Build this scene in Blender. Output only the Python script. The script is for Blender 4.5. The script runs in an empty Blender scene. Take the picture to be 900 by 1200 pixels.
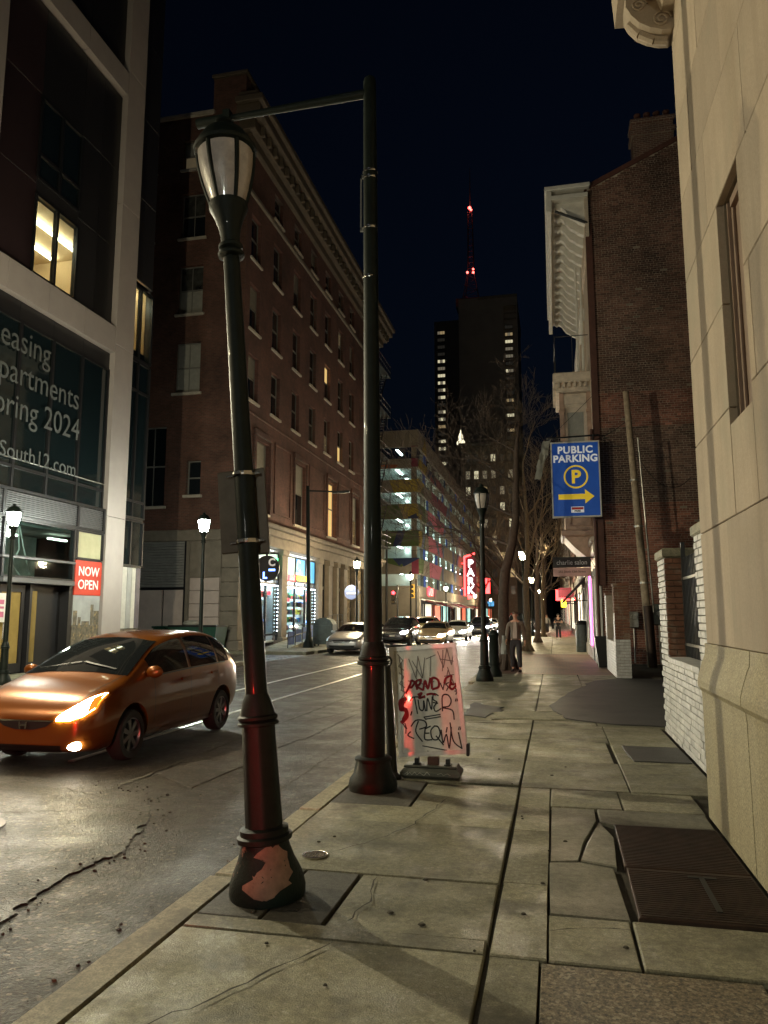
import bpy, bmesh, math, random
from mathutils import Vector, Matrix
from mathutils.bvhtree import BVHTree

rad = math.radians
PI = math.pi
SC = bpy.context.scene
COL = SC.collection
R = random.Random(11)

# ------------------------------------------------------------------ camera
cam_d = bpy.data.cameras.new('camera')
cam = bpy.data.objects.new('camera', cam_d)
COL.objects.link(cam)
cam.location = (0, 0, 1.58)
cam.rotation_euler = (rad(90 + 7.893), 0, rad(12.687))
cam_d.sensor_fit = 'VERTICAL'
cam_d.sensor_height = 24.0
cam_d.lens = 24.0 * 880.0 / 1200.0
cam_d.clip_start = 0.05
cam_d.clip_end = 3000
SC.camera = cam

# ------------------------------------------------------------------ sky, moonlight, exposure
w = bpy.data.worlds.new('World')
SC.world = w
w.use_nodes = True
nt = w.node_tree
bg = nt.nodes['Background']
sky = nt.nodes.new('ShaderNodeTexSky')
sky.sky_type = 'NISHITA'
sky.sun_disc = False
sky.sun_elevation = rad(-2.5)
sky.sun_rotation = rad(20)
sky.air_density = 1.0
sky.dust_density = 10.0
sky.ozone_density = 2.3
nt.links.new(sky.outputs[0], bg.inputs[0])
bg.inputs[1].default_value = 0.048
sd = bpy.data.lights.new('moonlight', 'SUN')
sd.energy = 0.02
sd.angle = rad(0.5)
sd.color = (0.8, 0.88, 1.0)
so = bpy.data.objects.new('moonlight', sd)
COL.objects.link(so)
so.rotation_euler = (rad(40), 0, rad(-20))
SC.view_settings.view_transform = 'Standard'
SC.view_settings.look = 'None'
SC.view_settings.exposure = 0.0
SC.view_settings.gamma = 1.0
SC.cycles.use_denoising = True
SC.cycles.max_bounces = 6
SC.cycles.diffuse_bounces = 3
SC.cycles.glossy_bounces = 3
SC.cycles.transparent_max_bounces = 12
SC.cycles.sample_clamp_indirect = 3.0
SC.cycles.caustics_reflective = False
SC.cycles.caustics_refractive = False

# ------------------------------------------------------------------ materials
def _nodes(name):
    m = bpy.data.materials.new(name)
    m.use_nodes = True
    t = m.node_tree
    return m, t, t.nodes['Principled BSDF']

def N(t, typ, **kw):
    n = t.nodes.new(typ)
    for k, v in kw.items():
        setattr(n, k, v)
    return n

def mat(name, col, rough=.6, metal=0., var=.2, vs=3., bump=0., bs=60., emit=None, es=0., rand=0.,
        coat=0., wet=0., attr=None, spec=.5, stain=None, stain_s=1.0, grain=None, chips=None, stain_t=(.52, .68), streak=None, bd=.012):
    m, t, p = _nodes(name)
    L = t.links.new
    pos = N(t, 'ShaderNodeNewGeometry').outputs['Position']
    base = None
    if attr:
        a = N(t, 'ShaderNodeAttribute', attribute_name=attr)
        base = a.outputs['Color']
    if var or rand or stain:
        if base is None:
            rgb = N(t, 'ShaderNodeRGB'); rgb.outputs[0].default_value = (*col, 1); base = rgb.outputs[0]
        if var:
            n1 = N(t, 'ShaderNodeTexNoise'); n1.inputs['Scale'].default_value = vs
            n1.inputs['Detail'].default_value = 6; n1.inputs['Roughness'].default_value = .65
            L(pos, n1.inputs['Vector'])
            mr = N(t, 'ShaderNodeMapRange')
            mr.inputs[1].default_value = .3; mr.inputs[2].default_value = .7
            mr.inputs[3].default_value = 1 - var; mr.inputs[4].default_value = 1 + var
            L(n1.outputs[0], mr.inputs[0])
            h = N(t, 'ShaderNodeMix', data_type='RGBA', blend_type='MULTIPLY'); h.inputs[0].default_value = 1
            L(base, h.inputs[6]); L(mr.outputs[0], h.inputs[7]); base = h.outputs[2]
        for gs, ga in (grain or ()):
            n4 = N(t, 'ShaderNodeTexNoise'); n4.inputs['Scale'].default_value = gs
            n4.inputs['Detail'].default_value = 2; L(pos, n4.inputs['Vector'])
            mr = N(t, 'ShaderNodeMapRange'); mr.inputs[1].default_value = .3; mr.inputs[2].default_value = .7
            mr.inputs[3].default_value = 1 - ga; mr.inputs[4].default_value = 1 + ga
            L(n4.outputs[0], mr.inputs[0])
            h = N(t, 'ShaderNodeMix', data_type='RGBA', blend_type='MULTIPLY'); h.inputs[0].default_value = 1
            L(base, h.inputs[6]); L(mr.outputs[0], h.inputs[7]); base = h.outputs[2]
        if chips:
            cs, ccol, cth = chips
            v = N(t, 'ShaderNodeTexVoronoi'); v.inputs['Scale'].default_value = cs; L(pos, v.inputs['Vector'])
            sx = N(t, 'ShaderNodeSeparateColor'); L(v.outputs['Color'], sx.inputs[0])
            mr = N(t, 'ShaderNodeMapRange'); mr.inputs[1].default_value = cth; mr.inputs[2].default_value = min(1, cth + .08)
            L(sx.outputs[0], mr.inputs[0])
            h = N(t, 'ShaderNodeMix', data_type='RGBA'); L(mr.outputs[0], h.inputs[0]); L(base, h.inputs[6]); h.inputs[7].default_value = (*ccol, 1); base = h.outputs[2]
        if stain:
            n2 = N(t, 'ShaderNodeTexNoise'); n2.inputs['Scale'].default_value = stain_s
            n2.inputs['Detail'].default_value = 8; n2.inputs['Roughness'].default_value = .7
            L(pos, n2.inputs['Vector'])
            mr = N(t, 'ShaderNodeMapRange'); mr.inputs[1].default_value = stain_t[0]; mr.inputs[2].default_value = stain_t[1]
            L(n2.outputs[0], mr.inputs[0])
            h = N(t, 'ShaderNodeMix', data_type='RGBA')
            L(mr.outputs[0], h.inputs[0]); L(base, h.inputs[6]); h.inputs[7].default_value = (*stain, 1)
            base = h.outputs[2]
        if streak:
            vm = N(t, 'ShaderNodeVectorMath', operation='MULTIPLY'); vm.inputs[1].default_value = (5, 5, .22); L(pos, vm.inputs[0])
            n5 = N(t, 'ShaderNodeTexNoise'); n5.inputs['Scale'].default_value = 1.6; n5.inputs['Detail'].default_value = 6; L(vm.outputs[0], n5.inputs['Vector'])
            mr = N(t, 'ShaderNodeMapRange'); mr.inputs[1].default_value = .5; mr.inputs[2].default_value = .72; mr.inputs[3].default_value = 0; mr.inputs[4].default_value = .3
            L(n5.outputs[0], mr.inputs[0])
            h = N(t, 'ShaderNodeMix', data_type='RGBA'); L(mr.outputs[0], h.inputs[0]); L(base, h.inputs[6]); h.inputs[7].default_value = (*streak, 1); base = h.outputs[2]
        if rand:
            oi = N(t, 'ShaderNodeObjectInfo')
            mr = N(t, 'ShaderNodeMapRange'); mr.inputs[3].default_value = 1 - rand; mr.inputs[4].default_value = 1 + rand
            L(oi.outputs['Random'], mr.inputs[0])
            h = N(t, 'ShaderNodeMix', data_type='RGBA', blend_type='MULTIPLY'); h.inputs[0].default_value = 1
            L(base, h.inputs[6]); L(mr.outputs[0], h.inputs[7]); base = h.outputs[2]
    if base is not None:
        L(base, p.inputs['Base Color'])
    else:
        p.inputs['Base Color'].default_value = (*col, 1)
    p.inputs['Roughness'].default_value = rough
    p.inputs['Metallic'].default_value = metal
    p.inputs['Specular IOR Level'].default_value = spec
    if coat:
        p.inputs['Coat Weight'].default_value = coat
        p.inputs['Coat Roughness'].default_value = .05
    if wet:
        n3 = N(t, 'ShaderNodeTexNoise'); n3.inputs['Scale'].default_value = 1.7
        n3.inputs['Detail'].default_value = 9; n3.inputs['Roughness'].default_value = .72
        L(pos, n3.inputs['Vector'])
        mr = N(t, 'ShaderNodeMapRange'); mr.inputs[1].default_value = .42; mr.inputs[2].default_value = .62
        mr.inputs[3].default_value = rough; mr.inputs[4].default_value = wet
        L(n3.outputs[0], mr.inputs[0]); L(mr.outputs[0], p.inputs['Roughness'])
    if bump:
        nb = N(t, 'ShaderNodeTexNoise'); nb.inputs['Scale'].default_value = bs
        nb.inputs['Detail'].default_value = 4; nb.inputs['Roughness'].default_value = .7
        L(pos, nb.inputs['Vector'])
        b = N(t, 'ShaderNodeBump'); b.inputs['Strength'].default_value = bump; b.inputs['Distance'].default_value = bd
        L(nb.outputs[0], b.inputs['Height']); L(b.outputs[0], p.inputs['Normal'])
    if emit:
        p.inputs['Emission Color'].default_value = (*emit, 1)
        p.inputs['Emission Strength'].default_value = es
    return m

def brick_mat(name, axis, c1, c2, mortar, bw=.21, rh=.075, ms=.008, rough=.85, bump=.5, stain=None, var=.55, shift=0.0):
    """running-bond brick for walls too far off to pick the bricks apart; axis = the wall's normal"""
    m, t, p = _nodes(name)
    L = t.links.new
    pos = N(t, 'ShaderNodeNewGeometry').outputs['Position']
    sp = N(t, 'ShaderNodeSeparateXYZ'); L(pos, sp.inputs[0])
    cb = N(t, 'ShaderNodeCombineXYZ')
    L(sp.outputs['Y' if axis == 'x' else 'X'], cb.inputs[0])
    L(sp.outputs['Y' if axis == 'z' else 'Z'], cb.inputs[1])
    bt = N(t, 'ShaderNodeTexBrick'); L(cb.outputs[0], bt.inputs['Vector'])
    bt.inputs['Scale'].default_value = 1
    bt.inputs['Brick Width'].default_value = bw; bt.inputs['Row Height'].default_value = rh
    bt.inputs['Mortar Size'].default_value = ms; bt.inputs['Mortar Smooth'].default_value = .2
    bt.inputs['Color1'].default_value = (*c1, 1); bt.inputs['Color2'].default_value = (*c2, 1)
    bt.inputs['Mortar'].default_value = (*mortar, 1)
    n1 = N(t, 'ShaderNodeTexNoise'); n1.inputs['Scale'].default_value = .5
    n1.inputs['Detail'].default_value = 8; n1.inputs['Roughness'].default_value = .7
    L(pos, n1.inputs['Vector'])
    mr = N(t, 'ShaderNodeMapRange'); mr.inputs[1].default_value = .3; mr.inputs[2].default_value = .7
    mr.inputs[3].default_value = 1 - var; mr.inputs[4].default_value = 1 + var
    L(n1.outputs[0], mr.inputs[0])
    h = N(t, 'ShaderNodeMix', data_type='RGBA', blend_type='MULTIPLY'); h.inputs[0].default_value = 1
    L(bt.outputs[0], h.inputs[6]); L(mr.outputs[0], h.inputs[7])
    L(h.outputs[2], p.inputs['Base Color'])
    p.inputs['Roughness'].default_value = rough
    b = N(t, 'ShaderNodeBump'); b.inputs['Strength'].default_value = bump; b.inputs['Distance'].default_value = .01
    b.invert = True
    L(bt.outputs['Fac'], b.inputs['Height']); L(b.outputs[0], p.inputs['Normal'])
    return m

def clear_glass(name, tint=(.75, .85, .85), gloss=.12):
    m = bpy.data.materials.new(name); m.use_nodes = True
    t = m.node_tree; t.nodes.clear(); L = t.links.new
    out = N(t, 'ShaderNodeOutputMaterial')
    tr = N(t, 'ShaderNodeBsdfTransparent'); tr.inputs[0].default_value = (*tint, 1)
    gl = N(t, 'ShaderNodeBsdfGlossy'); gl.inputs['Roughness'].default_value = .03
    lw = N(t, 'ShaderNodeLayerWeight')
    pw = N(t, 'ShaderNodeMath', operation='POWER'); pw.inputs[1].default_value = 4.0
    L(lw.outputs['Facing'], pw.inputs[0])
    ad = N(t, 'ShaderNodeMath', operation='MULTIPLY_ADD', use_clamp=True); ad.inputs[1].default_value = .5; ad.inputs[2].default_value = gloss * .3
    L(pw.outputs[0], ad.inputs[0])
    mx = N(t, 'ShaderNodeMixShader')
    L(ad.outputs[0], mx.inputs[0]); L(tr.outputs[0], mx.inputs[1]); L(gl.outputs[0], mx.inputs[2])
    L(mx.outputs[0], out.inputs[0])
    return m

def glow(name, col, s):
    return mat(name, tuple(min(.8, c) for c in col), rough=.4, var=0, emit=col, es=s)

MAT = {}
MAT['concrete'] = mat('pavement_concrete', (.23, .215, .145), .75, var=.22, vs=2.2, bump=.65, bs=110, rand=.2, wet=.37, stain=(.115, .105, .074), stain_s=2.1, stain_t=(.50, .66), grain=((26, .22), (120, .30)), chips=(70, (.34, .31, .24), .93))
MAT['bluestone'] = mat('bluestone_slab', (.165, .158, .125), .62, var=.25, vs=3, bump=.25, bs=60, rand=.2, wet=.38, grain=((22, .2), (90, .22)))
MAT['darkslab'] = mat('dark_slab', (.065, .06, .050), .7, var=.3, vs=5, bump=.35, bs=120, rand=.15, grain=((30, .25), (110, .3)))
MAT['pebble'] = mat('exposed_aggregate', (.15, .115, .07), .6, var=.3, vs=8, bump=1.0, bs=95, grain=((48, .7), (110, .5)), chips=(60, (.30, .25, .17), .86))
MAT['kerbstone'] = mat('kerb_granite', (.25, .23, .155), .7, var=.25, vs=4, bump=.35, bs=90, rand=.15, grain=((30, .25), (110, .3)), stain=(.13, .115, .08), stain_s=2.2)
MAT['asphalt'] = mat('asphalt', (.019, .0128, .0078), .58, var=.35, vs=1.1, bump=1.0, bs=42, bd=.03, wet=.38, spec=.24, stain=(.018, .015, .012), stain_s=.7, grain=((18, .35), (60, .45)), chips=(48, (.085, .066, .044), .88))
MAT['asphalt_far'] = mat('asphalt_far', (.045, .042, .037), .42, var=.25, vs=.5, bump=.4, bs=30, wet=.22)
MAT['asphalt_patch'] = mat('asphalt_patch', (.022, .0152, .0094), .58, var=.4, vs=2.5, bump=1.0, bs=42, bd=.03, wet=.38, spec=.24, grain=((16, .35), (60, .4)), chips=(48, (.085, .066, .044), .88))
MAT['asphalt_dark'] = mat('driveway_asphalt', (.05, .049, .046), .6, var=.3, vs=1.5, bump=.5, bs=80, stain=(.02, .02, .02))
MAT['grout'] = mat('joint_dirt', (.05, .043, .031), .9, var=.3, vs=20, bump=.5)
MAT['brickpave'] = brick_mat('brick_paving', 'z', (.21, .10, .065), (.15, .07, .05), (.09, .075, .06), .21, .105, .008, rough=.6)
MAT['stone'] = mat('limestone_ashlar', (.335, .265, .19), .8, var=.12, vs=1.2, bump=.12, bs=140, rand=.13, stain=(.29, .25, .18), stain_s=.8, streak=(.22, .17, .115), grain=((40, .07), (160, .09)))
MAT['stone_base'] = mat('granite_base', (.30, .255, .15), .7, var=.3, vs=60, bump=.45, bs=110, stain=(.24, .195, .115), stain_s=.9, streak=(.17, .13, .08), grain=((75, .3), (170, .3)))
MAT['stone_dark'] = mat('stone_joint', (.19, .15, .10), .9, var=.2)
MAT['panel_brown'] = mat('brown_window_panel', (.19, .125, .085), .55, var=.15, vs=6)
MAT['white_brick'] = mat('white_painted_brick', (.50, .485, .47), .62, var=.25, vs=9, bump=.35, bs=70, rand=.13)
MAT['white_paint'] = mat('white_paint', (.62, .59, .53), .6, var=.12, vs=4, bump=.1)
MAT['cream_wood'] = mat('cream_painted_wood', (.56, .46, .36), .6, var=.2, vs=4, bump=.12)
MAT['pink_stone'] = mat('pinkish_painted_stone', (.43, .28, .20), .65, var=.25, vs=4, bump=.15)
MAT['brown_brick'] = mat('brown_brick', (.17, .075, .045), .85, var=.4, vs=6, bump=.4, bs=60, attr=None, stain=(.26, .2, .15), stain_s=3.5)
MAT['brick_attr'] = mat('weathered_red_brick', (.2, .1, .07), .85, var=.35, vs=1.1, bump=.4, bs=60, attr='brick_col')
MAT['mortar'] = mat('old_mortar', (.36, .30, .24), .9, var=.4, vs=2.5, bump=.3)
MAT['rust'] = mat('oxide_red_paint', (.10, .04, .028), .65, var=.25, vs=4)
MAT['iron'] = mat('black_iron', (.018, .018, .018), .45, var=.3, vs=10, bump=.2)
MAT['post_green'] = mat('dark_green_post_paint', (.006, .010, .008), .55, var=.4, vs=9, bump=.25, bs=40, coat=.04, spec=.22)
MAT['post_flaked'] = mat('post_paint_flaked_to_brown', (.006, .013, .010), .5, var=.3, vs=8, bump=.4, bs=45, spec=.22, stain=(.16, .10, .07), stain_s=6.5, stain_t=(.64, .66))
MAT['peeled'] = mat('old_paint_under_peeling', (.24, .145, .10), .6, var=.3, vs=14, bump=.3, bs=60, stain=(.05, .04, .03), stain_s=9, stain_t=(.6, .64))
MAT['steel'] = mat('galvanised_steel', (.42, .40, .36), .4, metal=.9, var=.25, vs=14)
MAT['steel_band'] = mat('shiny_steel_band', (.6, .58, .54), .25, metal=1., var=.1)
MAT['sign_back'] = mat('sign_back_metal', (.12, .10, .078), .45, metal=.35, var=.2, vs=7)
MAT['rail'] = mat('worn_rail_steel', (.8, .78, .74), .34, metal=1., var=.2, vs=5)
MAT['hatch'] = mat('rusty_hatch_plate', (.055, .033, .024), .55, metal=.5, var=.35, vs=6, bump=.2, bs=90)
MAT['black'] = mat('black_plastic', (.012, .012, .012), .5, var=.1)
MAT['grey_plastic'] = mat('grey_plastic', (.10, .105, .09), .45, var=.2, vs=12)
MAT['lantern_pane'] = mat('frosted_lantern_pane', (.42, .38, .36), .3, var=.3, vs=9, bump=.25, bs=45, coat=.4)
MAT['panel_white'] = mat('white_metal_cladding', (.37, .325, .305), .45, var=.06, vs=2, rand=.05)
MAT['panel_dark'] = mat('dark_metal_cladding', (.014, .013, .014), .4, var=.15, vs=2, rand=.2)
MAT['panel_maroon'] = mat('dark_maroon_cladding', (.022, .012, .013), .4, var=.15, vs=2, rand=.2)
MAT['mullion'] = mat('dark_mullion', (.022, .022, .025), .35, metal=.5, var=.1)
MAT['louvre'] = mat('grey_louvre', (.11, .11, .115), .4, metal=.4, var=.1)
MAT['glass_dark'] = mat('dark_window_glass', (.012, .015, .018), .06, var=0, coat=.3, spec=.7)
MAT['glass_teal'] = mat('dark_teal_glass', (.007, .012, .013), .05, var=0, coat=.4, spec=.7)
MAT['glass_clear'] = clear_glass('clear_glass')
MAT['hotel_side'] = brick_mat('hotel_brick_side', 'y', (.135, .056, .038), (.09, .039, .027), (.11, .078, .058), .215, .077, .009)
MAT['hotel_front'] = brick_mat('hotel_brick_front', 'x', (.125, .05, .037), (.09, .036, .027), (.09, .062, .05), .215, .077, .008)
MAT['hotel_stone'] = mat('hotel_brownstone', (.19, .16, .125), .8, var=.22, vs=2, bump=.3, bs=40, rand=.06)
MAT['hotel_cornice'] = mat('hotel_cornice_paint', (.10, .075, .05), .7, var=.2, vs=2)
MAT['sill'] = mat('pale_stone_sill', (.45, .40, .33), .75, var=.15)
MAT['sash'] = mat('grey_sash_paint', (.18, .17, .15), .5, var=.1)
MAT['blind'] = mat('window_blind', (.30, .29, .25), .8, var=.12, vs=6)
MAT['concrete_garage'] = mat('garage_concrete', (.25, .215, .165), .85, var=.18, vs=.8, bump=.2)
MAT['tower'] = mat('tower_concrete', (.38, .32, .26), .85, var=.12, vs=.2)
MAT['tower_dark'] = mat('tower_dark', (.11, .10, .09), .8, var=.1, vs=.2)
MAT['bark'] = mat('bark', (.07, .046, .034), .9, var=.35, vs=14, bump=.8, bs=50)
MAT['bark_pale'] = mat('pale_bark', (.13, .095, .058), .9, var=.3, vs=14, bump=.5, bs=50)
MAT['old_wood'] = mat('weathered_pole_wood', (.33, .25, .17), .85, var=.35, vs=7, bump=.6, bs=35)
MAT['tyre'] = mat('tyre_rubber', (.014, .014, .014), .8, var=.2, vs=30, bump=.3)
MAT['alloy'] = mat('alloy_rim', (.42, .42, .43), .3, metal=.9, var=.05)
MAT['chrome'] = mat('chrome', (.8, .8, .8), .12, metal=1., var=0)
MAT['car_glass'] = mat('car_window_glass', (.01, .012, .013), .04, var=0, coat=.5, spec=.6)
MAT['mail_green'] = mat('relay_box_green', (.075, .09, .085), .5, var=.2, vs=8)
MAT['dumpster'] = mat('dumpster_green', (.015, .06, .04), .5, var=.25, vs=6)
MAT['shutter'] = mat('grey_roll_shutter', (.30, .29, .275), .5, metal=.3, var=.15, vs=3)
MAT['pale_board'] = mat('pale_pink_board', (.48, .39, .35), .8, var=.12, vs=2)
MAT['lamp_white'] = glow('lamp_white_light', (.92, .96, .86), 60.)
MAT['lamp_warm'] = glow('lamp_warm_light', (1., .80, .48), 45.)
MAT['lamp_far'] = glow('far_lamp_light', (1., .86, .6), 25.)

# ------------------------------------------------------------------ mesh builder
WLOC = {}
def wloc(o):
    v = Vector((0, 0, 0))
    while o is not None:
        v = v + Vector(o.location); o = o.parent
    return v

class MB:
    def __init__(self):
        self.v = []; self.f = []; self.M = None
    def add(self, vs, fs):
        n = len(self.v)
        if self.M is not None:
            vs = [self.M @ Vector(p) for p in vs]
        self.v += [tuple(p) for p in vs]
        self.f += [tuple(i + n for i in f) for f in fs]
    def box(self, x0, y0, z0, x1, y1, z1):
        a, b = min(x0, x1), max(x0, x1); c, d = min(y0, y1), max(y0, y1); e, f = min(z0, z1), max(z0, z1)
        self.add([(a, c, e), (b, c, e), (b, d, e), (a, d, e), (a, c, f), (b, c, f), (b, d, f), (a, d, f)],
                 [(0, 3, 2, 1), (4, 5, 6, 7), (0, 1, 5, 4), (1, 2, 6, 5), (2, 3, 7, 6), (3, 0, 4, 7)])
    def bbox(self, x0, y0, z0, x1, y1, z1, b=.01):
        """box with all edges chamfered"""
        x0, x1 = min(x0, x1), max(x0, x1); y0, y1 = min(y0, y1), max(y0, y1); z0, z1 = min(z0, z1), max(z0, z1)
        b = min(b, (x1 - x0) * .45, (y1 - y0) * .45, (z1 - z0) * .45)
        def ring(i, z): return [(x0 + i, y0 + i, z), (x1 - i, y0 + i, z), (x1 - i, y1 - i, z), (x0 + i, y1 - i, z)]
        vs = ring(b, z0) + ring(0, z0 + b) + ring(0, z1 - b) + ring(b, z1)
        fs = [(3, 2, 1, 0), (12, 13, 14, 15)]
        for k in range(3):
            for i in range(4):
                j = (i + 1) % 4
                fs.append((k * 4 + i, k * 4 + j, k * 4 + 4 + j, k * 4 + 4 + i))
        self.add(vs, fs)
    def slab(self, poly, z0, z1, ch=.008):
        n = len(poly)
        cx = sum(p[0] for p in poly) / n; cy = sum(p[1] for p in poly) / n
        ins = []
        for x, y in poly:
            d = math.hypot(x - cx, y - cy) or 1
            k = max(0, 1 - ch * 1.4 / d); ins.append((cx + (x - cx) * k, cy + (y - cy) * k))
        vs = [(x, y, z0) for x, y in poly] + [(x, y, z1 - ch) for x, y in poly] + [(x, y, z1) for x, y in ins]
        fs = [tuple(range(2 * n, 3 * n))]
        for i in range(n):
            j = (i + 1) % n
            fs += [(i, j, n + j, n + i), (n + i, n + j, 2 * n + j, 2 * n + i)]
        self.add(vs, fs)
    def cyl(self, p0, p1, r0, r1=None, n=10, caps=True):
        r1 = r0 if r1 is None else r1
        p0, p1 = Vector(p0), Vector(p1)
        d = (p1 - p0)
        if d.length < 1e-7: return
        d.normalize()
        a = Vector((0, 0, 1)) if abs(d.z) < .9 else Vector((1, 0, 0))
        u = d.cross(a).normalized(); q = d.cross(u)
        vs = []
        for p, r in ((p0, r0), (p1, r1)):
            for i in range(n):
                t = 2 * PI * i / n
                vs.append(p + u * (r * math.cos(t)) + q * (r * math.sin(t)))
        fs = [(i, (i + 1) % n, n + (i + 1) % n, n + i) for i in range(n)]
        if caps: fs += [tuple(reversed(range(n))), tuple(range(n, 2 * n))]
        self.add(vs, fs)
    def tube(self, pts, r, n=6):
        for a, b in zip(pts[:-1], pts[1:]):
            self.cyl(a, b, r, r, n)
    def lathe(self, prof, cx=0., cy=0., n=20, a0=0., a1=2 * PI, cap=True):
        full = abs(a1 - a0 - 2 * PI) < 1e-6
        m = n if full else n + 1
        vs = []
        for r, z in prof:
            for i in range(m):
                t = a0 + (a1 - a0) * i / n
                vs.append((cx + r * math.cos(t), cy + r * math.sin(t), z))
        fs = []
        for k in range(len(prof) - 1):
            for i in range(n):
                j = (i + 1) % m
                fs.append((k * m + i, k * m + j, (k + 1) * m + j, (k + 1) * m + i))
        if cap and full:
            fs += [tuple(reversed(range(m))), tuple(range((len(prof) - 1) * m, len(prof) * m))]
        self.add(vs, fs)
    def ball(self, c, rx, ry=None, rz=None, n=10, k=6):
        ry = rx if ry is None else ry; rz = rx if rz is None else rz
        vs = [(c[0], c[1], c[2] - rz)]
        for j in range(1, k):
            ph = -PI / 2 + PI * j / k
            for i in range(n):
                t = 2 * PI * i / n
                vs.append((c[0] + rx * math.cos(ph) * math.cos(t), c[1] + ry * math.cos(ph) * math.sin(t), c[2] + rz * math.sin(ph)))
        vs.append((c[0], c[1], c[2] + rz))
        fs = [(0, 1 + (i + 1) % n, 1 + i) for i in range(n)]
        for j in range(k - 2):
            for i in range(n):
                a = 1 + j * n
                fs.append((a + i, a + (i + 1) % n, a + n + (i + 1) % n, a + n + i))
        a = 1 + (k - 2) * n
        fs += [(a + i, a + (i + 1) % n, len(vs) - 1) for i in range(n)]
        self.add(vs, fs)
    def prism(self, pts, off):
        """planar polygon pts (3-D) extruded by the vector off"""
        n = len(pts); o = Vector(off)
        vs = [Vector(p) for p in pts] + [Vector(p) + o for p in pts]
        fs = [tuple(reversed(range(n))), tuple(range(n, 2 * n))] + [(i, (i + 1) % n, n + (i + 1) % n, n + i) for i in range(n)]
        self.add(vs, fs)
    def quad(self, *p):
        self.add(list(p), [tuple(range(len(p)))])
    def mesh(self, name, m, smooth=False, origin=None, fix=True):
        me = bpy.data.meshes.new(name)
        o = origin or (0, 0, 0)
        me.from_pydata([(a - o[0], b - o[1], c - o[2]) for a, b, c in self.v], [], self.f)
        me.materials.append(MAT[m] if isinstance(m, str) else m)
        if fix and len(self.f) < 40000:
            bm = bmesh.new(); bm.from_mesh(me)
            bmesh.ops.recalc_face_normals(bm, faces=bm.faces)
            bm.to_mesh(me); bm.free()
        if smooth:
            me.polygons.foreach_set('use_smooth', [True] * len(me.polygons))
            me.set_sharp_from_angle(angle=rad(38))
        me.update()
        return me
    def build(self, name, m, parent=None, smooth=False, label=None, fix=True, loc=None, kind=None):
        o_ = loc if loc is not None else (wloc(parent) if parent is not None else Vector((0, 0, 0)))
        me = self.mesh(name, m, smooth, tuple(o_), fix)
        o = bpy.data.objects.new(name, me)
        COL.objects.link(o)
        if parent is not None: o.parent = parent
        if loc is not None: o.location = Vector(loc) - (wloc(parent) if parent is not None else Vector((0, 0, 0)))
        if label: o['label'] = label
        if kind: o['kind'] = kind
        return o

def inst(name, me, parent, loc, rz=0., label=None):
    o = bpy.data.objects.new(name, me); COL.objects.link(o)
    o.parent = parent
    o.location = Vector(loc) - (wloc(parent) if parent is not None else Vector((0, 0, 0)))
    o.rotation_euler = (0, 0, rz)
    if label: o['label'] = label
    return o

def tag(o, label=None, cat=None, group=None, kind=None):
    if label: o['label'] = label
    if cat: o['category'] = cat
    if group: o['group'] = group
    if kind: o['kind'] = kind
    return o

def thing(name, label, cat, loc=(0, 0, 0), group=None):
    o = bpy.data.objects.new(name, None); COL.objects.link(o)
    o.location = loc; o.empty_display_size = .2
    return tag(o, label, cat, group)

def dup(o, loc=None, parent=None, label=None):
    c = o.copy(); COL.objects.link(c)
    if parent is not None: c.parent = parent
    if loc is not None: c.location = loc
    if label: c['label'] = label
    for ch in list(o.children):
        d = dup(ch, None, c)
    return c

def struct(name, mb, m, parent=None, smooth=False):
    o = mb.build(name, m, parent, smooth)
    if parent is None: o['kind'] = 'structure'
    return o

def lettering(body, size, m, parent, loc, rot, name='lettering', align='CENTER', ext=.004, sx=1., bold=0., spacing=1.):
    cu = bpy.data.curves.new(name, 'FONT')
    cu.body = body; cu.size = size; cu.align_x = align; cu.align_y = 'CENTER'
    cu.extrude = ext; cu.resolution_u = 3; cu.space_line = 1.0; cu.space_character = spacing
    cu.offset = bold
    tmp = bpy.data.objects.new('tmp', cu); COL.objects.link(tmp)
    dg = bpy.context.evaluated_depsgraph_get(); dg.update()
    me = bpy.data.meshes.new_from_object(tmp.evaluated_get(dg))
    bpy.data.objects.remove(tmp); bpy.data.curves.remove(cu)
    me.name = name; me.materials.clear(); me.materials.append(MAT[m] if isinstance(m, str) else m)
    me.transform(Matrix.Diagonal((sx, 1, 1, 1)))
    o = bpy.data.objects.new(name, me); COL.objects.link(o)
    o.parent = parent
    o.location = Vector(loc) - (wloc(parent) if parent is not None else Vector((0, 0, 0)))
    o.rotation_euler = rot
    return o
FACE_CAM = (rad(90), 0, 0)            # text on a wall whose outside looks to -y
FACE_EAST = (rad(90), 0, rad(90))     # text on a wall whose outside looks to +x

def evalmesh(o):
    dg = bpy.context.evaluated_depsgraph_get(); dg.update()
    return bpy.data.meshes.new_from_object(o.evaluated_get(dg))

def frame_M(origin, rz):
    return Matrix.Translation(Vector(origin)) @ Matrix.Rotation(rz, 4, 'Z')
RY = 0.            # wall looking to -y: local x = +x, local y = into the wall
RX = PI / 2        # wall looking to +x: local x = +y
RXN = -PI / 2      # wall looking to -x: local x = -y

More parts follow.
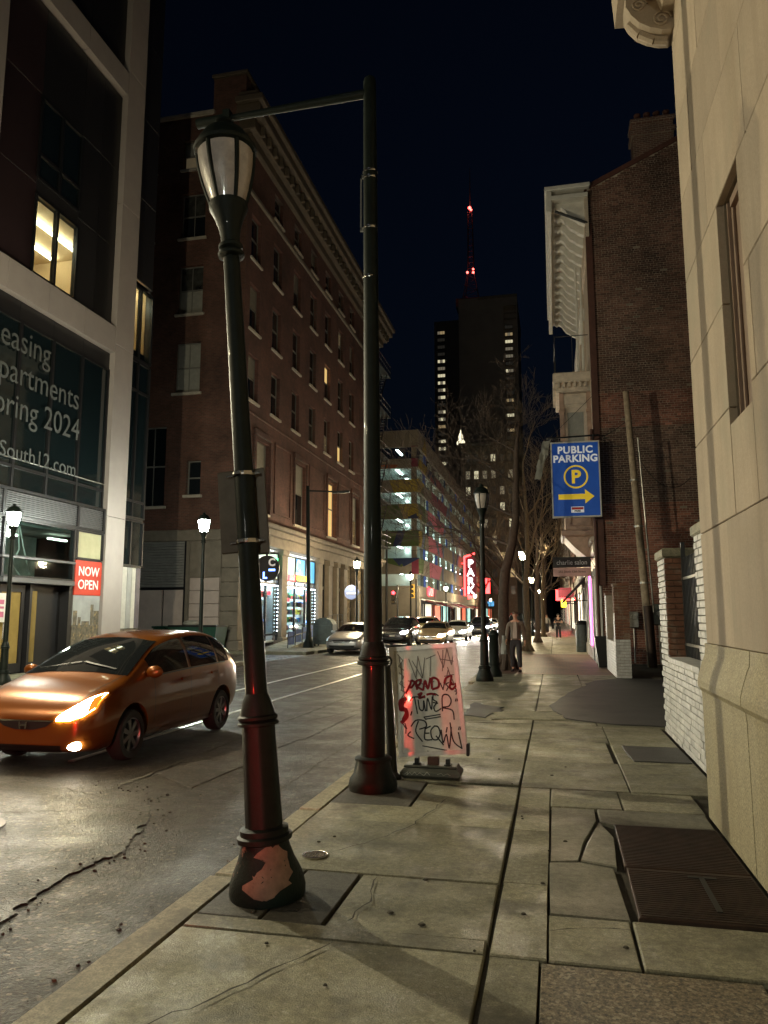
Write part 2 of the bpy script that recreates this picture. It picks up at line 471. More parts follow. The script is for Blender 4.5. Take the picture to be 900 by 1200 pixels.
def wall_open(mb, M, U0, U1, V0, V1, ops, depth):
    """front sheet of a wall with real openings and their reveals, in the wall's own frame"""
    us = sorted({U0, U1, *[o[0] for o in ops], *[o[1] for o in ops]})
    vs = sorted({V0, V1, *[o[2] for o in ops], *[o[3] for o in ops]})
    us = [u for u in us if U0 <= u <= U1]; vs = [v for v in vs if V0 <= v <= V1]
    old = mb.M; mb.M = M
    for a, b in zip(us[:-1], us[1:]):
        run = None
        for c, d in zip(vs[:-1], vs[1:]):
            mu, mv = (a + b) / 2, (c + d) / 2
            if any(o[0] < mu < o[1] and o[2] < mv < o[3] for o in ops):
                if run: mb.quad((a, 0, run[0]), (b, 0, run[0]), (b, 0, run[1]), (a, 0, run[1])); run = None
            else:
                run = (run[0], d) if run else (c, d)
        if run: mb.quad((a, 0, run[0]), (b, 0, run[0]), (b, 0, run[1]), (a, 0, run[1]))
    for (a, b, c, d) in ops:
        e = depth
        mb.quad((a, 0, c), (a, 0, d), (a, e, d), (a, e, c)); mb.quad((b, 0, c), (b, e, c), (b, e, d), (b, 0, d))
        mb.quad((a, 0, c), (a, e, c), (b, e, c), (b, 0, c)); mb.quad((a, 0, d), (b, 0, d), (b, e, d), (a, e, d))
    mb.M = old

_wm = {}
def window(parent, origin, rz, W, H, depth, panes=('glass_dark', 'glass_dark'), sill=True, cols=1, fm='sash', split=.5):
    """sash window set into an opening: frame > panes, sill; origin = opening's lower left corner on the wall face"""
    key = ('f', W, H, depth, cols, fm, split)
    if key not in _wm:
        b = MB(); t = .06
        y0, y1 = depth - .09, depth - .02
        b.box(0, y0, 0, t, y1, H); b.box(W - t, y0, 0, W, y1, H)
        b.box(t, y0, 0, W - t, y1, t); b.box(t, y0, H - t, W - t, y1, H)
        b.box(t, y0 - .02, H * split - .035, W - t, y1, H * split + .035)
        for i in range(1, cols): b.box(W * i / cols - .02, y0 + .005, t, W * i / cols + .02, y1 - .01, H - t)
        _wm[key] = b.mesh('window', fm)
    fr = inst('window', _wm[key], parent, origin, rz)
    for k, (z0, z1) in enumerate(((.06, H * split - .035), (H * split + .035, H - .06))):
        pm = panes[k]
        kp = ('p', W, H, depth, k, pm, split)
        if kp not in _wm:
            b = MB(); b.box(.06, depth - .06 + .01 * k, z0, W - .06, depth - .03 + .004 * k, z1)
            _wm[kp] = b.mesh('pane', pm)
        o = bpy.data.objects.new('pane', _wm[kp]); COL.objects.link(o); o.parent = fr
    if sill:
        ks = ('s', W)
        if ks not in _wm:
            b = MB(); b.bbox(-.12, -.10, -.14, W + .12, .06, -.004, .015); _wm[ks] = b.mesh('sill', 'sill')
        o = bpy.data.objects.new('sill', _wm[ks]); COL.objects.link(o); o.parent = fr
    return fr

def point_light(name, parent, loc, energy, color, r=.08):
    d = bpy.data.lights.new(name, 'POINT'); d.energy = energy; d.color = color; d.shadow_soft_size = r
    o = bpy.data.objects.new(name, d); COL.objects.link(o)
    if parent is not None: o.parent = parent; o.location = Vector(loc) - wloc(parent)
    else: o.location = loc
    return o
def spot_light(name, parent, loc, rot, energy, color, size, r=.06, blend=.6):
    d = bpy.data.lights.new(name, 'SPOT'); d.energy = energy; d.color = color; d.shadow_soft_size = r
    d.spot_size = rad(size); d.spot_blend = blend
    o = bpy.data.objects.new(name, d); COL.objects.link(o)
    if parent is not None: o.parent = parent; o.location = Vector(loc) - wloc(parent)
    else: o.location = loc
    o.rotation_euler = rot
    return o
# ================================================================== GROUND, ROAD, PAVEMENTS
b = MB(); b.quad((-700, -400, -.30), (700, -400, -.30), (700, 1100, -.30), (-700, 1100, -.30))
struct('ground', b, 'asphalt_far')
b = MB()
b.quad((-10.72, -30, -.13), (-2.08, -30, -.13), (-2.08, 45, -.13), (-10.72, 45, -.13))
road = struct('road', b, 'asphalt')
b = MB()
b.quad((-10.72, 45, -.13), (-2.08, 45, -.13), (-2.08, 600, -.13), (-10.72, 600, -.13))
b.quad((-90, 69, -.134), (-10.72, 69, -.134), (-10.72, 81, -.134), (-90, 81, -.134))
b.quad((-90, 25.6, -.134), (-10.72, 25.6, -.134), (-10.72, 32.2, -.134), (-90, 32.2, -.134))
struct('road', b, 'asphalt_far')

def ragged(pts, amp, step=.12, seed=1):
    """outline broken up at two scales"""
    rr = random.Random(seed); out = []
    n = len(pts)
    for i in range(n):
        a, c = Vector(pts[i]), Vector(pts[(i + 1) % n]); L = (c - a).length; k = max(1, int(L / step))
        nrm = Vector((-(c - a).y, (c - a).x)).normalized(); w0 = rr.uniform(0, 6); slow = 0
        for j in range(k):
            if j % 4 == 0: slow = rr.uniform(-amp, amp) * 1.6
            o = nrm * ((slow * math.sin(PI * j / k) + rr.uniform(-amp, amp) * .35) if j else 0)
            p = a + (c - a) * ((j + rr.uniform(-.3, .3) * (j > 0)) / k) + o; out.append((p.x, p.y))
    return out
def raised(name, pts, z0, z1, m, amp=.03, step=.12, seed=1, edge=.02):
    """sheet with a ragged, sloped edge: bmesh fill of its outline"""
    pts = ragged(pts, amp, step, seed)
    bm = bmesh.new()
    cx = sum(p[0] for p in pts) / len(pts); cy = sum(p[1] for p in pts) / len(pts)
    lo = [bm.verts.new((x, y, z0)) for x, y in pts]
    hi = []
    for x, y in pts:
        d = math.hypot(x - cx, y - cy); k = max(.2, 1 - edge / d); hi.append(bm.verts.new((cx + (x - cx) * k, cy + (y - cy) * k, z1)))
    n = len(pts)
    for i in range(n): bm.faces.new((lo[i], lo[(i + 1) % n], hi[(i + 1) % n], hi[i]))
    bmesh.ops.triangle_fill(bm, use_beauty=True, edges=[bm.edges.get((hi[i], hi[(i + 1) % n])) for i in range(n)])
    bmesh.ops.recalc_face_normals(bm, faces=bm.faces)
    me = bpy.data.meshes.new(name); bm.to_mesh(me); bm.free(); me.materials.append(MAT[m])
    for p in me.polygons:
        if abs(p.normal.z) > .9 and p.normal.z < 0: p.flip()
    o = bpy.data.objects.new(name, me); COL.objects.link(o); o['kind'] = 'structure'
    return o
# broken old asphalt overlay along the trolley track, with its cracked shoulder
raised('asphalt_patch', [(-10.2, -6), (-3.3, -6), (-3.12, 2.4), (-3.05, 3.6), (-3.2, 4.7), (-3.12, 5.2), (-3.42, 6.1), (-3.9, 6.9), (-4.6, 7.1), (-10.2, 7.3)], -.13, -.118, 'asphalt_patch', .022, .03, 3, .008)
raised('asphalt_patch', [(-4.4, 7.8), (-3.6, 7.2), (-3.45, 12), (-3.4, 20), (-4.4, 20.5)], -.13, -.122, 'asphalt_patch', .03, .2, 5, .03)
b = MB()
def crack(b, pts, wd, z, seed=0):
    rr = random.Random(seed)
    P = []
    for a, c in zip(pts[:-1], pts[1:]):
        a, c = Vector(a), Vector(c); k = max(2, int((c - a).length / .07))
        for j in range(k): P.append(a + (c - a) * (j / k) + Vector((rr.uniform(-.018, .018), rr.uniform(-.018, .018))))
    P.append(Vector(pts[-1]))
    ww = [wd * rr.uniform(.3, 1.1) for _ in P]; ww[0] = ww[-1] = .001
    for i in range(len(P) - 1):
        d = (P[i + 1] - P[i]).normalized(); n = Vector((-d.y, d.x))
        b.quad((*(P[i] - n * ww[i]), z), (*(P[i + 1] - n * ww[i + 1]), z), (*(P[i + 1] + n * ww[i + 1]), z), (*(P[i] + n * ww[i]), z))
crack(b, [(-4.9, 5.9), (-4.3, 6.1), (-3.9, 6.35), (-3.4, 6.2)], .008, -.115, 1)
crack(b, [(-5.6, 6.6), (-4.8, 6.9), (-4.2, 6.6)], .008, -.115, 2)
crack(b, [(-2.7, 7.0), (-2.75, 9.0), (-2.68, 12.0), (-2.72, 16)], .014, -.126, 4)
crack(b, [(-4.0, 12.0), (-3.6, 13.4), (-3.4, 15.2), (-3.0, 18)], .03, -.118, 6)
crack(b, [(-4.35, 6.9), (-4.35, 9), (-4.3, 14), (-4.35, 26)], .025, -.118, 7)
rq = random.Random(77)
edge_ = [(-3.12, 2.4), (-3.05, 3.6), (-3.2, 4.7), (-3.12, 5.2), (-3.42, 6.1), (-3.9, 6.9), (-4.6, 7.1)]
for k in range(26):
    i = rq.randrange(len(edge_) - 1); t_ = rq.random(); p = (edge_[i][0] + (edge_[i + 1][0] - edge_[i][0]) * t_, edge_[i][1] + (edge_[i + 1][1] - edge_[i][1]) * t_)
    a_ = rq.uniform(0, 2 * PI); L_ = rq.uniform(.12, .5); P = [(p[0] + rq.uniform(-.3, .1), p[1])]
    for j in range(3): a_ += rq.uniform(-.7, .7); P.append((P[-1][0] + L_ / 3 * math.cos(a_), P[-1][1] + L_ / 3 * math.sin(a_)))
    crack(b, P, rq.uniform(.003, .009), -.116, k + 40)
tag(b.build('road_cracks', 'grout', road), kind='stuff')
# crumbled asphalt along the broken edge
b = MB()
for k in range(100):
    i = rq.randrange(len(edge_) - 1); t_ = rq.random(); x = edge_[i][0] + (edge_[i + 1][0] - edge_[i][0]) * t_ + rq.gauss(.02, .11); y = edge_[i][1] + (edge_[i + 1][1] - edge_[i][1]) * t_ + rq.gauss(0, .1)
    r = abs(rq.gauss(.004, .0045)) + .003
    n0 = len(b.v); b.ball((x, y, -.124 + (.012 if x < -3.2 else 0)), r, r * rq.uniform(.6, 1.2), r * .7, 5, 3)
for k in range(150):
    x, y = -2.12 - abs(rq.gauss(0, .12)), rq.uniform(2.6, 14); r = abs(rq.gauss(.006, .004)) + .003; b.ball((x, y, -.127), r, r, r * .7, 5, 3)
rb_ = b.build('asphalt_rubble', 'asphalt_patch'); tag(rb_, kind='stuff')
# shiny trolley rails
for x in (-5.66, -7.24):
    b = MB(); b.bbox(x - .04, 8.2, -.15, x + .04, 66, -.119, .006)
    struct('trolley_rail', b, 'rail')
# painted lines
MAT['road_paint'] = mat('worn_road_paint', (.5, .48, .42), .6, var=.35, vs=9)
b = MB()
b.quad((-2.9, 48, -.126), (-2.78, 48, -.126), (-2.78, 66, -.126), (-2.9, 66, -.126))
for k in range(9):
    b.quad((-10.2 + k * .95, 66.6, -.126), (-9.75 + k * .95, 66.6, -.126), (-9.75 + k * .95, 69, -.126), (-10.2 + k * .95, 69, -.126))
struct('road_marking', b, 'road_paint')
# manhole cover with rings
t = thing('manhole_cover', 'round iron manhole cover in the broken asphalt near the kerb', 'manhole cover', (-4.75, 5.42, -.11))
b = MB(); b.lathe([(.30, -.112), (.30, -.104), (.27, -.101)], -4.75, 5.42, 28); b.build('cover', 'hatch', t, True)
b = MB(); b.lathe([(.36, -.112), (.36, -.103), (.31, -.102), (.31, -.112)], -4.75, 5.42, 28, cap=False); b.build('ring', 'hatch', t, True)
b = MB()
for k in range(-3, 4): b.box(-4.75 - .2, 5.42 + k * .06 - .012, -.101, -4.75 + .2, 5.42 + k * .06 + .012, -.096)
b.build('tread', 'hatch', t)

# ---- right pavement: base, then slabs one by one
b = MB(); b.box(-1.96, -12, -.30, 12, 300, -.03)
pav = struct('pavement', b, 'grout')
J = .0032
def slab(x0, x1, y0, y1, m='concrete', poly=None, dz=0., jit=.004):
    z = dz + R.uniform(-jit, jit)
    poly = poly or [(x0, y0), (x1, y0), (x1, y1), (x0, y1)]
    jc = lambda: R.uniform(-.005, .005)
    b = MB(); b.slab([(x + jc() + J * (1 if x < sum(p[0] for p in poly) / len(poly) else -1), y + jc() + J * (1 if y < sum(p[1] for p in poly) / len(poly) else -1)) for x, y in poly], -.04, z, .007)
    o = b.build('paving_slab', m, pav); return o

ya = [-1.6, -.2, 1.1, 2.45, 3.80, 4.76, 5.95, 7.40, 8.75, 10.15, 11.6]
# slabs beside the kerb, cut round the dark squares at the two posts
DARK = [(-1.93, -1.22, 3.96, 4.76), (-1.93, -1.24, 6.45, 7.45)]
for a, c in zip(ya[:-1], ya[1:]):
    if a == 3.80:
        slab(-1.93, -.368, 3.80, 3.95); slab(-1.21, -.368, 3.95, 4.76)
    elif a == 5.95:
        slab(-1.93, -.368, 5.95, 6.45); slab(-1.23, -.368, 6.45, 7.40)
    elif a == 7.40:
        slab(-1.93, -.368, 7.46, c)
    else:
        slab(-1.93, -.368, a, c)
slab(-1.93, -1.57, 3.96, 4.76, 'darkslab'); slab(-1.56, -1.22, 3.96, 4.76, 'darkslab')
slab(-1.93, -1.24, 6.45, 7.45, 'darkslab')
yb = [-1.2, .2, 1.3, 2.3, 3.80, 4.8, 5.95, 7.40, 8.75, 10.15, 11.6]
for a, c in zip(yb[:-1], yb[1:]):
    if c <= 3.8: slab(-.35, -.12, a, c)
    elif c <= 7.4: slab(-.35, -.085, a, c)
    else:
        slab(-.355, .62 if a != 8.75 else .58, a, c); slab(.63, 1.42, a, c)
slab(-.11, .84, 2.35, 3.78, 'pebble'); slab(-.11, .84, .9, 2.34, 'concrete'); slab(.85, 1.12, .9, 3.78, 'concrete')
slab(-.11, 1.12, -.6, .89)
slab(-.08, .335, 3.80, 4.36); slab(.345, 1.12, 3.80, 4.36, 'concrete')
slab(0, 0, 0, 0, 'bluestone', [(-.08, 4.37), (.345, 4.37), (.32, 5.22), (.1, 5.3), (-.08, 5.25)])
slab(0, 0, 0, 0, 'bluestone', [(-.08, 5.27), (.10, 5.32), (.155, 5.75), (.27, 6.35), (.27, 6.72), (-.08, 6.72)])
slab(0, 0, 0, 0, 'bluestone', [(.12, 5.32), (.34, 5.24), (.37, 5.9), (.29, 6.3), (.175, 5.75)])
slab(0, 0, 0, 0, 'bluestone', [(.29, 6.34), (.385, 6.24), (1.12, 6.28), (1.13, 6.72), (.29, 6.72)])
slab(-.08, .5, 6.73, 7.39); slab(.51, 1.14, 6.73, 7.39)
# beyond the driveway: slabs, brick paving, slabs again
ys = [11.6, 13.2, 14.8, 16.4, 18, 19.6, 21.4]
for a, c in zip(ys[:-1], ys[1:]):
    slab(-1.93, -.368, a, c); slab(-.355, .55, a, c); slab(.56, 1.5, a, c)
for a, c in ((33, 34.6), (34.6, 36.2), (36.2, 37.8), (37.8, 40), (40, 42), (42, 44), (44, 46), (46, 48), (48, 50), (50, 53), (53, 56), (56, 60)):
    slab(-1.93, -.2, a, c, jit=.002); slab(-.19, 1.55, a, c, jit=.002)
b = MB(); b.box(-1.93, 21.42, -.05, 1.6, 32.98, .0)
struct('brick_pavement', b, 'brickpave')
b = MB(); b.box(-1.93, 60.02, -.05, 3, 280, .0)
struct('pavement', b, 'asphalt_far')
raised('driveway', [(.1, 12.3), (.9, 11.75), (1.5, 11.7), (9, 11.6), (9, 20.3), (1.6, 20.3), (.9, 19.5), (.35, 17), (-.15, 14)], .002, .014, 'asphalt_dark', .04, .3, 4, .02)
raised('pavement_patch', [(-1.0, 11.9), (.1, 12.1), (.0, 13.0), (-.6, 13.3), (-1.1, 12.8)], .002, .016, 'kerbstone', .07, .16, 8, .05)
raised('pavement_patch', [(-1.55, 12.4), (-1.1, 12.1), (-.9, 13.6), (-1.5, 14.2)], .002, .012, 'asphalt_dark', .06, .16, 12, .03)
raised('pavement_patch', [(.8, 8.9), (1.4, 8.9), (1.4, 9.9), (.75, 9.9)], .003, .012, 'asphalt_dark', .01, .3, 12, .01)
b = MB()
crack(b, [(-1.75, 2.6), (-1.45, 3.1), (-1.2, 3.55), (-1.1, 3.75)], .007, .012, 11)
crack(b, [(-1.1, 4.0), (-1.05, 4.3), (-1.1, 4.7)], .006, .011, 12)
crack(b, [(-1.5, 5.1), (-1.2, 5.6), (-1.1, 5.9), (-.95, 6.8)], .006, .011, 13)
crack(b, [(-.08, 4.1), (.1, 4.2), (.33, 4.22)], .005, .011, 14)
crack(b, [(-1.3, 7.9), (-.9, 8.3), (-.5, 8.2)], .006, .011, 15)
crack(b, [(.66, 10.1), (.9, 9.7), (1.3, 9.9)], .006, .016, 16)
for _ in range(26):
    x, y = R.uniform(-1.8, .3), R.uniform(2.2, 9); r = R.uniform(.008, .022)
    b.lathe([(r, .006), (r * .6, .0125)], x, y, 7)
tag(b.build('pavement_cracks', 'grout', pav), kind='stuff')
# kerb stones
y = -2.0
while y < 62:
    L = R.uniform(1.5, 2.3)
    b = MB(); dx = R.uniform(-.012, .012); dz = R.uniform(-.012, .006)
    if 12.0 < y < 18.5: dz -= .07
    b.slab([(-2.115 + dx, y + .008), (-1.945 + dx * .3, y + .008), (-1.945, y + L - .008), (-2.115 + R.uniform(-.01, .01), y + L - .008)], -.29, .004 + dz, .016)
    b.build('kerb_stone', 'kerbstone', pav, label=None); y += L
# drain cap near the lamp post
t = thing('drain_cap', 'small round drain grate set in the slab beside the leaning lamp post', 'drain', (-1.60, 5.02, 0))
b = MB(); b.lathe([(.085, .0), (.085, .014), (.068, .016), (.068, .006)], -1.60, 5.02, 24, cap=False); b.build('rim', 'steel_band', t, True)
b = MB(); b.lathe([(.069, .0), (.069, .0075)], -1.60, 5.02, 24); b.build('well', 'black', t)
for k in range(-3, 4):
    h = math.sqrt(max(.0, .068 ** 2 - (k * .018) ** 2))
    b = MB(); b.box(-1.60 + k * .018 - .005, 5.02 - h, .004, -1.60 + k * .018 + .005, 5.02 + h, .0145); b.build('bar', 'steel_band', t)
# cellar hatch: two ribbed steel plates
t = thing('cellar_hatch', 'rusty ribbed steel cellar hatch against the stone wall', 'hatch', (.75, 5.3, 0))
for (y0, y1) in ((4.40, 5.22), (5.24, 6.24)):
    b = MB(); b.slab([(.385, y0), (1.125, y0), (1.125, y1), (.385 + .01, y1)], -.03, .008, .004)
    leaf = b.build('hatch_leaf', 'hatch', t)
    b = MB(); n = int((y1 - y0) / .032)
    for k in range(1, n): b.box(.40, y0 + k * .032 - .006, .006, 1.11, y0 + k * .032 + .006, .013)
    tag(b.build('ribs', 'hatch', leaf), kind='stuff')
b = MB(); b.box(.8, 4.55, .013, .83, 5.1, .018); b.box(.74, 5.08, .013, .9, 5.11, .018); b.build('hinge_strap', 'black', t)

# ---- far pavement across the road
b = MB(); b.box(-14.6, -12, -.30, -10.86, 25.4, .0)
lp = struct('pavement', b, 'concrete')
b = MB(); b.box(-14.6, 32.4, -.30, -10.86, 68.5, .0); struct('pavement', b, 'concrete')
b = MB(); b.box(-14.6, 81.4, -.30, -10.86, 300, .0); struct('pavement', b, 'concrete')
y = 12.
while y < 68:
    if not (25.2 < y < 32.2):
        b = MB(); b.slab([(-10.86, y + .01), (-10.70, y + .01), (-10.70, y + 1.79), (-10.86, y + 1.79)], -.29, .005 + R.uniform(-.008, .003), .016)
        b.build('kerb_stone', 'kerbstone', lp)
    y += 1.8

# ================================================================== STONE BUILDING AT THE RIGHT EDGE
sb = thing('stone_building', 'tan limestone block building with a granite base at the right edge', 'building', (1.2, 2, 0))
b = MB(); b.box(1.245, -6, .0, 9, 6.58, 9.3)
# window recess cut: core built round the opening
b = MB()
wall_open(b, frame_M((1.25, 6.6, 0), RXN), 0, 13, 0, 9.3, [(1.25, 1.84, 2.87, 4.45)], .28)
b.box(1.26, 6.56, 0, 9, 6.59, 9.3); b.box(8.9, -6, 0, 9, 6.56, 9.3); b.box(1.6, -6.4, 9.2, 9, 6.5, 9.3)
b.build('wall_core', 'stone_dark', sb)
zs = [1.36, 2.25, 2.985, 3.72, 4.45, 5.185, 5.92, 6.66, 7.3]
g = .0035
for k, (z0, z1) in enumerate(zip(zs[:-1], zs[1:])):
    ycur = 6.62; first = True
    while ycur > -2.2:
        L = (.52 if k % 2 else .98) if first else R.choice((1.0, 1.12, 1.2)); first = False
        y1, y0 = ycur, ycur - L
        segs = [(y0, y1, z0, z1)]
        if z1 > 2.87 and z0 < 4.449 and y1 > 4.76 and y0 < 5.35:
            segs = []
            if y1 > 5.36: segs.append((max(y0, 5.35), y1, z0, z1))
            if y0 < 4.75: segs.append((y0, min(y1, 4.76), z0, z1))
            if z0 < 2.87: segs.append((max(y0, 4.76), min(y1, 5.35), z0, 2.87))
        for (a, c, d, e) in segs:
            if c - a < .03: continue
            b = MB(); b.bbox(1.20 + R.uniform(-.0015, .0015), a + g, d + g, 1.30, c - g, e - g, .005)
            b.build('stone_block', 'stone', sb)
        ycur = y0
# window in the recess
b = MB(); b.box(1.305, 4.762, 2.872, 1.34, 5.348, 4.448); fr = b.build('window', 'panel_brown', sb)
b = MB(); b.box(1.262, 5.31, 2.9, 1.305, 5.345, 4.44); b.box(1.285, 5.265, 2.9, 1.305, 5.31, 4.40); b.box(1.27, 4.77, 4.38, 1.305, 5.265, 4.44); b.build('frame', 'panel_brown', fr)
# granite base with its moulded top
prof = [(1.15, .0), (1.15, .93), (1.145, .98), (1.12, 1.02), (1.12, 1.07), (1.135, 1.13), (1.165, 1.22), (1.185, 1.27), (1.19, 1.325), (1.19, 1.36), (1.4, 1.36), (1.4, 0)]
for (y0, y1) in ((5.2, 6.66), (3.4, 5.19), (1.2, 3.39), (-1.5, 1.19)):
    b = MB(); b.prism([(x, y0 + .003, z) for x, z in prof], (0, y1 - y0 - .006, 0)); b.build('base_stone', 'stone_base', sb)
# cornice with scroll brackets
b = MB()
cp = [(1.25, 6.95), (1.10, 6.97), (1.06, 7.10), (.98, 7.12), (.98, 7.20), (.74, 7.22), (.72, 7.55), (.62, 7.7), (.6, 7.9), (1.25, 7.9)]
b.prism([(x, -3.0, z) for x, z in cp], (0, 9.9, 0)); b.build('cornice', 'stone', sb)
b = MB()
for k in range(7):
    y0 = 6.62 - k * 1.05
    b.bbox(.76, y0 - .62, 7.10, 1.0, y0 - .56, 7.22, .01)
b.build('soffit_ribs', 'stone', sb)
for k in range(8):
    yb0 = 6.74 - k * 1.05
    b = MB()
    pts = []
    for i in range(17):
        a = -PI * .1 + i / 16 * PI * 1.35
        pts.append((1.02 - .16 * math.cos(a) * (1 - i / 40) - .02, 6.98 - .17 * math.sin(a) * (1 - i / 40) + .02))
    outline = [(1.22, 7.2), (.80, 7.2), (.80, 7.08), (.84, 6.99), (.91, 6.90), (1.0, 6.84), (1.10, 6.80), (1.18, 6.79), (1.22, 6.82)]
    b.prism([(x, yb0 - .26, z) for x, z in outline], (0, .24, 0))
    br = b.build('scroll_bracket', 'stone', sb)
    b = MB()
    for (yy) in (yb0 - .265, yb0 - .015):
        for (cx, cz, r0) in ((1.10, 6.90, .085), (.91, 7.07, .07)):
            P = [(cx + (r0 * (1 - i / 26)) * math.cos(i * .55), yy, cz + (r0 * (1 - i / 26)) * math.sin(i * .55)) for i in range(22)]
            b.tube(P, .011, 5)
    b.tube([(.84, yb0 - .14 + .0, 7.0), (.93, yb0 - .14, 6.88), (1.05, yb0 - .14, 6.80), (1.16, yb0 - .14, 6.775)], .045, 8)
    b.build('scroll', 'stone', br)

# ================================================================== WHITE BRICK BOUNDARY WALL WITH IRON FENCE
bw = thing('boundary_wall', 'white painted brick wall with piers and iron railing beside the stone building', 'wall', (1.6, 9.5, 0))
b = MB()
b.box(1.475, 8.06, 0, 1.72, 11.3, .985); b.box(1.475, 7.5, .0, 1.9, 8.36, 2.30); b.box(1.475, 10.62, .985, 2.05, 11.28, 2.36)
b.build('core', 'stone_dark', bw)
_bm = {}
def brick(parent, x, y, z, L, H, m, D=.06, axis='x', name='brick'):
    """one brick proud of a core; axis = the direction its face looks along (-x or -y)"""
    k = (round(L, 3), round(H, 3), m, D, axis)
    if k not in _bm:
        q = MB()
        if axis == 'x': q.bbox(-D / 2, 0, 0, D / 2, L, H, .005)
        else: q.bbox(0, -D / 2, 0, L, D / 2, H, .005)
        _bm[k] = q.mesh(name, m)
    return inst(name, _bm[k], parent, (x, y, z))
nb = 0
for r in range(13):
    z = .004 + r * .0755
    y = 8.37 - (.105 if r % 2 else 0)
    while y < 11.2:
        L = .202 if y + .21 < 11.3 else 11.3 - y
        if y >= 8.2 and L > .05: brick(bw, 1.475 + R.uniform(-.004, .004), y, z, round(L, 2), .067, 'white_brick'); nb += 1
        y += .21
for k in range(21):                                    # rowlock course on top of the low wall
    q = MB(); q.bbox(1.43, 8.38 + k * .107, .985, 1.74, 8.38 + k * .107 + .098, 1.052, .006)
    q.build('brick', 'white_brick', bw); nb += 1
for r in range(33):
    z = .004 + r * .0755
    if z > 2.42: break
    for y in ((7.5, 7.71, 7.92, 8.13) if r % 2 else (7.605, 7.815, 8.025, 8.235)):
        L = .202 if y != 8.235 else .125
        if z > .7 and y > 7.6 and y + L > 7.9: brick(bw, 1.473 + R.uniform(-.004, .004), y, z, L, .067, 'white_brick'); nb += 1
b = MB(); b.bbox(1.42, 7.5, 2.40, 1.95, 8.40, 2.52, .02); b.build('pier_cap', 'kerbstone', bw)
q = MB()
for r in range(19):
    z = .99 + .004 + r * .0755
    y = 10.62 - (.105 if r % 2 else 0)
    while y < 11.25:
        a, c = max(y, 10.62), min(y + .202, 11.28)
        if c - a > .03: q.bbox(1.445 + R.uniform(-.004, .004), a, z, 1.5, c, z + .067, .005)
        y += .21
tag(q.build('pier_bricks', 'white_brick', bw), kind='stuff')
for r in range(18):                                    # unpainted face of the far pier
    z = .994 + r * .0755
    x = 1.452 - (.105 if r % 2 else 0)
    while x < 2.02:
        a, c = max(x, 1.452), min(x + .202, 2.05)
        if c - a > .04: brick(bw, a, 10.62 + R.uniform(-.004, .004), z, round(c - a, 2), .067, 'brown_brick', .05, 'y')
        x += .21
b = MB(); b.bbox(1.42, 10.58, 2.355, 2.09, 11.32, 2.48, .02); b.build('pier_cap', 'kerbstone', bw)
fe = []
q = MB(); q.bbox(1.655, 8.36, 1.20, 1.685, 10.62, 1.235, .004); q.build('rail', 'steel', bw)
q = MB(); q.bbox(1.655, 8.36, 2.05, 1.685, 10.62, 2.085, .004); q.build('rail', 'steel', bw)
q = MB(); q.bbox(1.65, 10.50, 1.06, 1.70, 10.55, 2.55, .004); q.build('fence_post', 'iron', bw)
bar = MB(); bar.bbox(-.011, -.011, 0, .011, .011, 1.28, .003); barm = bar.mesh('bar', 'iron')
for k in range(21): inst('bar', barm, bw, (1.67, 8.42 + k * .102, 1.06))
# bare gate pier on the far side of the driveway
gp = thing('gate_pier', 'short brick gate pier with a whitewashed foot across the driveway', 'pier', (1.75, 20.6, 0))
b = MB(); b.box(1.53, 20.53, 0, 1.87, 20.9, 2.35); b.box(1.53, 20.9, 0, 1.75, 24.1, .92); b.box(1.53, 23.6, .92, 1.75, 24.1, 2.2); b.build('core', 'mortar', gp)
for r in range(31):
    z = .003 + r * .0755
    m = 'white_brick' if z < .95 else 'brown_brick'
    for k in (0, 1):
        x0 = 1.515 + (0 if k == 0 else (.21 if r % 2 else .105))
        x1 = (1.515 + (.202 if r % 2 else .097)) if k == 0 else 1.885
        brick(gp, x0, 20.53, z, round(x1 - x0, 3), .067, m, .04, 'y')
    for k in (0, 1):
        y0 = 20.515 + (0 if k == 0 else .2); brick(gp, 1.53, y0, z, .19, .067, 'white_brick' if z < 1.6 else 'brown_brick', .04, 'x')
q = MB()
for r in range(29):
    z = .003 + r * .0755
    y = 20.92 - (.105 if r % 2 else 0)
    while y < 24.1:
        a, c = max(20.92, y), min(24.1, y + .202)
        if c - a > .03 and (z < .86 or a > 23.55): q.box(1.51, a, z, 1.55, c, z + .067)
        y += .21
tag(q.build('bricks', 'white_brick', gp), kind='stuff')
b = MB(); b.bbox(1.49, 20.49, 2.35, 1.91, 20.93, 2.43, .015); b.bbox(1.49, 23.57, 2.2, 1.79, 24.13, 2.27, .015); b.build('cap', 'brown_brick', gp)
# black tapered planter
pl_ = thing('planter', 'black tapered square planter at the corner of the brick building', 'planter', (1.45, 24.9, 0))
b = MB(); z0 = [(1.30, 24.7), (1.60, 24.7), (1.60, 25.1), (1.30, 25.1)]; z1 = [(1.2, 24.6), (1.68, 24.6), (1.68, 25.15), (1.2, 25.15)]
b.add([(x, y, 0) for x, y in z0] + [(x, y, .95) for x, y in z1], [(0, 1, 5, 4), (1, 2, 6, 5), (2, 3, 7, 6), (3, 0, 4, 7), (3, 2, 1, 0)])
b.build('tub', 'black', pl_)
b = MB(); b.quad((1.22, 24.62, .9), (1.66, 24.62, .9), (1.66, 25.13, .9), (1.22, 25.13, .9)); b.build('soil', 'grout', pl_)
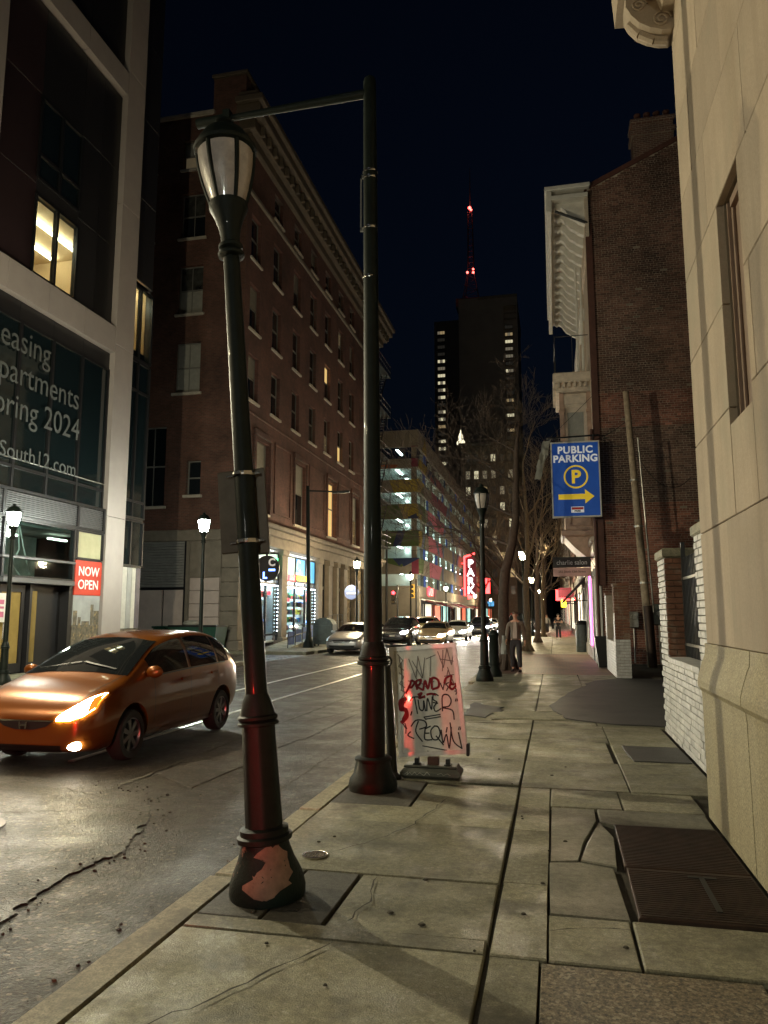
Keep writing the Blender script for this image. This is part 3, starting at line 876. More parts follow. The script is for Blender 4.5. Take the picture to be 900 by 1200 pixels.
# ================================================================== OLD BRICK BUILDING ON THE RIGHT (party wall, cornice, oriel, shopfront)
ob = thing('brick_rowhouse', 'old brick building with a white bracketed cornice and a bare party wall', 'building', (4, 30, 0))
b = MB()
WY = 26.5
def roofz(x): return 16.95 + (x - 1.6) * .46
b.prism([(1.61, WY - .006, 0), (9, WY - .006, 0), (9, WY - .006, roofz(9)), (1.61, WY - .006, roofz(1.61))], (0, 11.9, 0))
b.build('wall', 'mortar', ob)
# the bricks of the party wall, one mesh
vv = []; ff = []; cc = []
rr = random.Random(5)
row = 0; z = .02
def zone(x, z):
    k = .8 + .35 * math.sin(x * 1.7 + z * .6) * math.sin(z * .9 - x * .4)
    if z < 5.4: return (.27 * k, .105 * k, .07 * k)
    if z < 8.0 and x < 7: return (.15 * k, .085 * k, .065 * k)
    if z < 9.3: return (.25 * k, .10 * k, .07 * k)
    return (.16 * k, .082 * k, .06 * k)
while z < 20.2:
    x = 1.6 - (.108 if row % 2 else 0) ; head = row % 6 == 5
    while x < 6.6:
        L = .1 if head else .206
        a, c = max(1.6, x), x + L
        if c - a > .03 and z + .068 < roofz((a + c) / 2):
            y0 = WY - .014 + rr.uniform(-.006, .006); n = len(vv)
            vv += [(a, y0, z), (c, y0, z), (c, y0, z + .066), (a, y0, z + .066), (a, WY + .03, z), (c, WY + .03, z), (c, WY + .03, z + .066), (a, WY + .03, z + .066)]
            ff += [(n, n + 1, n + 2, n + 3), (n, n + 4, n + 5, n + 1), (n + 3, n + 2, n + 6, n + 7), (n, n + 3, n + 7, n + 4), (n + 1, n + 5, n + 6, n + 2)]
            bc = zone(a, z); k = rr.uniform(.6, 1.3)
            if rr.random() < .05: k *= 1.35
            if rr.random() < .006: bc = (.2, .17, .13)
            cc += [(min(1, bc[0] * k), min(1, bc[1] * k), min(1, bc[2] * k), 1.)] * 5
        x += L + .012
    z += .078; row += 1
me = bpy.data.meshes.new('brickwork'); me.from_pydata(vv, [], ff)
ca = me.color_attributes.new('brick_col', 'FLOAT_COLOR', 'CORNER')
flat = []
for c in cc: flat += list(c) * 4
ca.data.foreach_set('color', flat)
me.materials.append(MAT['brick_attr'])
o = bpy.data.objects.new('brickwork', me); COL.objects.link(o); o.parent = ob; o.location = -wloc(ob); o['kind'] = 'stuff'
b = MB(); b.prism([(1.5, WY - .08, roofz(1.5)), (9, WY - .08, roofz(9)), (9, WY - .08, roofz(9) + .18), (1.5, WY - .08, roofz(1.5) + .18)], (0, 12.1, 0)); b.build('roof', 'rust', ob)
ch = MB(); ch.box(3.55, 28.6, 17.5, 5.05, 29.4, 20.7); ch.bbox(3.47, 28.52, 20.2, 5.13, 29.48, 20.45, .03); ch.bbox(3.47, 28.52, 20.7, 5.13, 29.48, 20.9, .03)
chm = ch.build('chimney', brick_mat('chimney_brick', 'y', (.16, .08, .06), (.1, .05, .04), (.25, .2, .16), .21, .0765, .012), ob)
for k in range(4):
    q = MB(); q.lathe([(.13, 20.9), (.12, 21.25), (.14, 21.27), (.14, 21.33)], 3.8 + k * .36, 29, 10); q.build('chimney_pot', 'rust', chm, True)
# corner strip and downpipe at the party wall
b = MB(); b.box(1.50, 26.40, 2.6, 1.72, 26.62, 15.6); b.build('corner_board', 'rust', ob)
b = MB(); b.cyl((1.44, 26.36, .3), (1.44, 26.36, 8.0), .055, .055, 10); b.build('downpipe', 'rust', ob, True)
# street wall with its windows (seen very obliquely)
b = MB()
ops = [(26.5 + 7.2 + k * 2.0 - 26.5 + 0, 26.5 + 8.2 + k * 2.0 - 26.5, z, z + 2.1) for k in (0, 1) for z in (5.4, 9.0, 12.6)]
ops = []
for yy in (32.6, 35.3):
    for z in (5.4, 9.0, 12.4): ops.append((38.5 - yy - 1.1, 38.5 - yy, z, z + 2.2))
wall_open(b, frame_M((1.60, 38.5, 0), RXN), 0, 12, 4.3, 15.2, ops, .25)
b.build('street_wall', 'cream_wood', ob)
for (u0, u1, v0, v1) in ops: window(ob, (1.60, 38.5 - u0, v0), RXN, u1 - u0, v1 - v0, .25, fm='white_paint')
for yb_ in (26.9, 31.6, 34.4, 38.1):
    b = MB(); b.bbox(1.5, yb_ - .2, 4.3, 1.6, yb_ + .2, 15.2, .02); b.build('pilaster', 'cream_wood', ob)
# big bracketed cornice
b = MB(); b.bbox(.16, 26.25, 16.15, .34, 38.6, 16.95, .03); b.box(.34, 26.25, 16.6, 1.62, 38.6, 16.75); b.bbox(.10, 26.2, 16.95, 1.7, 38.65, 17.12, .03)
cn = b.build('cornice', 'white_paint', ob)
b = MB(); b.bbox(1.50, 26.3, 15.1, 1.62, 38.55, 16.6, .02); b.build('frieze', 'cream_wood', ob)
b = MB(); b.bbox(1.38, 31.2, 13.9, 1.62, 38.5, 14.4, .03); b.build('window_head', 'white_paint', ob)
brp = [(.46, 16.6), (.46, 16.46), (.56, 16.40), (.68, 16.44), (.80, 16.36), (.90, 16.18), (1.02, 16.02), (1.16, 15.94), (1.28, 15.82), (1.50, 15.7), (1.50, 16.6)]
q = MB(); q.prism([(x - 1.5, 0, z - 16.6) for x, z in brp], (0, .22, 0)); qm = q.mesh('cornice_bracket', 'white_paint')
for k in range(15): inst('cornice_bracket', qm, ob, (1.5, 26.6 + k * .82, 16.6))
b = MB(); b.tube([(1.58, 26.34, 15.6), (1.3, 26.3, 15.72), (.45, 26.2, 16.1)], .05, 8); b.build('gutter_pipe', 'iron', ob)
# oriel window with carved panel below
b = MB()
OX0, OX1, OY0, OY1 = .42, 1.60, 28.6, 31.2
b.box(OX0 + .12, OY0 + .1, 6.2, OX1, OY1 - .1, 10.0)
b.build('oriel', 'pink_stone', ob)
b = MB(); b.bbox(.2, 28.3, 10.35, 1.6, 31.5, 10.75, .05); b.bbox(.3, 28.42, 10.0, 1.6, 31.38, 10.35, .03); orc = b.build('oriel_cornice', 'cream_wood', ob)
q = MB(); q.bbox(0, 0, 0, .09, .12, .2, .02); qm = q.mesh('dentil', 'cream_wood')
for k in range(6): inst('dentil', qm, ob, (.36 + k * .2, 28.31, 10.15))
for k in range(9): inst('dentil', qm, ob, (.21, 28.5 + k * .32, 10.15))
for (x0, x1) in ((.42, .58), (1.42, 1.58)):
    b = MB(); b.bbox(x0, 28.55, 6.2, x1, 28.72, 10.0, .025); b.bbox(x0 - .03, 28.52, 9.2, x1 + .03, 28.72, 9.35, .02); b.bbox(x0 - .03, 28.52, 6.2, x1 + .03, 28.72, 6.5, .02); b.build('oriel_pilaster', 'pink_stone', ob)
b = MB(); b.bbox(.58, 28.60, 9.45, 1.42, 28.70, 9.98, .02); b.bbox(.60, 28.56, 9.55, 1.40, 28.62, 9.9, .02); b.build('carved_panel', 'cream_wood', ob)
b = MB(); b.box(.58, 28.63, 6.9, .70, 28.71, 9.45); b.box(1.30, 28.63, 6.9, 1.42, 28.71, 9.45); b.box(.70, 28.63, 9.25, 1.30, 28.71, 9.45); b.box(.70, 28.63, 7.95, 1.30, 28.70, 8.05)
of = b.build('window', 'cream_wood', ob)
b = MB(); b.box(.70, 28.66, 8.05, 1.30, 28.69, 9.25); b.build('pane', 'blind', of)
b = MB(); b.box(.70, 28.66, 6.9, 1.30, 28.69, 7.95); b.build('pane', 'glass_dark', of)
b = MB(); b.bbox(.50, 28.55, 6.55, 1.5, 28.72, 6.9, .03); b.build('sill', 'cream_wood', of)
b = MB(); b.bbox(.38, 28.5, 6.0, 1.6, 31.3, 6.2, .03)
b.bbox(.5, 28.62, 4.75, 1.6, 31.1, 6.0, .03); b.bbox(.34, 28.45, 4.5, 1.6, 31.35, 4.75, .05); b.prism([(.45, 28.6, 4.5), (1.6, 28.6, 4.5), (1.6, 28.6, 3.6), (1.2, 28.6, 3.75), (.8, 28.6, 4.1)], (0, 2.5, 0)); b.build('oriel_base', 'pink_stone', ob)
b = MB()
for (x0, x1, z0, z1) in ((.62, 1.42, 5.78, 5.86), (.62, 1.42, 4.9, 4.98), (.62, .70, 4.98, 5.78), (1.34, 1.42, 4.98, 5.78)): b.bbox(x0, 28.57, z0, x1, 28.63, z1, .01)
for (cx, cz, s) in ((.86, 5.42, 1), (1.18, 5.42, -1), (.86, 5.28, -1), (1.18, 5.28, 1)):
    b.tube([(cx + .1 * (1 - i / 16) * math.cos(i * .6 * s), 28.61, cz + .1 * (1 - i / 16) * math.sin(i * .6 * s)) for i in range(14)], .018, 5)
b.ball((1.02, 28.6, 5.36), .09, .04, .09, 8, 5); b.build('carved_panel', 'pink_stone', ob)
# little balcony rail over the oriel
b = MB()
b.tube([(.3, 28.45, 12.2), (1.55, 28.45, 12.2)], .018, 5); b.tube([(.3, 28.45, 12.2), (.3, 31.3, 12.2)], .018, 5)
b.tube([(.3, 28.45, 10.75), (.3, 28.45, 12.25)], .018, 5); b.tube([(.95, 28.45, 10.75), (.95, 28.45, 12.2)], .014, 5); b.tube([(.3, 31.3, 10.75), (.3, 31.3, 12.2)], .018, 5)
b.build('balcony_rail', 'iron', ob)
for x in (1.18, 1.36):
    b = MB(); b.cyl((x, 28.6, 10.75), (x, 28.6, 15.0), .045, .045, 8); b.build('vent_pipe', 'white_paint', ob, True)
# shopfront
MAT['neon_pink'] = glow('pink_neon', (1., .12, .62), 6.)
b = MB(); b.bbox(1.35, 26.62, 3.75, 1.62, 38.4, 4.1, .04); b.bbox(1.28, 26.6, 4.1, 1.62, 38.45, 4.3, .04); b.bbox(1.45, 26.65, 3.2, 1.6, 38.4, 3.75, .02); b.build('shop_cornice', 'cream_wood', ob)
for k, yy in enumerate((26.7, 28.4, 29.5, 31.0, 32.6, 34.2, 35.8, 37.9)):
    b = MB(); b.bbox(1.36, yy, .0, 1.58, yy + .24, 3.2, .02); b.bbox(1.32, yy - .03, 0, 1.6, yy + .27, .45, .02); b.bbox(1.32, yy - .03, 2.95, 1.6, yy + .27, 3.2, .02); b.build('shop_pilaster', 'white_paint', ob)
MAT['shop_inside'] = mat('shop_interior', (.5, .42, .36), .8, var=.2, emit=(1., .8, .6), es=.35)
for (y0, y1) in ((29.74, 31.0), (31.24, 32.6), (32.84, 34.2), (34.44, 35.8), (36.04, 37.9)):
    b = MB(); b.box(1.40, y0, .55, 1.46, y1, .62); b.box(1.40, y0, 2.85, 1.46, y1, 2.93); b.box(1.40, (y0 + y1) / 2 - .03, .62, 1.46, (y0 + y1) / 2 + .03, 2.85)
    wf = b.build('window', 'white_paint', ob)
    b = MB(); b.box(1.44, y0, .62, 1.45, y1, 2.85); b.build('pane', 'glass_dark', wf)
    b = MB(); b.bbox(1.40, y0, .0, 1.55, y1, .55, .02); b.build('stall_riser', 'white_paint', wf)
b = MB(); b.box(1.5, 26.94, .0, 1.58, 28.4, 2.95); b.build('door', 'iron', ob)
b = MB(); b.tube([(1.33, 29.45, .5), (1.33, 29.45, 2.9), (1.33, 29.3, 3.1), (1.33, 28.75, 3.12)], .035, 8); b.build('neon_tube', 'neon_pink', ob, label='pink neon tube round the shop doorway')
# black awning
aw = MB(); aw.prism([(1.4, 33.6, 3.35), (.35, 33.6, 2.25), (.35, 33.6, 2.12), (1.4, 33.6, 3.2)], (0, 4.4, 0)); awn = aw.build('awning', 'black', ob)
b = MB(); b.tube([(.38, 33.65, 2.2), (1.42, 33.65, 2.25)], .02, 5); b.tube([(1.0, 33.65, 2.22), (1.35, 33.65, 3.1)], .015, 5); b.build('awning_arm', 'iron', awn)

# ---- hanging blue parking sign
ps = thing('parking_sign', 'blue hanging public parking sign with yellow arrow on the brick building corner', 'sign', (.85, 25.8, 4.9))
MAT['sign_blue_glow'] = mat('sign_blue_glow', (.012, .075, .36), .4, var=.06, emit=(.012, .075, .36), es=.22)  # sign colours carry a faint added glow, standing in for lamplight on the faces
MAT['sign_white_glow'] = mat('sign_white_glow', (.75, .75, .75), .5, var=.03, emit=(1, 1, 1), es=.22)
MAT['sign_yellow_glow'] = mat('sign_yellow_glow', (.75, .52, .03), .5, var=.03, emit=(1, .66, .04), es=.28)
b = MB(); b.bbox(.06, 25.76, 4.9, 1.61, 25.90, 7.42, .015); b.build('panel', 'sign_blue_glow', ps)
b = MB()
for (x0, x1, z0, z1) in ((.03, 1.64, 4.86, 4.91), (.03, 1.64, 7.41, 7.46), (.03, .075, 4.91, 7.41), (1.595, 1.64, 4.91, 7.41)): b.bbox(x0, 25.74, z0, x1, 25.92, z1, .008)
b.build('frame', 'white_paint', ps)
def ffix(o): return o
lettering('PUBLIC', .34, 'sign_white_glow', ps, (.84, 25.754, 7.16), FACE_CAM, bold=.012, spacing=1.08)
lettering('PARKING', .34, 'sign_white_glow', ps, (.84, 25.754, 6.86), FACE_CAM, bold=.012, spacing=1.04)
lettering('P', .62, 'sign_yellow_glow', ps, (.84, 25.754, 6.22), FACE_CAM, bold=.02)
b = MB()
for i in range(36):
    a0, a1 = 2 * PI * i / 36, 2 * PI * (i + 1) / 36
    b.prism([(.84 + .40 * math.cos(a0), 25.75, 6.24 + .40 * math.sin(a0)), (.84 + .40 * math.cos(a1), 25.75, 6.24 + .40 * math.sin(a1)), (.84 + .345 * math.cos(a1), 25.75, 6.24 + .345 * math.sin(a1)), (.84 + .345 * math.cos(a0), 25.75, 6.24 + .345 * math.sin(a0))], (0, .011, 0))
b.build('ring', 'sign_yellow_glow', ps)
b = MB(); b.prism([(.25, 25.75, 5.47), (1.12, 25.75, 5.47), (1.12, 25.75, 5.32), (1.42, 25.75, 5.56), (1.12, 25.75, 5.80), (1.12, 25.75, 5.65), (.25, 25.75, 5.65)], (0, .011, 0)); b.build('arrow', 'sign_yellow_glow', ps)
b = MB(); b.box(.65, 25.748, 5.02, 1.07, 25.76, 5.22); b.build('sticker', 'sign_white_glow', ps)
MAT['sign_red'] = mat('sign_red', (.55, .03, .03), .5, var=.05)
b = MB(); b.box(.67, 25.742, 5.12, 1.05, 25.75, 5.20); b.build('sticker_band', 'sign_red', ps)
lettering('PARK', .085, 'black', ps, (.86, 25.745, 5.07), FACE_CAM, bold=.004)
b = MB(); b.tube([(-.1, 25.83, 7.62), (1.66, 26.2, 7.75)], .03, 6); b.tube([(.2, 25.83, 7.62), (.2, 25.83, 7.45)], .02, 5); b.tube([(1.45, 25.83, 7.7), (1.45, 25.83, 7.45)], .02, 5); b.tube([(.0, 25.83, 7.62), (1.6, 26.5, 9.3)], .008, 4)
b.build('bracket', 'iron', ps)
wr = thing('plastic_wrapping', 'torn pale plastic sheet hanging off the parking sign bracket', 'plastic sheet', (-.2, 25.8, 6.8))
b = MB(); rr = random.Random(3)
cols_ = 5; rows_ = 9; vs = []
for j in range(rows_):
    for i in range(cols_):
        t_ = j / (rows_ - 1)
        vs.append((-.08 - .36 * t_ + (i - 2) * .055 * (1.2 - .5 * abs(t_ - .4)) + rr.uniform(-.03, .03), 25.8 + rr.uniform(-.06, .06), 7.55 - 1.35 * t_ + rr.uniform(-.03, .03)))
fs = [(j * cols_ + i, j * cols_ + i + 1, (j + 1) * cols_ + i + 1, (j + 1) * cols_ + i) for j in range(rows_ - 1) for i in range(cols_ - 1)]
n0 = len(vs); vs2 = [(x, y + .03, z) for x, y, z in vs]
b.add(vs + vs2, fs + [tuple(k + n0 for k in reversed(f)) for f in fs]); b.build('sheet', 'blind', wr, True)

# ---- salon sign
ss = thing('salon_sign', 'two-part black and pink salon sign projecting over the pavement', 'sign', (.65, 27.5, 3.2))
MAT['sign_pink'] = mat('sign_pink', (.62, .36, .32), .6, var=.04, emit=(.62, .33, .28), es=.0)
MAT['sign_black'] = mat('sign_black', (.02, .014, .014), .5, var=.05)
b = MB(); b.bbox(.0, 27.45, 3.30, 1.30, 27.55, 3.62, .01); b.build('top_panel', 'sign_black', ss)
b = MB(); b.bbox(.0, 27.45, 2.98, 1.30, 27.55, 3.28, .01); b.build('bottom_panel', 'sign_pink', ss)
MAT['sign_grey'] = mat('sign_grey', (.5, .46, .46), .5, var=.03, emit=(1, .9, .9), es=.0)
lettering('charlie salon', .24, 'sign_grey', ss, (.65, 27.444, 3.46), FACE_CAM, sx=.88)
lettering('255 South 12th Street', .105, 'sign_black', ss, (.65, 27.444, 3.14), FACE_CAM)
b = MB(); b.bbox(-.03, 27.47, 3.62, 1.6, 27.53, 3.66, .005); b.tube([(1.28, 27.5, 3.6), (1.6, 27.5, 3.0)], .012, 5); b.build('bracket', 'iron', ss)

# ---- leaning wooden utility pole with conduit and meters
up = thing('utility_pole', 'weathered wooden utility pole leaning beside the party wall', 'utility pole', (2.9, 25.1, 0))
b = MB(); b.cyl((2.92, 25.1, 0), (2.50, 25.1, 8.9), .135, .095, 12); b.build('pole', 'old_wood', up, True)
b = MB(); b.cyl((2.935, 25.1, .0), (2.86, 25.1, 1.9), .15, .15, 12); b.build('sleeve', 'hatch', up, True)
b = MB(); b.cyl((3.03, 24.98, 1.7), (2.80, 24.98, 7.3), .028, .028, 8); b.build('conduit', 'steel', up, True)
b = MB()
for z in (2.6, 4.4, 5.9): b.lathe([(.15, z), (.15, z + .05)], 2.92 - z * .047, 25.1, 12)
b.build('band', 'steel', up)
b = MB()
for (p, q, s) in (((2.72, 25.0, 7.3), (1.62, 26.3, 7.8), .35), ((2.72, 25.0, 6.8), (4.6, 26.4, 6.2), .7), ((2.6, 25.1, 8.0), (.0, 28.5, 8.3), .5)):
    P = []
    for i in range(13):
        t_ = i / 12; P.append((p[0] + (q[0] - p[0]) * t_, p[1] + (q[1] - p[1]) * t_, p[2] + (q[2] - p[2]) * t_ - s * 4 * t_ * (1 - t_)))
    b.tube(P, .012, 5)
b.build('wire', 'black', up)
for k, (x, z, m) in enumerate(((2.55, 1.45, 'steel'), (3.35, 1.55, 'grey_plastic'))):
    mb_ = thing('electric_meter', ('small round-faced grey meter left of the wooden pole', 'larger dark meter box right of the wooden pole')[k], 'meter', (x, 26.3, z))
    b = MB(); b.bbox(x - .14 - k * .05, 26.25, z - .25, x + .14 + k * .05, 26.48, z + .28 + k * .15, .02); b.build('box', m, mb_)
    b = MB(); b.cyl((x, 26.25, z + .1), (x, 26.12, z + .1), .1, .09, 14); b.build('dial', 'steel', mb_, True)
    b = MB(); b.cyl((x, 26.4, z - .25), (x, 26.4, .05), .03, .03, 8); b.build('pipe', 'steel', mb_, True)
# ================================================================== GLASS APARTMENT BUILDING WITH WHITE FRAMES (left)
FX = -14.5
wbld = thing('apartment_building', 'dark glass apartment building with white metal frames and leasing lettering', 'building', (-15, 19, 0))
b = MB()
# core behind the skin, left open where rooms are lit
b.box(-30, 12, 0, -19.2, 24.95, 34)
b.box(-19.2, 12, 14.5, -15.0, 24.9, 34); b.box(-19.2, 12, 10.6, -15.0, 24.9, 11.4)
b.box(-19.2, 12, 5.0, -15.0, 17.0, 10.6); b.box(-19.2, 12, 11.4, -15.0, 17.9, 14.5)
b.box(-19.2, 22.3, 11.4, -15.0, 22.5, 14.5)
b.build('core', 'panel_dark', wbld)
def panels(parent, name, m, axis, fixed, depth, u0, u1, v0, v1, nu, nv, g=.008, ch=.006):
    """cladding sheets, one object each, on the plane x = fixed"""
    for i in range(nu):
        for j in range(nv):
            a, c = u0 + (u1 - u0) * i / nu, u0 + (u1 - u0) * (i + 1) / nu
            d, e = v0 + (v1 - v0) * j / nv, v0 + (v1 - v0) * (j + 1) / nv
            q = MB(); q.bbox(fixed - depth, a + g, d + g, fixed, c - g, e - g, ch); q.build(name, m, parent)
panels(wbld, 'frame_panel', 'panel_white', 'x', FX, .42, 22.24, 23.36, 0, 4.9, 1, 1)
panels(wbld, 'frame_panel', 'panel_white', 'x', FX, .42, 22.24, 23.36, 4.9, 10.9, 1, 1)
panels(wbld, 'frame_panel', 'panel_white', 'x', FX, .42, 22.24, 23.36, 10.9, 26.5, 1, 3)
panels(wbld, 'frame_panel', 'panel_white', 'x', FX - .005, .42, 15.2, 22.24, 10.56, 11.50, 4, 1)
panels(wbld, 'frame_panel', 'panel_white', 'x', FX - .005, .42, 15.2, 22.24, 20.25, 21.15, 3, 1)
panels(wbld, 'frame_panel', 'panel_white', 'x', FX, .42, 15.2, 16.28, 11.5, 20.2, 1, 2)
# upper storeys: dark sheets round the windows
panels(wbld, 'cladding_panel', 'panel_maroon', 'x', -14.72, .1, 16.28, 18.1, 11.5, 20.2, 1, 3)
panels(wbld, 'cladding_panel', 'panel_dark', 'x', -14.72, .1, 20.12, 22.24, 11.5, 20.2, 2, 3)
panels(wbld, 'cladding_panel', 'panel_dark', 'x', -14.72, .1, 18.1, 20.12, 17.25, 20.2, 1, 1)
panels(wbld, 'cladding_panel', 'panel_dark', 'x', -14.72, .1, 18.1, 20.12, 14.08, 14.62, 1, 1)
panels(wbld, 'cladding_panel', 'panel_dark', 'x', -14.72, .1, 16.28, 22.24, 21.15, 27, 3, 1)
def curtain(parent, y0, y1, z0, z1, n, glass, x=-14.72, rail=None, label=None):
    """window of n panes side by side in dark mullions"""
    q = MB(); t = .045
    for i in range(n + 1):
        y = y0 + (y1 - y0) * i / n; q.box(x - .1, y - t, z0, x + .05, y + t, z1)
    for z in [z0, z1] + (rail or []): q.box(x - .09, y0 + t, z - t, x + .04, y1 - t, z + t)
    f = q.build('window', 'mullion', parent, label=label)
    zz = [z0] + (rail or []) + [z1]
    for i in range(n):
        for c, d in zip(zz[:-1], zz[1:]):
            a, e = y0 + (y1 - y0) * i / n + t, y0 + (y1 - y0) * (i + 1) / n - t
            q = MB(); q.box(x - .03, a, c + t, x - .01, e, d - t); q.build('pane', glass, f)
    return f
curtain(wbld, 18.1, 20.12, 11.62, 14.08, 2, 'glass_clear', label='lit apartment window with two ceiling tubes')
w2_ = curtain(wbld, 18.1, 20.12, 14.62, 17.25, 2, 'glass_teal', rail=[15.4])
curtain(wbld, 23.36, 24.95, 11.0, 13.75, 2, 'glass_clear', x=-14.78, label='lit corner apartment window')
# rooms behind the lit windows: warm walls, ceiling tubes that really light them
MAT['room_wall'] = mat('warm_room_wall', (.62, .45, .26), .85, var=.05)
MAT['tube_light'] = glow('ceiling_tube', (1., .86, .62), 30.)
MAT['tube_teal'] = glow('stair_tube', (.65, 1., .92), 9.)
def room(y0, y1, z0, z1, depth, tubes, m='room_wall'):
    q = MB(); x1 = -15.02; x0 = x1 - depth
    q.quad((x0, y0, z0), (x0, y1, z0), (x0, y1, z1), (x0, y0, z1))
    q.quad((x0, y0, z0), (x1, y0, z0), (x1, y0, z1), (x0, y0, z1)); q.quad((x0, y1, z0), (x1, y1, z0), (x1, y1, z1), (x0, y1, z1))
    q.quad((x0, y0, z0), (x1, y0, z0), (x1, y1, z0), (x0, y1, z0)); q.quad((x0, y0, z1), (x1, y0, z1), (x1, y1, z1), (x0, y1, z1))
    rm = q.build('room', m, wbld)
    for (a, c, d, e, tm) in tubes:
        q = MB(); q.cyl((a, c, d), (a, e, d), .05, .05, 8); q.build('tube_light', tm, rm)
room(18.0, 22.25, 11.45, 14.15, 3.4, [(-15.75, 18.4, 14.02, 22.0, 'tube_light'), (-16.9, 18.4, 14.02, 22.0, 'tube_light')])
room(23.3, 24.88, 11.45, 14.0, 2.6, [(-15.6, 23.4, 13.85, 24.8, 'tube_light'), (-16.6, 23.4, 13.85, 24.8, 'tube_light')])
# lettered glass storey
b = MB(); b.box(-19.0, 17, 4.9, -18.9, 24.9, 10.6); b.build('back_wall', 'panel_dark', wbld)
panels(wbld, 'spandrel_panel', 'panel_dark', 'x', -14.70, .08, 16.28, 22.24, 9.98, 10.56, 4, 1)
curtain(wbld, 16.42, 22.22, 5.12, 9.98, 4, 'glass_teal', rail=[5.75])
q = MB(); q.tube([(-14.62, 16.4, 5.95), (-14.62, 22.2, 5.95)], .02, 6); q.build('hand_rail', 'steel', wbld)
MAT['letter_grey'] = mat('glass_lettering', (.08, .087, .084), .6, var=.03)
for (txt, y, z, s) in (('Leasing', 19.15, 9.36, 1.0), ('Apartments', 20.65, 8.40, 1.0), ('Spring 2024', 20.75, 7.42, 1.0), ('@South12.com', 20.60, 6.12, .64)):
    lettering(txt, s, 'letter_grey', wbld, (-14.655 if s > .8 else -14.60, y, z), FACE_EAST, align='RIGHT', ext=.003, sx=.88 if s > .8 else 1.0)
q = MB(); q.box(-16.2, 21.2, 8.02, -16.1, 21.9, 8.1); q.build('tube_light', 'tube_teal', wbld)
# louvre band, slat by slat
q = MB(); q.bbox(0, 0, 0, .07, 3.3, .04, .004); lm = q.mesh('louvre_slat', 'louvre')
q = MB(); q.bbox(0, 0, 0, .07, 1.4, .04, .004); lm2 = q.mesh('louvre_slat', 'louvre')
for k in range(11):
    inst('louvre_slat', lm, wbld, (-14.66, 17.55, 4.40 + k * .058)); inst('louvre_slat', lm2, wbld, (-14.66, 20.86, 4.40 + k * .058)); inst('louvre_slat', lm2, wbld, (-14.66, 16.1, 4.40 + k * .058))
b = MB()
for y in (17.5, 20.81, 22.2): b.box(-14.75, y - .05, 4.33, -14.55, y + .05, 5.12)
b.box(-14.75, 16, 4.28, -14.54, 22.24, 4.37); b.box(-14.75, 16, 5.04, -14.54, 22.24, 5.11); b.box(-14.9, 16, 4.3, -14.74, 22.24, 5.1)
b.build('louvre_frame', 'mullion', wbld)
# ground floor
b = MB(); b.box(-15.4, 15.2, 0, -14.6, 17.5, 4.3); b.build('dark_pier', 'panel_dark', wbld)
b = MB(); b.box(-14.62, 17.30, 1.42, -14.585, 17.86, 2.2); wsn = b.build('wall_sign', 'white_paint', wbld, label='white notice with red print on the dark pier')
MAT['pink_print'] = mat('pink_print', (.5, .12, .2), .6, var=.2)
for k, (c, d) in enumerate(((1.55, 1.7), (1.78, 1.84), (1.9, 2.02))):
    q = MB(); q.box(-14.586, 17.42, c, -14.578, 17.78, d); q.build('print', 'pink_print', wsn)
MAT['lobby_wall'] = mat('lobby_wall', (.30, .32, .28), .8, var=.35, vs=1.5)
b = MB(); b.box(-17.2, 17.4, 2.6, -17.1, 22.2, 4.3); b.box(-17.2, 17.4, 4.2, -15, 22.2, 4.3); b.build('lobby', 'lobby_wall', wbld)
q = MB(); q.box(-16.4, 17.9, 4.05, -16.3, 20.3, 4.12); q.box(-15.8, 21.0, 4.02, -15.7, 21.9, 4.08); q.build('tube_light', glow('lobby_tube', (.95, 1., .8), 6.), wbld)
curtain(wbld, 17.62, 20.72, 2.66, 4.28, 1, 'glass_clear', x=-14.62, rail=[3.22])
for (P) in ([(-15.2, 18.9, 4.2), (-15.2, 19.0, 3.5), (-15.2, 18.7, 3.1), (-15.2, 19.1, 2.75)], [(-15.2, 18.95, 4.2), (-15.2, 19.25, 3.4), (-15.2, 19.5, 2.8)]):
    q = MB(); q.tube(P, .02, 5); q.build('hanging_cable', 'white_paint', wbld)
b = MB(); b.bbox(-14.7, 17.5, 2.50, -14.42, 20.6, 2.64, .01); b.bbox(-14.6, 17.5, 3.17, -14.50, 20.72, 3.24, .01); b.build('canopy', 'louvre', wbld)
b = MB(); b.box(-16.0, 17.5, 0, -15.9, 20.7, 2.6); b.box(-15.9, 18.85, 0, -14.62, 18.95, 2.5); b.box(-16, 20.6, 0, -14.6, 20.78, 2.6); b.box(-16, 17.5, 2.5, -14.7, 20.7, 2.56); b.box(-15.0, 18.95, 0, -14.9, 20.6, 2.5); b.build('entrance_recess', 'panel_dark', wbld)
MAT['door_amber'] = mat('amber_lit_door_glass', (.25, .17, .05), .15, var=.2, vs=2, emit=(.9, .55, .12), es=.035, coat=.5)
b = MB(); b.box(-14.78, 17.66, .02, -14.70, 17.80, 2.45); b.box(-14.78, 18.60, .02, -14.70, 18.74, 2.45); b.box(-14.78, 17.80, .02, -14.70, 18.60, .28); b.box(-14.78, 17.80, 2.25, -14.70, 18.60, 2.45)
dr = b.build('door', 'mullion', wbld)
b = MB(); b.box(-14.76, 17.80, .28, -14.73, 18.60, 2.25); b.build('pane', 'door_amber', dr)
b = MB(); b.tube([(-14.66, 17.9, .95), (-14.66, 17.9, 1.5)], .02, 6); b.build('handle', 'steel_band', dr)
b = MB(); b.box(-14.76, 18.98, .28, -14.73, 19.3, 2.3); b.build('side_pane', 'door_amber', wbld)
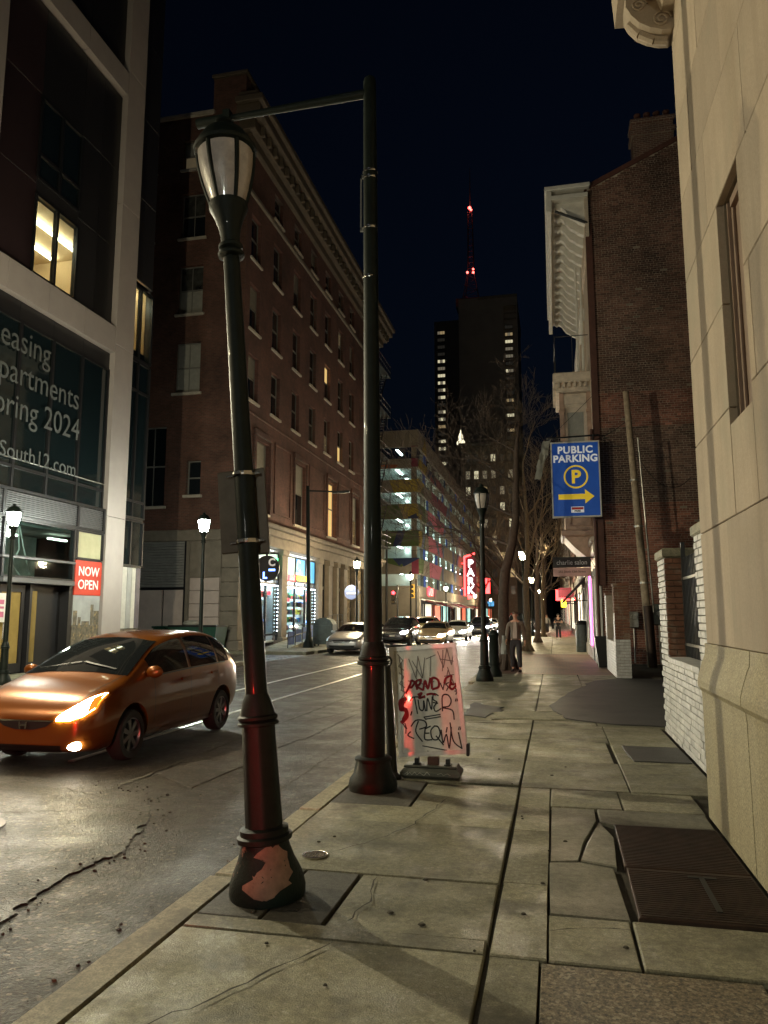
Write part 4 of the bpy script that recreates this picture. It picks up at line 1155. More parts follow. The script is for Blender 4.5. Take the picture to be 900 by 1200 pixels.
# right-hand bay: beige pane, red NOW OPEN sign, poster
MAT['beige_pane'] = mat('lit_beige_pane', (.34, .32, .20), .2, var=.2, vs=1.5, emit=(.8, .72, .42), es=.16, coat=.4)
curtain(wbld, 20.84, 22.22, 3.38, 4.28, 1, 'beige_pane', x=-14.62)
MAT['now_red'] = mat('now_open_red', (.55, .045, .02), .5, var=.12, vs=1, emit=(.8, .05, .02), es=.12)
b = MB(); b.box(-14.66, 20.82, 2.24, -14.58, 22.22, 3.33); nos = b.build('now_open_sign', 'now_red', wbld)
MAT['now_white'] = mat('now_open_letters', (.78, .72, .66), .5, var=0, emit=(1, .9, .85), es=.25)
lettering('NOW', .42, 'now_white', wbld, (-14.572, 21.52, 2.98), FACE_EAST, bold=.004); lettering('OPEN', .42, 'now_white', wbld, (-14.572, 21.52, 2.56), FACE_EAST, bold=.004)
MAT['poster_sky'] = mat('poster_sky', (.36, .36, .35), .5, var=.25, vs=1.2)
MAT['poster_city'] = mat('poster_city', (.13, .11, .08), .5, var=.6, vs=7, stain=(.42, .30, .14), stain_s=6)
MAT['poster_dark'] = mat('poster_dark', (.10, .085, .11), .5, var=.2)
MAT['poster_beige'] = mat('poster_beige', (.42, .30, .22), .5, var=.2)
b = MB(); b.box(-14.66, 20.82, 1.3, -14.60, 22.22, 2.23); po = b.build('poster', 'poster_sky', wbld, label='printed skyline poster below the red sign')
for (y0, y1, z1) in ((20.85, 21.05, 1.75), (21.1, 21.25, 1.55), (21.3, 21.7, 1.42), (21.75, 21.9, 1.95), (21.92, 22.2, 1.75)):
    q = MB(); q.box(-14.61, y0, 1.3, -14.595, y1, z1); q.build('print', 'poster_city', po)
b = MB(); b.box(-14.66, 20.82, .55, -14.60, 22.22, 1.29); b.build('poster', 'poster_city', wbld)
b = MB(); b.box(-14.66, 20.82, .02, -14.60, 22.22, .54); b.build('poster', 'now_red', wbld)
# end bay beyond the white column
panels(wbld, 'cladding_panel', 'panel_dark', 'x', -14.78, .1, 23.36, 24.95, 14.0, 27, 2, 4)
curtain(wbld, 23.36, 24.95, 5.1, 10.9, 2, 'glass_teal', x=-14.78, rail=[5.7, 9.8])
curtain(wbld, 23.36, 24.95, 3.36, 5.0, 2, 'glass_teal', x=-14.78)
for (y0, y1, m) in ((23.4, 23.62, 'poster_beige'), (23.64, 24.05, 'white_paint'), (24.07, 24.36, 'poster_sky'), (24.38, 24.62, 'white_paint'), (24.64, 24.93, 'poster_dark')):
    b = MB(); b.box(-14.86, y0, 1.15, -14.76, y1, 3.3); b.build('poster', m, wbld)
b = MB(); b.box(-14.86, 23.4, .05, -14.76, 24.93, 1.13); b.build('poster', 'poster_city', wbld)
b = MB(); b.box(-19.2, 24.9, 0, -14.86, 24.99, 27); b.build('end_wall', 'panel_dark', wbld)
# short stub wall so the skin closes to the core
b = MB(); b.box(-19.2, 12, 0, -15.4, 17.4, 5.0); b.box(-19.2, 20.8, 0, -15.2, 24.9, 2.6); b.build('core', 'panel_dark', wbld)

# ================================================================== BRICK HOTEL
ht = thing('brick_hotel', 'eight-storey red brick hotel with a heavy cornice and lit shops below', 'building', (-18, 48, 0))
HY0, HY1 = 33.0, 62.5
rows = [(12.3, 2.35), (15.95, 2.4), (19.7, 2.35), (23.5, 1.45)]
bays = [33.65, 36.78, 40.05, 43.2, 46.35, 49.55, 52.6]
ops = []
for (z, h) in rows:
    for y in bays:
        if z > 23 and y < 36: continue
        ops.append((y - HY0, y - HY0 + 1.3, z, z + h))
low = [(34.9, 36.7), (40.8, 42.7), (47.3, 49.1), (53.5, 55.4)]
for (a, c) in low: ops.append((a - HY0, c - HY0, 6.85, 10.5))
MF = frame_M((FX, HY0, 0), RX)
b = MB(); wall_open(b, MF, 0, HY1 - HY0, 6.3, 25.4, ops, .28); b.build('street_wall', 'hotel_front', ht)
MAT['pane_lit'] = mat('lit_window_pane', (.5, .35, .12), .3, var=.15, vs=3, emit=(1., .66, .24), es=.75)
MAT['pane_dim'] = mat('dimly_lit_pane', (.2, .15, .08), .15, var=.3, vs=2, emit=(.9, .7, .4), es=.06, coat=.4)
MAT['pane_spot'] = mat('reflecting_pane', (.05, .05, .045), .06, var=.8, vs=2.4, coat=.6)
lit = {(47.3, 6.85): ('pane_lit', 'pane_lit'), (49.55, 12.3): ('pane_lit', 'glass_dark'), (46.35, 15.95): ('glass_dark', 'pane_lit'), (53.5, 6.85): ('pane_dim', 'blind'), (36.78, 15.95): ('glass_dark', 'pane_spot'), (46.35, 12.3): ('pane_dim', 'glass_dark'), (49.55, 19.7): ('glass_dark', 'pane_dim')}
rr = random.Random(4)
for (u0, u1, z0, z1) in ops:
    y = HY0 + u0
    k = next((v for (yy, zz), v in lit.items() if abs(yy - y) < .1 and abs(zz - z0) < .1), None)
    if k is None: k = rr.choice((('glass_dark', 'glass_dark'), ('glass_dark', 'blind'), ('glass_dark', 'glass_dark'), ('pane_spot', 'glass_dark')))
    window(ht, (FX, y, z0), RX, round(u1 - u0, 2), round(z1 - z0, 2), .28, k, split=.52)
SXL = -30.0
MS = frame_M((SXL, HY0, 0), RY)
sops = []
for (z, h) in ((12.55, 2.6), (16.65, 2.55), (20.7, 2.45), (24.5, 1.6)):
    for x in (-18.12, -21.0): sops.append((x - SXL, x - SXL + 1.35, z, z + h))
sops += [(-19.9 - SXL, -18.45 - SXL, 6.9, 10.9), (-17.3 - SXL, -16.55 - SXL, 7.4, 9.1)]
b = MB(); wall_open(b, MS, 0, FX - SXL, 5.7, 27.4, sops, .28); b.build('side_wall', 'hotel_side', ht)
for i, (u0, u1, z0, z1) in enumerate(sops):
    k = (('blind', 'blind'), ('glass_dark', 'blind'), ('blind', 'pane_spot'), ('glass_dark', 'blind'), ('glass_dark', 'pane_spot'), ('glass_dark', 'blind'), ('pane_dim', 'blind'), ('glass_dark', 'blind'), ('glass_dark', 'glass_teal'), ('glass_dark', 'glass_dark'))[i]
    window(ht, (SXL + u0, HY0, z0), RY, round(u1 - u0, 2), round(z1 - z0, 2), .28, k, cols=2 if z1 - z0 > 2 else 1, split=.5)
b = MB(); b.box(SXL, HY0 + .3, 6.3, FX - .3, HY1, 27.2); b.build('core', 'panel_dark', ht)
b = MB(); b.box(FX - 2, HY1 - .02, 0, FX - .02, HY1 + .02, 26); b.build('end_wall', 'hotel_front', ht)
# cornice, string courses, corner parapet
def band(name, z0, z1, out, m='hotel_cornice', y1=HY1 + .3, y0=HY0 - .0, ch=.04):
    q = MB(); q.bbox(FX - .3, y0 - out, z0, FX + out, y1 + out, z1, ch); return q.build(name, m, ht)
band('string_course', 22.95, 23.2, .12, 'hotel_stone'); band('string_course', 11.6, 11.75, .05, 'hotel_front')
band('cornice', 25.4, 25.9, .25); band('cornice', 25.9, 26.5, .55); band('cornice', 26.5, 27.0, .95); band('cornice', 27.0, 27.35, 1.15); band('cornice', 27.35, 27.9, .7)
q = MB(); q.bbox(0, 0, 0, .5, .22, .55, .03); qm = q.mesh('cornice_block', 'hotel_cornice')
for k in range(34): inst('cornice_block', qm, ht, (FX + .25, HY0 + .2 + k * .9, 25.93))
b = MB(); b.bbox(SXL, HY0 - .18, 27.4, -16.4, HY0 + .3, 27.6, .03); b.build('coping', 'sill', ht)
b = MB(); b.bbox(-16.5, HY0 - .05, 27.0, FX - .2, HY0 + 2.6, 29.4, .05); b.build('corner_parapet', 'hotel_side', ht)
b = MB(); b.bbox(-16.6, HY0 - .15, 29.4, FX - .1, HY0 + 2.7, 29.6, .04); b.build('coping', 'hotel_cornice', ht)
# recessed brick panels with raised frames on the tall second storey
for (a, c) in ((37.5, 40.1), (43.4, 46.6), (49.8, 52.9)):
    b = MB()
    b.bbox(FX - .01, a, 7.0, FX + .05, a + .14, 10.9, .02); b.bbox(FX - .01, c - .14, 7.0, FX + .05, c, 10.9, .02); b.bbox(FX - .01, a + .14, 10.76, FX + .05, c - .14, 10.9, .02); b.bbox(FX - .01, a + .14, 7.0, FX + .05, c - .14, 7.1, .02)
    b.build('panel_frame', 'hotel_front', ht)
for (a, c) in low:
    b = MB(); b.bbox(FX - .01, a - .28, 6.8, FX + .09, a - .08, 10.7, .03); b.bbox(FX - .01, c + .08, 6.8, FX + .09, c + .28, 10.7, .03); b.bbox(FX - .01, a - .28, 10.7, FX + .12, c + .28, 11.0, .03); b.build('window_surround', 'hotel_front', ht)
# stone ground floor
b = MB(); b.bbox(FX - .4, HY0 - .25, 6.1, FX + .55, HY1 + .3, 6.32, .05); b.bbox(FX - .4, HY0 - .12, 5.75, FX + .3, HY1 + .2, 6.1, .05); b.bbox(FX - .4, HY0 - .05, 5.2, FX + .12, HY1 + .1, 5.75, .02); b.build('shop_cornice', 'hotel_stone', ht)
b = MB(); b.bbox(SXL, HY0 - .12, 5.15, FX - .42, HY0 + .3, 5.7, .04); b.build('shop_cornice', 'hotel_stone', ht)
pier_y = [(33.0, 35.2), (38.75, 39.6), (45.25, 46.1), (47.5, 48.3), (49.4, 49.9), (51.2, 52.0), (54.2, 55.0), (57.4, 58.2), (60.6, 62.5)]
for (a, c) in pier_y:
    b = MB(); b.bbox(FX - .4, a, .45, FX + .1, c, 5.2, .03); b.bbox(FX - .4, a - .06, -.02, FX + .2, c + .06, .45, .03); b.bbox(FX - .4, a - .05, 4.85, FX + .18, c + .05, 5.19, .03); b.build('stone_pier', 'hotel_stone', ht)
b = MB()
for k in range(7): b.bbox(-15.25, HY0 - .10, .45 + k * .68, FX + .11, HY0 + .02, .45 + k * .68 + .665, .025)
b.bbox(-15.3, HY0 - .2, -.02, FX + .21, HY0 + .02, .45, .03)
b.build('corner_stones', 'hotel_stone', ht)
# side: plain wall, blocked opening, roll shutter
b = MB(); b.box(-16.95, HY0 - .02, 0, -15.3, HY0 + .3, 5.15); b.box(SXL, HY0, 0, -19.9, HY0 + .3, 5.15); b.box(-17.12, HY0 - .06, 0, -16.95, HY0 + .3, 5.15); b.build('side_base', 'hotel_stone', ht)
for k in range(5):
    b = MB(); b.bbox(-16.86, HY0 - .10, .3 + k * .62, -15.36, HY0 - .015, .3 + k * .62 + .60, .02); b.build('infill_panel', 'pale_board', ht)
b = MB(); b.bbox(-16.9, HY0 - .07, 3.42, -15.32, HY0 - .012, 5.1, .01); b.build('infill_panel', 'hotel_stone', ht)
q = MB(); q.prism([(0, 0, 0), (0, -.05, .02), (0, -.05, .10), (0, -.01, .125)], (2.35, 0, 0)); qm = q.mesh('shutter_slat', 'shutter')
for k in range(17): inst('shutter_slat', qm, ht, (-19.6, HY0 + .1, 2.95 + k * .13))
b = MB(); b.box(-19.85, HY0 + .12, 0, -17.1, HY0 + .2, 5.2); b.build('shutter_back', 'panel_dark', ht)
for (x0, x1) in ((-19.7, -18.35), (-18.25, -17.2)):
    b = MB(); b.bbox(x0, HY0 + .0, .05, x1, HY0 + .1, 2.85, .01); b.build('pale_board', 'pale_board', ht)
b = MB(); b.box(-17.22, HY0 - .04, 0, -17.12, HY0 + .1, 5.2); b.box(-19.8, HY0 - .03, 2.82, -17.2, HY0 + .08, 2.95); b.build('shutter_frame', 'mullion', ht)
# lit shops behind glass
MAT['shop_wall'] = mat('shop_back_wall', (.6, .62, .62), .8, var=.15, vs=2)
MAT['shop_light'] = glow('shop_ceiling_light', (.86, .95, 1.), 22.)
MAT['led_white'] = glow('led_strip', (.75, .88, 1.), 10.)
MAT['led_blue'] = glow('blue_led', (.16, .32, 1.), 6.)
MAT['led_red'] = glow('red_led', (1., .03, .05), 5.)
MAT['led_yellow'] = glow('yellow_led', (1., .75, .03), 4.)
MAT['led_green'] = glow('green_led', (.1, 1., .35), 2.5)
MAT['panel_blue'] = glow('blue_lightbox', (.08, .42, .85), .75)
MAT['panel_pale'] = glow('pale_lightbox', (.6, .85, .8), .5)
for n_, c_ in (('a', (.6, .05, .04)), ('b', (.05, .2, .6)), ('c', (.7, .6, .08)), ('d', (.08, .4, .15)), ('e', (.7, .7, .7)), ('f', (.5, .2, .45))):
    MAT['goods_' + n_] = mat('goods', c_, .5, var=.2, vs=10)
def shop(y0, y1, z0=.9, z1=4.95, trans=3.55, tm=('panel_pale', 'panel_blue'), sign=True, n=2):
    q = MB(); xb = FX - 2.2
    q.box(xb - .1, y0, .3, xb, y1, 5.1); q.box(xb, y0 - .02, .3, FX - .4, y0 + .02, 5.1); q.box(xb, y1 - .02, .3, FX - .4, y1 + .02, 5.1); q.box(xb, y0, .2, FX - .3, y1, .3); q.box(xb, y0, 5.1, FX - .3, y1, 5.15)
    sh = q.build('shop_interior', 'shop_wall', ht)
    q = MB(); q.box(FX - 1.9, y0 + .2, 3.30, FX - .6, y1 - .2, 3.36); q.build('ceiling_light', 'shop_light', sh)
    for m in 'abcdef':
        q = MB()
        for r in range(5):
            for k in range(int((y1 - y0) / .22)):
                if R.random() < .22:
                    y = y0 + .1 + k * .22; q.box(FX - 1.4 + r * .12, y, .75 + r * .46, FX - 1.15 + r * .12, y + R.uniform(.1, .2), .75 + r * .46 + R.uniform(.16, .36))
        if q.f: tag(q.build('goods', 'goods_' + m, sh), kind='stuff')
    q = MB(); t = .05
    for i in range(n + 1):
        y = y0 + (y1 - y0) * i / n; q.box(FX - .22, y - t, .3, FX - .1, y + t, z1)
    for z in (.62, trans - .25, trans, z1): q.box(FX - .21, y0 + t, z - t, FX - .11, y1 - t, z + t)
    fr = q.build('shop_window', 'mullion', ht)
    for i in range(n):
        a, c = y0 + (y1 - y0) * i / n + t, y0 + (y1 - y0) * (i + 1) / n - t
        q = MB(); q.box(FX - .17, a, .67, FX - .16, c, trans - .3); q.build('pane', 'glass_clear', fr)
        q = MB(); q.box(FX - .19, a, trans + .05, FX - .15, c, z1 - .05); q.build('transom_pane', tm[i % len(tm)], fr)
    for y in (y0 + .12, y1 - .12):
        q = MB()
        for k in range(12): q.ball((FX - .08, y, .8 + k * .2), .035, n=6, k=4)
        q.build('light_string', 'led_white', fr)
    q = MB(); q.box(FX - .1, y0 + .1, trans - .38, FX - .06, y1 - .1, trans - .33); q.build('light_strip', 'led_white', fr)
    return fr
s1 = shop(35.25, 38.7, tm=('panel_pale', 'panel_pale'))
s2 = shop(39.65, 45.2, tm=('panel_pale', 'panel_blue', 'panel_blue'), n=3)
q = MB(); q.box(FX - .09, 40.2, 3.58, FX - .05, 41.3, 3.92); q.build('sign_board', 'led_red', s2)
q = MB(); q.box(FX - .09, 41.45, 3.56, FX - .05, 43.5, 3.96); q.build('sign_board', 'sign_black', s2)
lettering('DELI', .34, 'now_white', s2, (FX - .045, 40.75, 3.75), FACE_EAST, bold=.01)
lettering('GROCERY', .42, 'led_yellow', s2, (FX - .045, 42.48, 3.76), FACE_EAST, bold=.012, sx=.95)
q = MB(); q.tube([(FX - .06, 41.9 + .32 * math.cos(a_ * .35 + .6), 4.5 + .32 * math.sin(a_ * .35 + .6)) for a_ in range(15)], .05, 6); q.build('logo_ring', 'panel_pale', s2)
q = MB(); q.bbox(FX - .08, 38.0, 4.35, FX - .04, 38.45, 4.7, .02); q.build('green_sign', 'led_green', s1)
for (y, z, m) in ((36.0, 2.5, 'led_red'), (37.6, 2.7, 'led_red'), (40.6, 2.4, 'led_red'), (41.0, 2.9, 'led_blue'), (44.4, 2.6, 'led_blue'), (37.0, 1.2, 'led_blue'), (43.9, 1.1, 'led_blue')):
    q = MB(); q.bbox(FX - .3, y, z, FX - .26, y + .4, z + .2, .02); q.build('window_sign', m, s1 if y < 39 else s2)
# darker bays further on
for (a, c, m) in ((46.1, 47.5, 'glass_dark'), (48.3, 49.4, 'pane_dim'), (49.9, 51.2, 'glass_dark'), (52.0, 54.2, 'pane_dim'), (55.0, 57.4, 'pane_dim'), (58.2, 60.6, 'pane_lit')):
    q = MB(); q.box(FX - .3, a, 0, FX - .2, a + .1, 5.2); q.box(FX - .3, c - .1, 0, FX - .2, c, 5.2); q.box(FX - .3, a + .1, 3.3, FX - .2, c - .1, 3.5); q.box(FX - .3, a + .1, 0, FX - .2, c - .1, .8)
    f = q.build('shop_window', 'mullion', ht)
    q = MB(); q.box(FX - .28, a + .1, .8, FX - .24, c - .1, 3.3); q.build('pane', m, f)
    q = MB(); q.box(FX - .28, a + .1, 3.5, FX - .24, c - .1, 5.2); q.build('transom_pane', m if m != 'pane_lit' else 'panel_blue', f)
b = MB(); b.box(FX - .6, 46, 0, FX - .5, HY1 - 1, 5.2); b.build('core', 'panel_dark', ht)
# fire escape near the far end
fe_ = thing('fire_escape', 'black iron fire escape zigzagging down the far end of the brick hotel', 'fire escape', (FX + .7, 60, 7))
for k, z in enumerate((7.2, 11.0, 14.8, 18.6, 22.2)):
    b = MB(); b.bbox(FX + .06, 57.6, z, FX + 1.1, 62.2, z + .08, .01); b.build('platform', 'iron', fe_)
    b = MB()
    for zz in (.5, 1.0): b.tube([(FX + 1.08, 57.6, z + zz), (FX + 1.08, 62.2, z + zz)], .03, 4); b.tube([(FX + .06, 57.6, z + zz), (FX + 1.08, 57.6, z + zz)], .03, 4)
    for j in range(9): b.cyl((FX + 1.08, 57.6 + j * .575, z), (FX + 1.08, 57.6 + j * .575, z + 1.0), .02, .02, 4)
    b.build('railing', 'iron', fe_)
    if k < 4:
        b = MB(); b.tube([(FX + .5, 58.2, z + .1), (FX + .5, 61.4, z + 3.8)], .05, 4); b.tube([(FX + .95, 58.2, z + .1), (FX + .95, 61.4, z + 3.8)], .05, 4)
        for j in range(12): b.box(FX + .5, 58.2 + j * .27, z + .2 + j * .31, FX + .95, 58.35 + j * .27, z + .23 + j * .31)
        b.build('stair', 'iron', fe_)
# round bar sign hanging from the shopfront
rs = thing('round_shop_sign', 'round black hanging sign with white letters behind the leaning lamp post', 'sign', (-13.4, 34.0, 3.8))
b = MB(); b.cyl((-13.4, 33.94, 3.85), (-13.4, 34.06, 3.85), .62, .62, 28); b.build('disc', 'sign_black', rs)
lettering('C', .5, 'now_white', rs, (-13.15, 33.93, 4.12), FACE_CAM, bold=.02); lettering('L', .42, 'led_blue', rs, (-13.5, 33.93, 3.5), FACE_CAM, bold=.02)
b = MB(); b.box(-13.3, 33.92, 3.72, -12.98, 33.935, 3.82); b.build('bar_mark', 'led_blue', rs)
b = MB(); b.tube([(FX + .1, 34, 4.55), (-13.0, 34, 4.55)], .03, 6); b.tube([(-13.4, 34, 4.55), (-13.4, 34, 4.45)], .02, 5); b.build('bracket', 'iron', rs)
# entrance ramp with railings
rp = thing('ramp', 'pale concrete entrance ramp with dark railings before the lit shops', 'ramp', (-13.5, 41, 0))
b = MB(); b.prism([(-14.3, 36.0, 0), (-14.3, 46, 0), (-14.3, 46, .75), (-14.3, 44.2, .75), (-14.3, 36.2, .02)], (1.3, 0, 0)); b.build('slope', 'concrete', rp)
for k in range(10):
    y = 36.0 + k * 1.1; z = max(0, min(.75, (y - 36.2) / 8 * .73))
    b = MB(); b.box(-13.04, y - .02, z, -13.0, y + .02, z + .95); b.build('rail_post', 'iron', rp)
b = MB()
for h in (.5, .95): b.tube([(-13.02, 36.0, h), (-13.02, 44.2, .73 + h), (-13.02, 46, .73 + h)], .022, 5)
b.build('hand_rail', 'iron', rp)
MAT['blue_panel'] = mat('blue_banner', (.05, .09, .25), .6, var=.4, vs=4)
for k in range(6):
    b = MB(); b.box(-13.05, 36.1 + k * 1.1, .15 + k * .1, -13.03, 37.0 + k * 1.1, .8 + k * .1); b.build('rail_panel', 'blue_panel', rp)
MAT['deck_back'] = mat('deck_back_wall', (.7, .74, .7), .8, var=.25, vs=.4)
# ================================================================== PARKING GARAGE WITH A MURAL
gr = thing('parking_garage', 'concrete parking garage with bright open decks and a painted mural', 'garage', (-18, 110, 0))
GY0, GY1, GX = 82.0, 152.0, -14.5
opn = [(4.9, 6.2), (8.0, 9.3), (11.1, 12.4), (14.1, 15.4), (16.9, 18.2), (19.3, 20.6)]
solid = [(6.2, 8.0), (9.3, 11.1), (12.4, 14.1), (15.4, 16.9), (18.2, 19.3), (20.6, 22.6)]
for (z0, z1) in solid:
    b = MB(); b.bbox(GX - .3, GY0, z0, GX, GY1, z1, .03); b.box(-34, GY0, z0 + .02, GX - .3, GY0 + .3, z1 - .02); b.build('spandrel', 'concrete_garage', gr)
b = MB()
for (z0, z1) in opn: b.box(-34, GY0 + .35, z0 - .75, GX - .35, GY1, z0 - .5)
b.build('decks', 'deck_back', gr)
b = MB(); b.box(-34, GY1 - .3, 4.5, GX - .3, GY1, 21); b.box(-34.3, GY0, 0, -34, GY1, 21); b.box(-26, GY0 + 3, 4.5, -25.6, GY1, 21); b.build('inner_wall', 'concrete_garage', gr)
MAT['deck_tube'] = glow('deck_tube', (.72, 1., .93), 16.)
b = MB(); b.box(-22, GY0 + .8, 4.5, -21.9, GY1, 21); b.box(-22, GY0 + 9, 4.5, GX - 1, GY0 + 9.1, 21); b.build('deck_wall', 'deck_back', gr)
for (z0, z1) in opn:
    q = MB()
    for k in range(12): q.box(-17.6, GY0 + 2.5 + k * 5.8, z1 + .25, -17.35, GY0 + 5.5 + k * 5.8, z1 + .33)
    tag(q.build('tube_lights', 'deck_tube', gr), kind='stuff')
for k in range(13):
    b = MB(); b.box(GX - .9, GY0 + .4 + k * 5.6, 0, GX - .35, GY0 + 1.0 + k * 5.6, 21); b.build('column', 'concrete_garage', gr)
b = MB(); b.bbox(GX - .35, GY0, 3.6, GX + .02, GY1, 4.9, .03); b.box(-34, GY0, 3.6, GX - .35, GY0 + .3, 4.9); b.box(-34, GY0 + .02, 0, -15.6, GY0 + .3, 3.6); b.bbox(-15.6, GY0, 0, GX, GY0 + 1.2, 3.6, .03)
b.build('lower_wall', 'concrete_garage', gr)
# mural painted across the spandrels: flat colour fields clipped to each spandrel
def clip(poly, z0, z1):
    def cl(P, f, inter):
        out = []
        for i in range(len(P)):
            a, c = P[i], P[(i + 1) % len(P)]
            if f(a): out.append(a)
            if f(a) != f(c): out.append(inter(a, c))
        return out
    P = cl(poly, lambda p: p[1] >= z0, lambda a, c: (a[0] + (c[0] - a[0]) * (z0 - a[1]) / (c[1] - a[1]), z0))
    if len(P) < 3: return []
    P = cl(P, lambda p: p[1] <= z1, lambda a, c: (a[0] + (c[0] - a[0]) * (z1 - a[1]) / (c[1] - a[1]), z1))
    return P if len(P) >= 3 else []
MAT['m_yellow'] = mat('mural_yellow', (.33, .24, .025), .8, var=.1); MAT['m_green'] = mat('mural_green', (.07, .105, .03), .8, var=.15)
MAT['m_pink'] = mat('mural_pink', (.50, .14, .19), .8, var=.12); MAT['m_rose'] = mat('mural_rose', (.22, .06, .085), .8, var=.12)
MAT['m_navy'] = mat('mural_navy', (.02, .03, .085), .8, var=.2); MAT['m_blue'] = mat('mural_blue', (.04, .11, .48), .8, var=.12)
MAT['m_grey'] = mat('mural_grey_blue', (.13, .16, .24), .8, var=.15); MAT['m_red'] = mat('mural_maroon', (.18, .025, .05), .8, var=.1); MAT['m_orange'] = mat('mural_orange', (.32, .09, .03), .8, var=.1)
_k = [0]
def mural(face, m, pts):
    _k[0] += 1; off = .006 + .0035 * _k[0]
    for (z0, z1) in solid + [(3.6, 4.9)]:
        q = MB(); P = clip(pts, z0 + .01, z1 - .01)
        if P:
            if face == 'y': q.prism([(u, GY0 - off, z) for u, z in P], (0, off, 0))
            else: q.prism([(GX + off, u, z) for u, z in P], (-off, 0, 0))
            q.build('mural_shape', m, gr)
mural('y', 'm_green', [(-34, 15.6), (-26, 17), (-14.52, 13.5), (-14.52, 8), (-16.5, 7), (-34, 12)])
mural('y', 'm_orange', [(-34, 19), (-17.6, 17.8), (-16.8, 18.6), (-34, 20)])
mural('y', 'm_yellow', [(-18.4, 18.2), (-16.4, 18.2), (-14.52, 13.6), (-14.52, 11.2), (-15.6, 11.0)])
mural('y', 'm_yellow', [(-16.0, 16.9), (-14.52, 16.9), (-14.52, 15.4), (-16.6, 15.4)])
mural('y', 'm_red', [(-15.3, 20.7), (-14.52, 20.7), (-14.52, 18.3), (-15.3, 18.3)])
mural('y', 'm_red', [(-15.3, 8), (-14.52, 8), (-14.52, 6.2), (-15.3, 6.2)])
tubeP = [(-14.6, 12.6), (-15.6, 12.2), (-16.4, 11.2), (-17.0, 9.4), (-17.2, 8.3), (-16.4, 7.4), (-14.6, 8.3)]
for a, c in zip(tubeP[:-1], tubeP[1:]):
    d = Vector((c[0] - a[0], c[1] - a[1])).normalized(); n = Vector((-d.y, d.x)) * .42
    mural('y', 'm_navy', [(a[0] - n.x, a[1] - n.y), (c[0] - n.x, c[1] - n.y), (c[0] + n.x, c[1] + n.y), (a[0] + n.x, a[1] + n.y)])
mural('x', 'm_yellow', [(82.02, 18.5), (86.5, 22.3), (88.5, 20), (84, 15), (82.02, 14.2)])
mural('x', 'm_green', [(82.02, 15.0), (85, 16.5), (87, 12), (84.5, 6.3), (82.02, 6.3)])
mural('x', 'm_yellow', [(82.02, 13), (83.5, 13), (84.5, 8), (82.02, 8)])
mural('x', 'm_rose', [(90, 19.2), (99, 19.6), (108, 16.2), (103, 13.2), (93, 12.6)])
mural('x', 'm_pink', [(88, 15.2), (91, 16), (101, 9), (93, 3.7), (89.5, 6.5)])
mural('x', 'm_pink', [(97, 12.8), (102, 14), (96, 7.5), (90, 4.2)])
for pth, m, hw in (([(83.5, 8.6), (86, 11.6), (90, 12.6), (94, 11.6), (97, 9.3)], 'm_grey', .55), ([(100, 6.3), (101, 12), (106, 16.8), (110, 13), (113, 7), (117, 11), (122, 17)], 'm_grey', .6), ([(88, 17), (90, 19.5), (93, 19), (96, 16.6)], 'm_navy', .5)):
    for a, c in zip(pth[:-1], pth[1:]):
        d = Vector((c[0] - a[0], c[1] - a[1])).normalized(); n = Vector((-d.y, d.x)) * hw
        mural('x', m, [(a[0] - n.x, a[1] - n.y), (c[0] - n.x, c[1] - n.y), (c[0] + n.x, c[1] + n.y), (a[0] + n.x, a[1] + n.y)])
# coloured fins hung in the deck openings of the street side
MAT['fin_pale'] = mat('pale_mesh_screen', (.5, .55, .62), .7, var=.4, vs=.5)
rr = random.Random(9)
for (z0, z1) in opn:
    y = GY0 + rr.uniform(2, 7)
    while y < GY1 - 3:
        L = rr.uniform(.9, 1.8)
        q = MB(); q.bbox(GX - .22, y, z0 - .02 + .04, GX - .12, y + L, z1 - .02, .01); q.build('deck_screen', rr.choice(('m_blue', 'm_blue', 'm_navy', 'fin_pale')), gr)
        y += L + rr.uniform(7, 17)
# shops under the garage
MAT['shop_glow'] = glow('shop_glow', (1., .85, .62), 1.1); MAT['shop_glow_red'] = glow('shop_glow_red', (1., .2, .1), .9); MAT['shop_glow_teal'] = glow('shop_glow_teal', (.5, .95, .85), .7)
for k in range(9):
    y = GY0 + 4 + k * 7.2
    q = MB(); q.box(GX - .2, y, .5, GX - .02, y + .15, 3.1); q.box(GX - .2, y + 5.2, .5, GX - .02, y + 5.35, 3.1); q.box(GX - .2, y + .15, 2.95, GX - .02, y + 5.2, 3.1)
    f = q.build('shop_window', 'mullion', gr)
    q = MB(); q.box(GX - .25, y + .15, .5, GX - .12, y + 5.2, 2.95); q.build('pane', ('shop_glow', 'shop_glow_red', 'shop_glow_teal', 'glass_dark')[k % 4], f)
    q = MB(); q.prism([(GX, y, 3.4), (GX + 1.3, y, 2.9), (GX + 1.3, y, 2.75), (GX, y, 3.2)], (0, 5.4, 0)); q.build('awning', ('panel_dark', 'm_red', 'white_paint')[k % 3], gr)
b = MB(); b.box(GX - .3, GY0 + 1.2, 0, GX - .26, GY1, 3.6); b.build('shop_wall', 'panel_dark', gr)
q = MB(); q.bbox(GX + .02, 87.4, 4.0, GX + .12, 91.4, 4.9, .05); q.ball((GX + .1, 88.2, 4.45), .1, .75, .6); q.build('red_sign', 'led_red', gr)
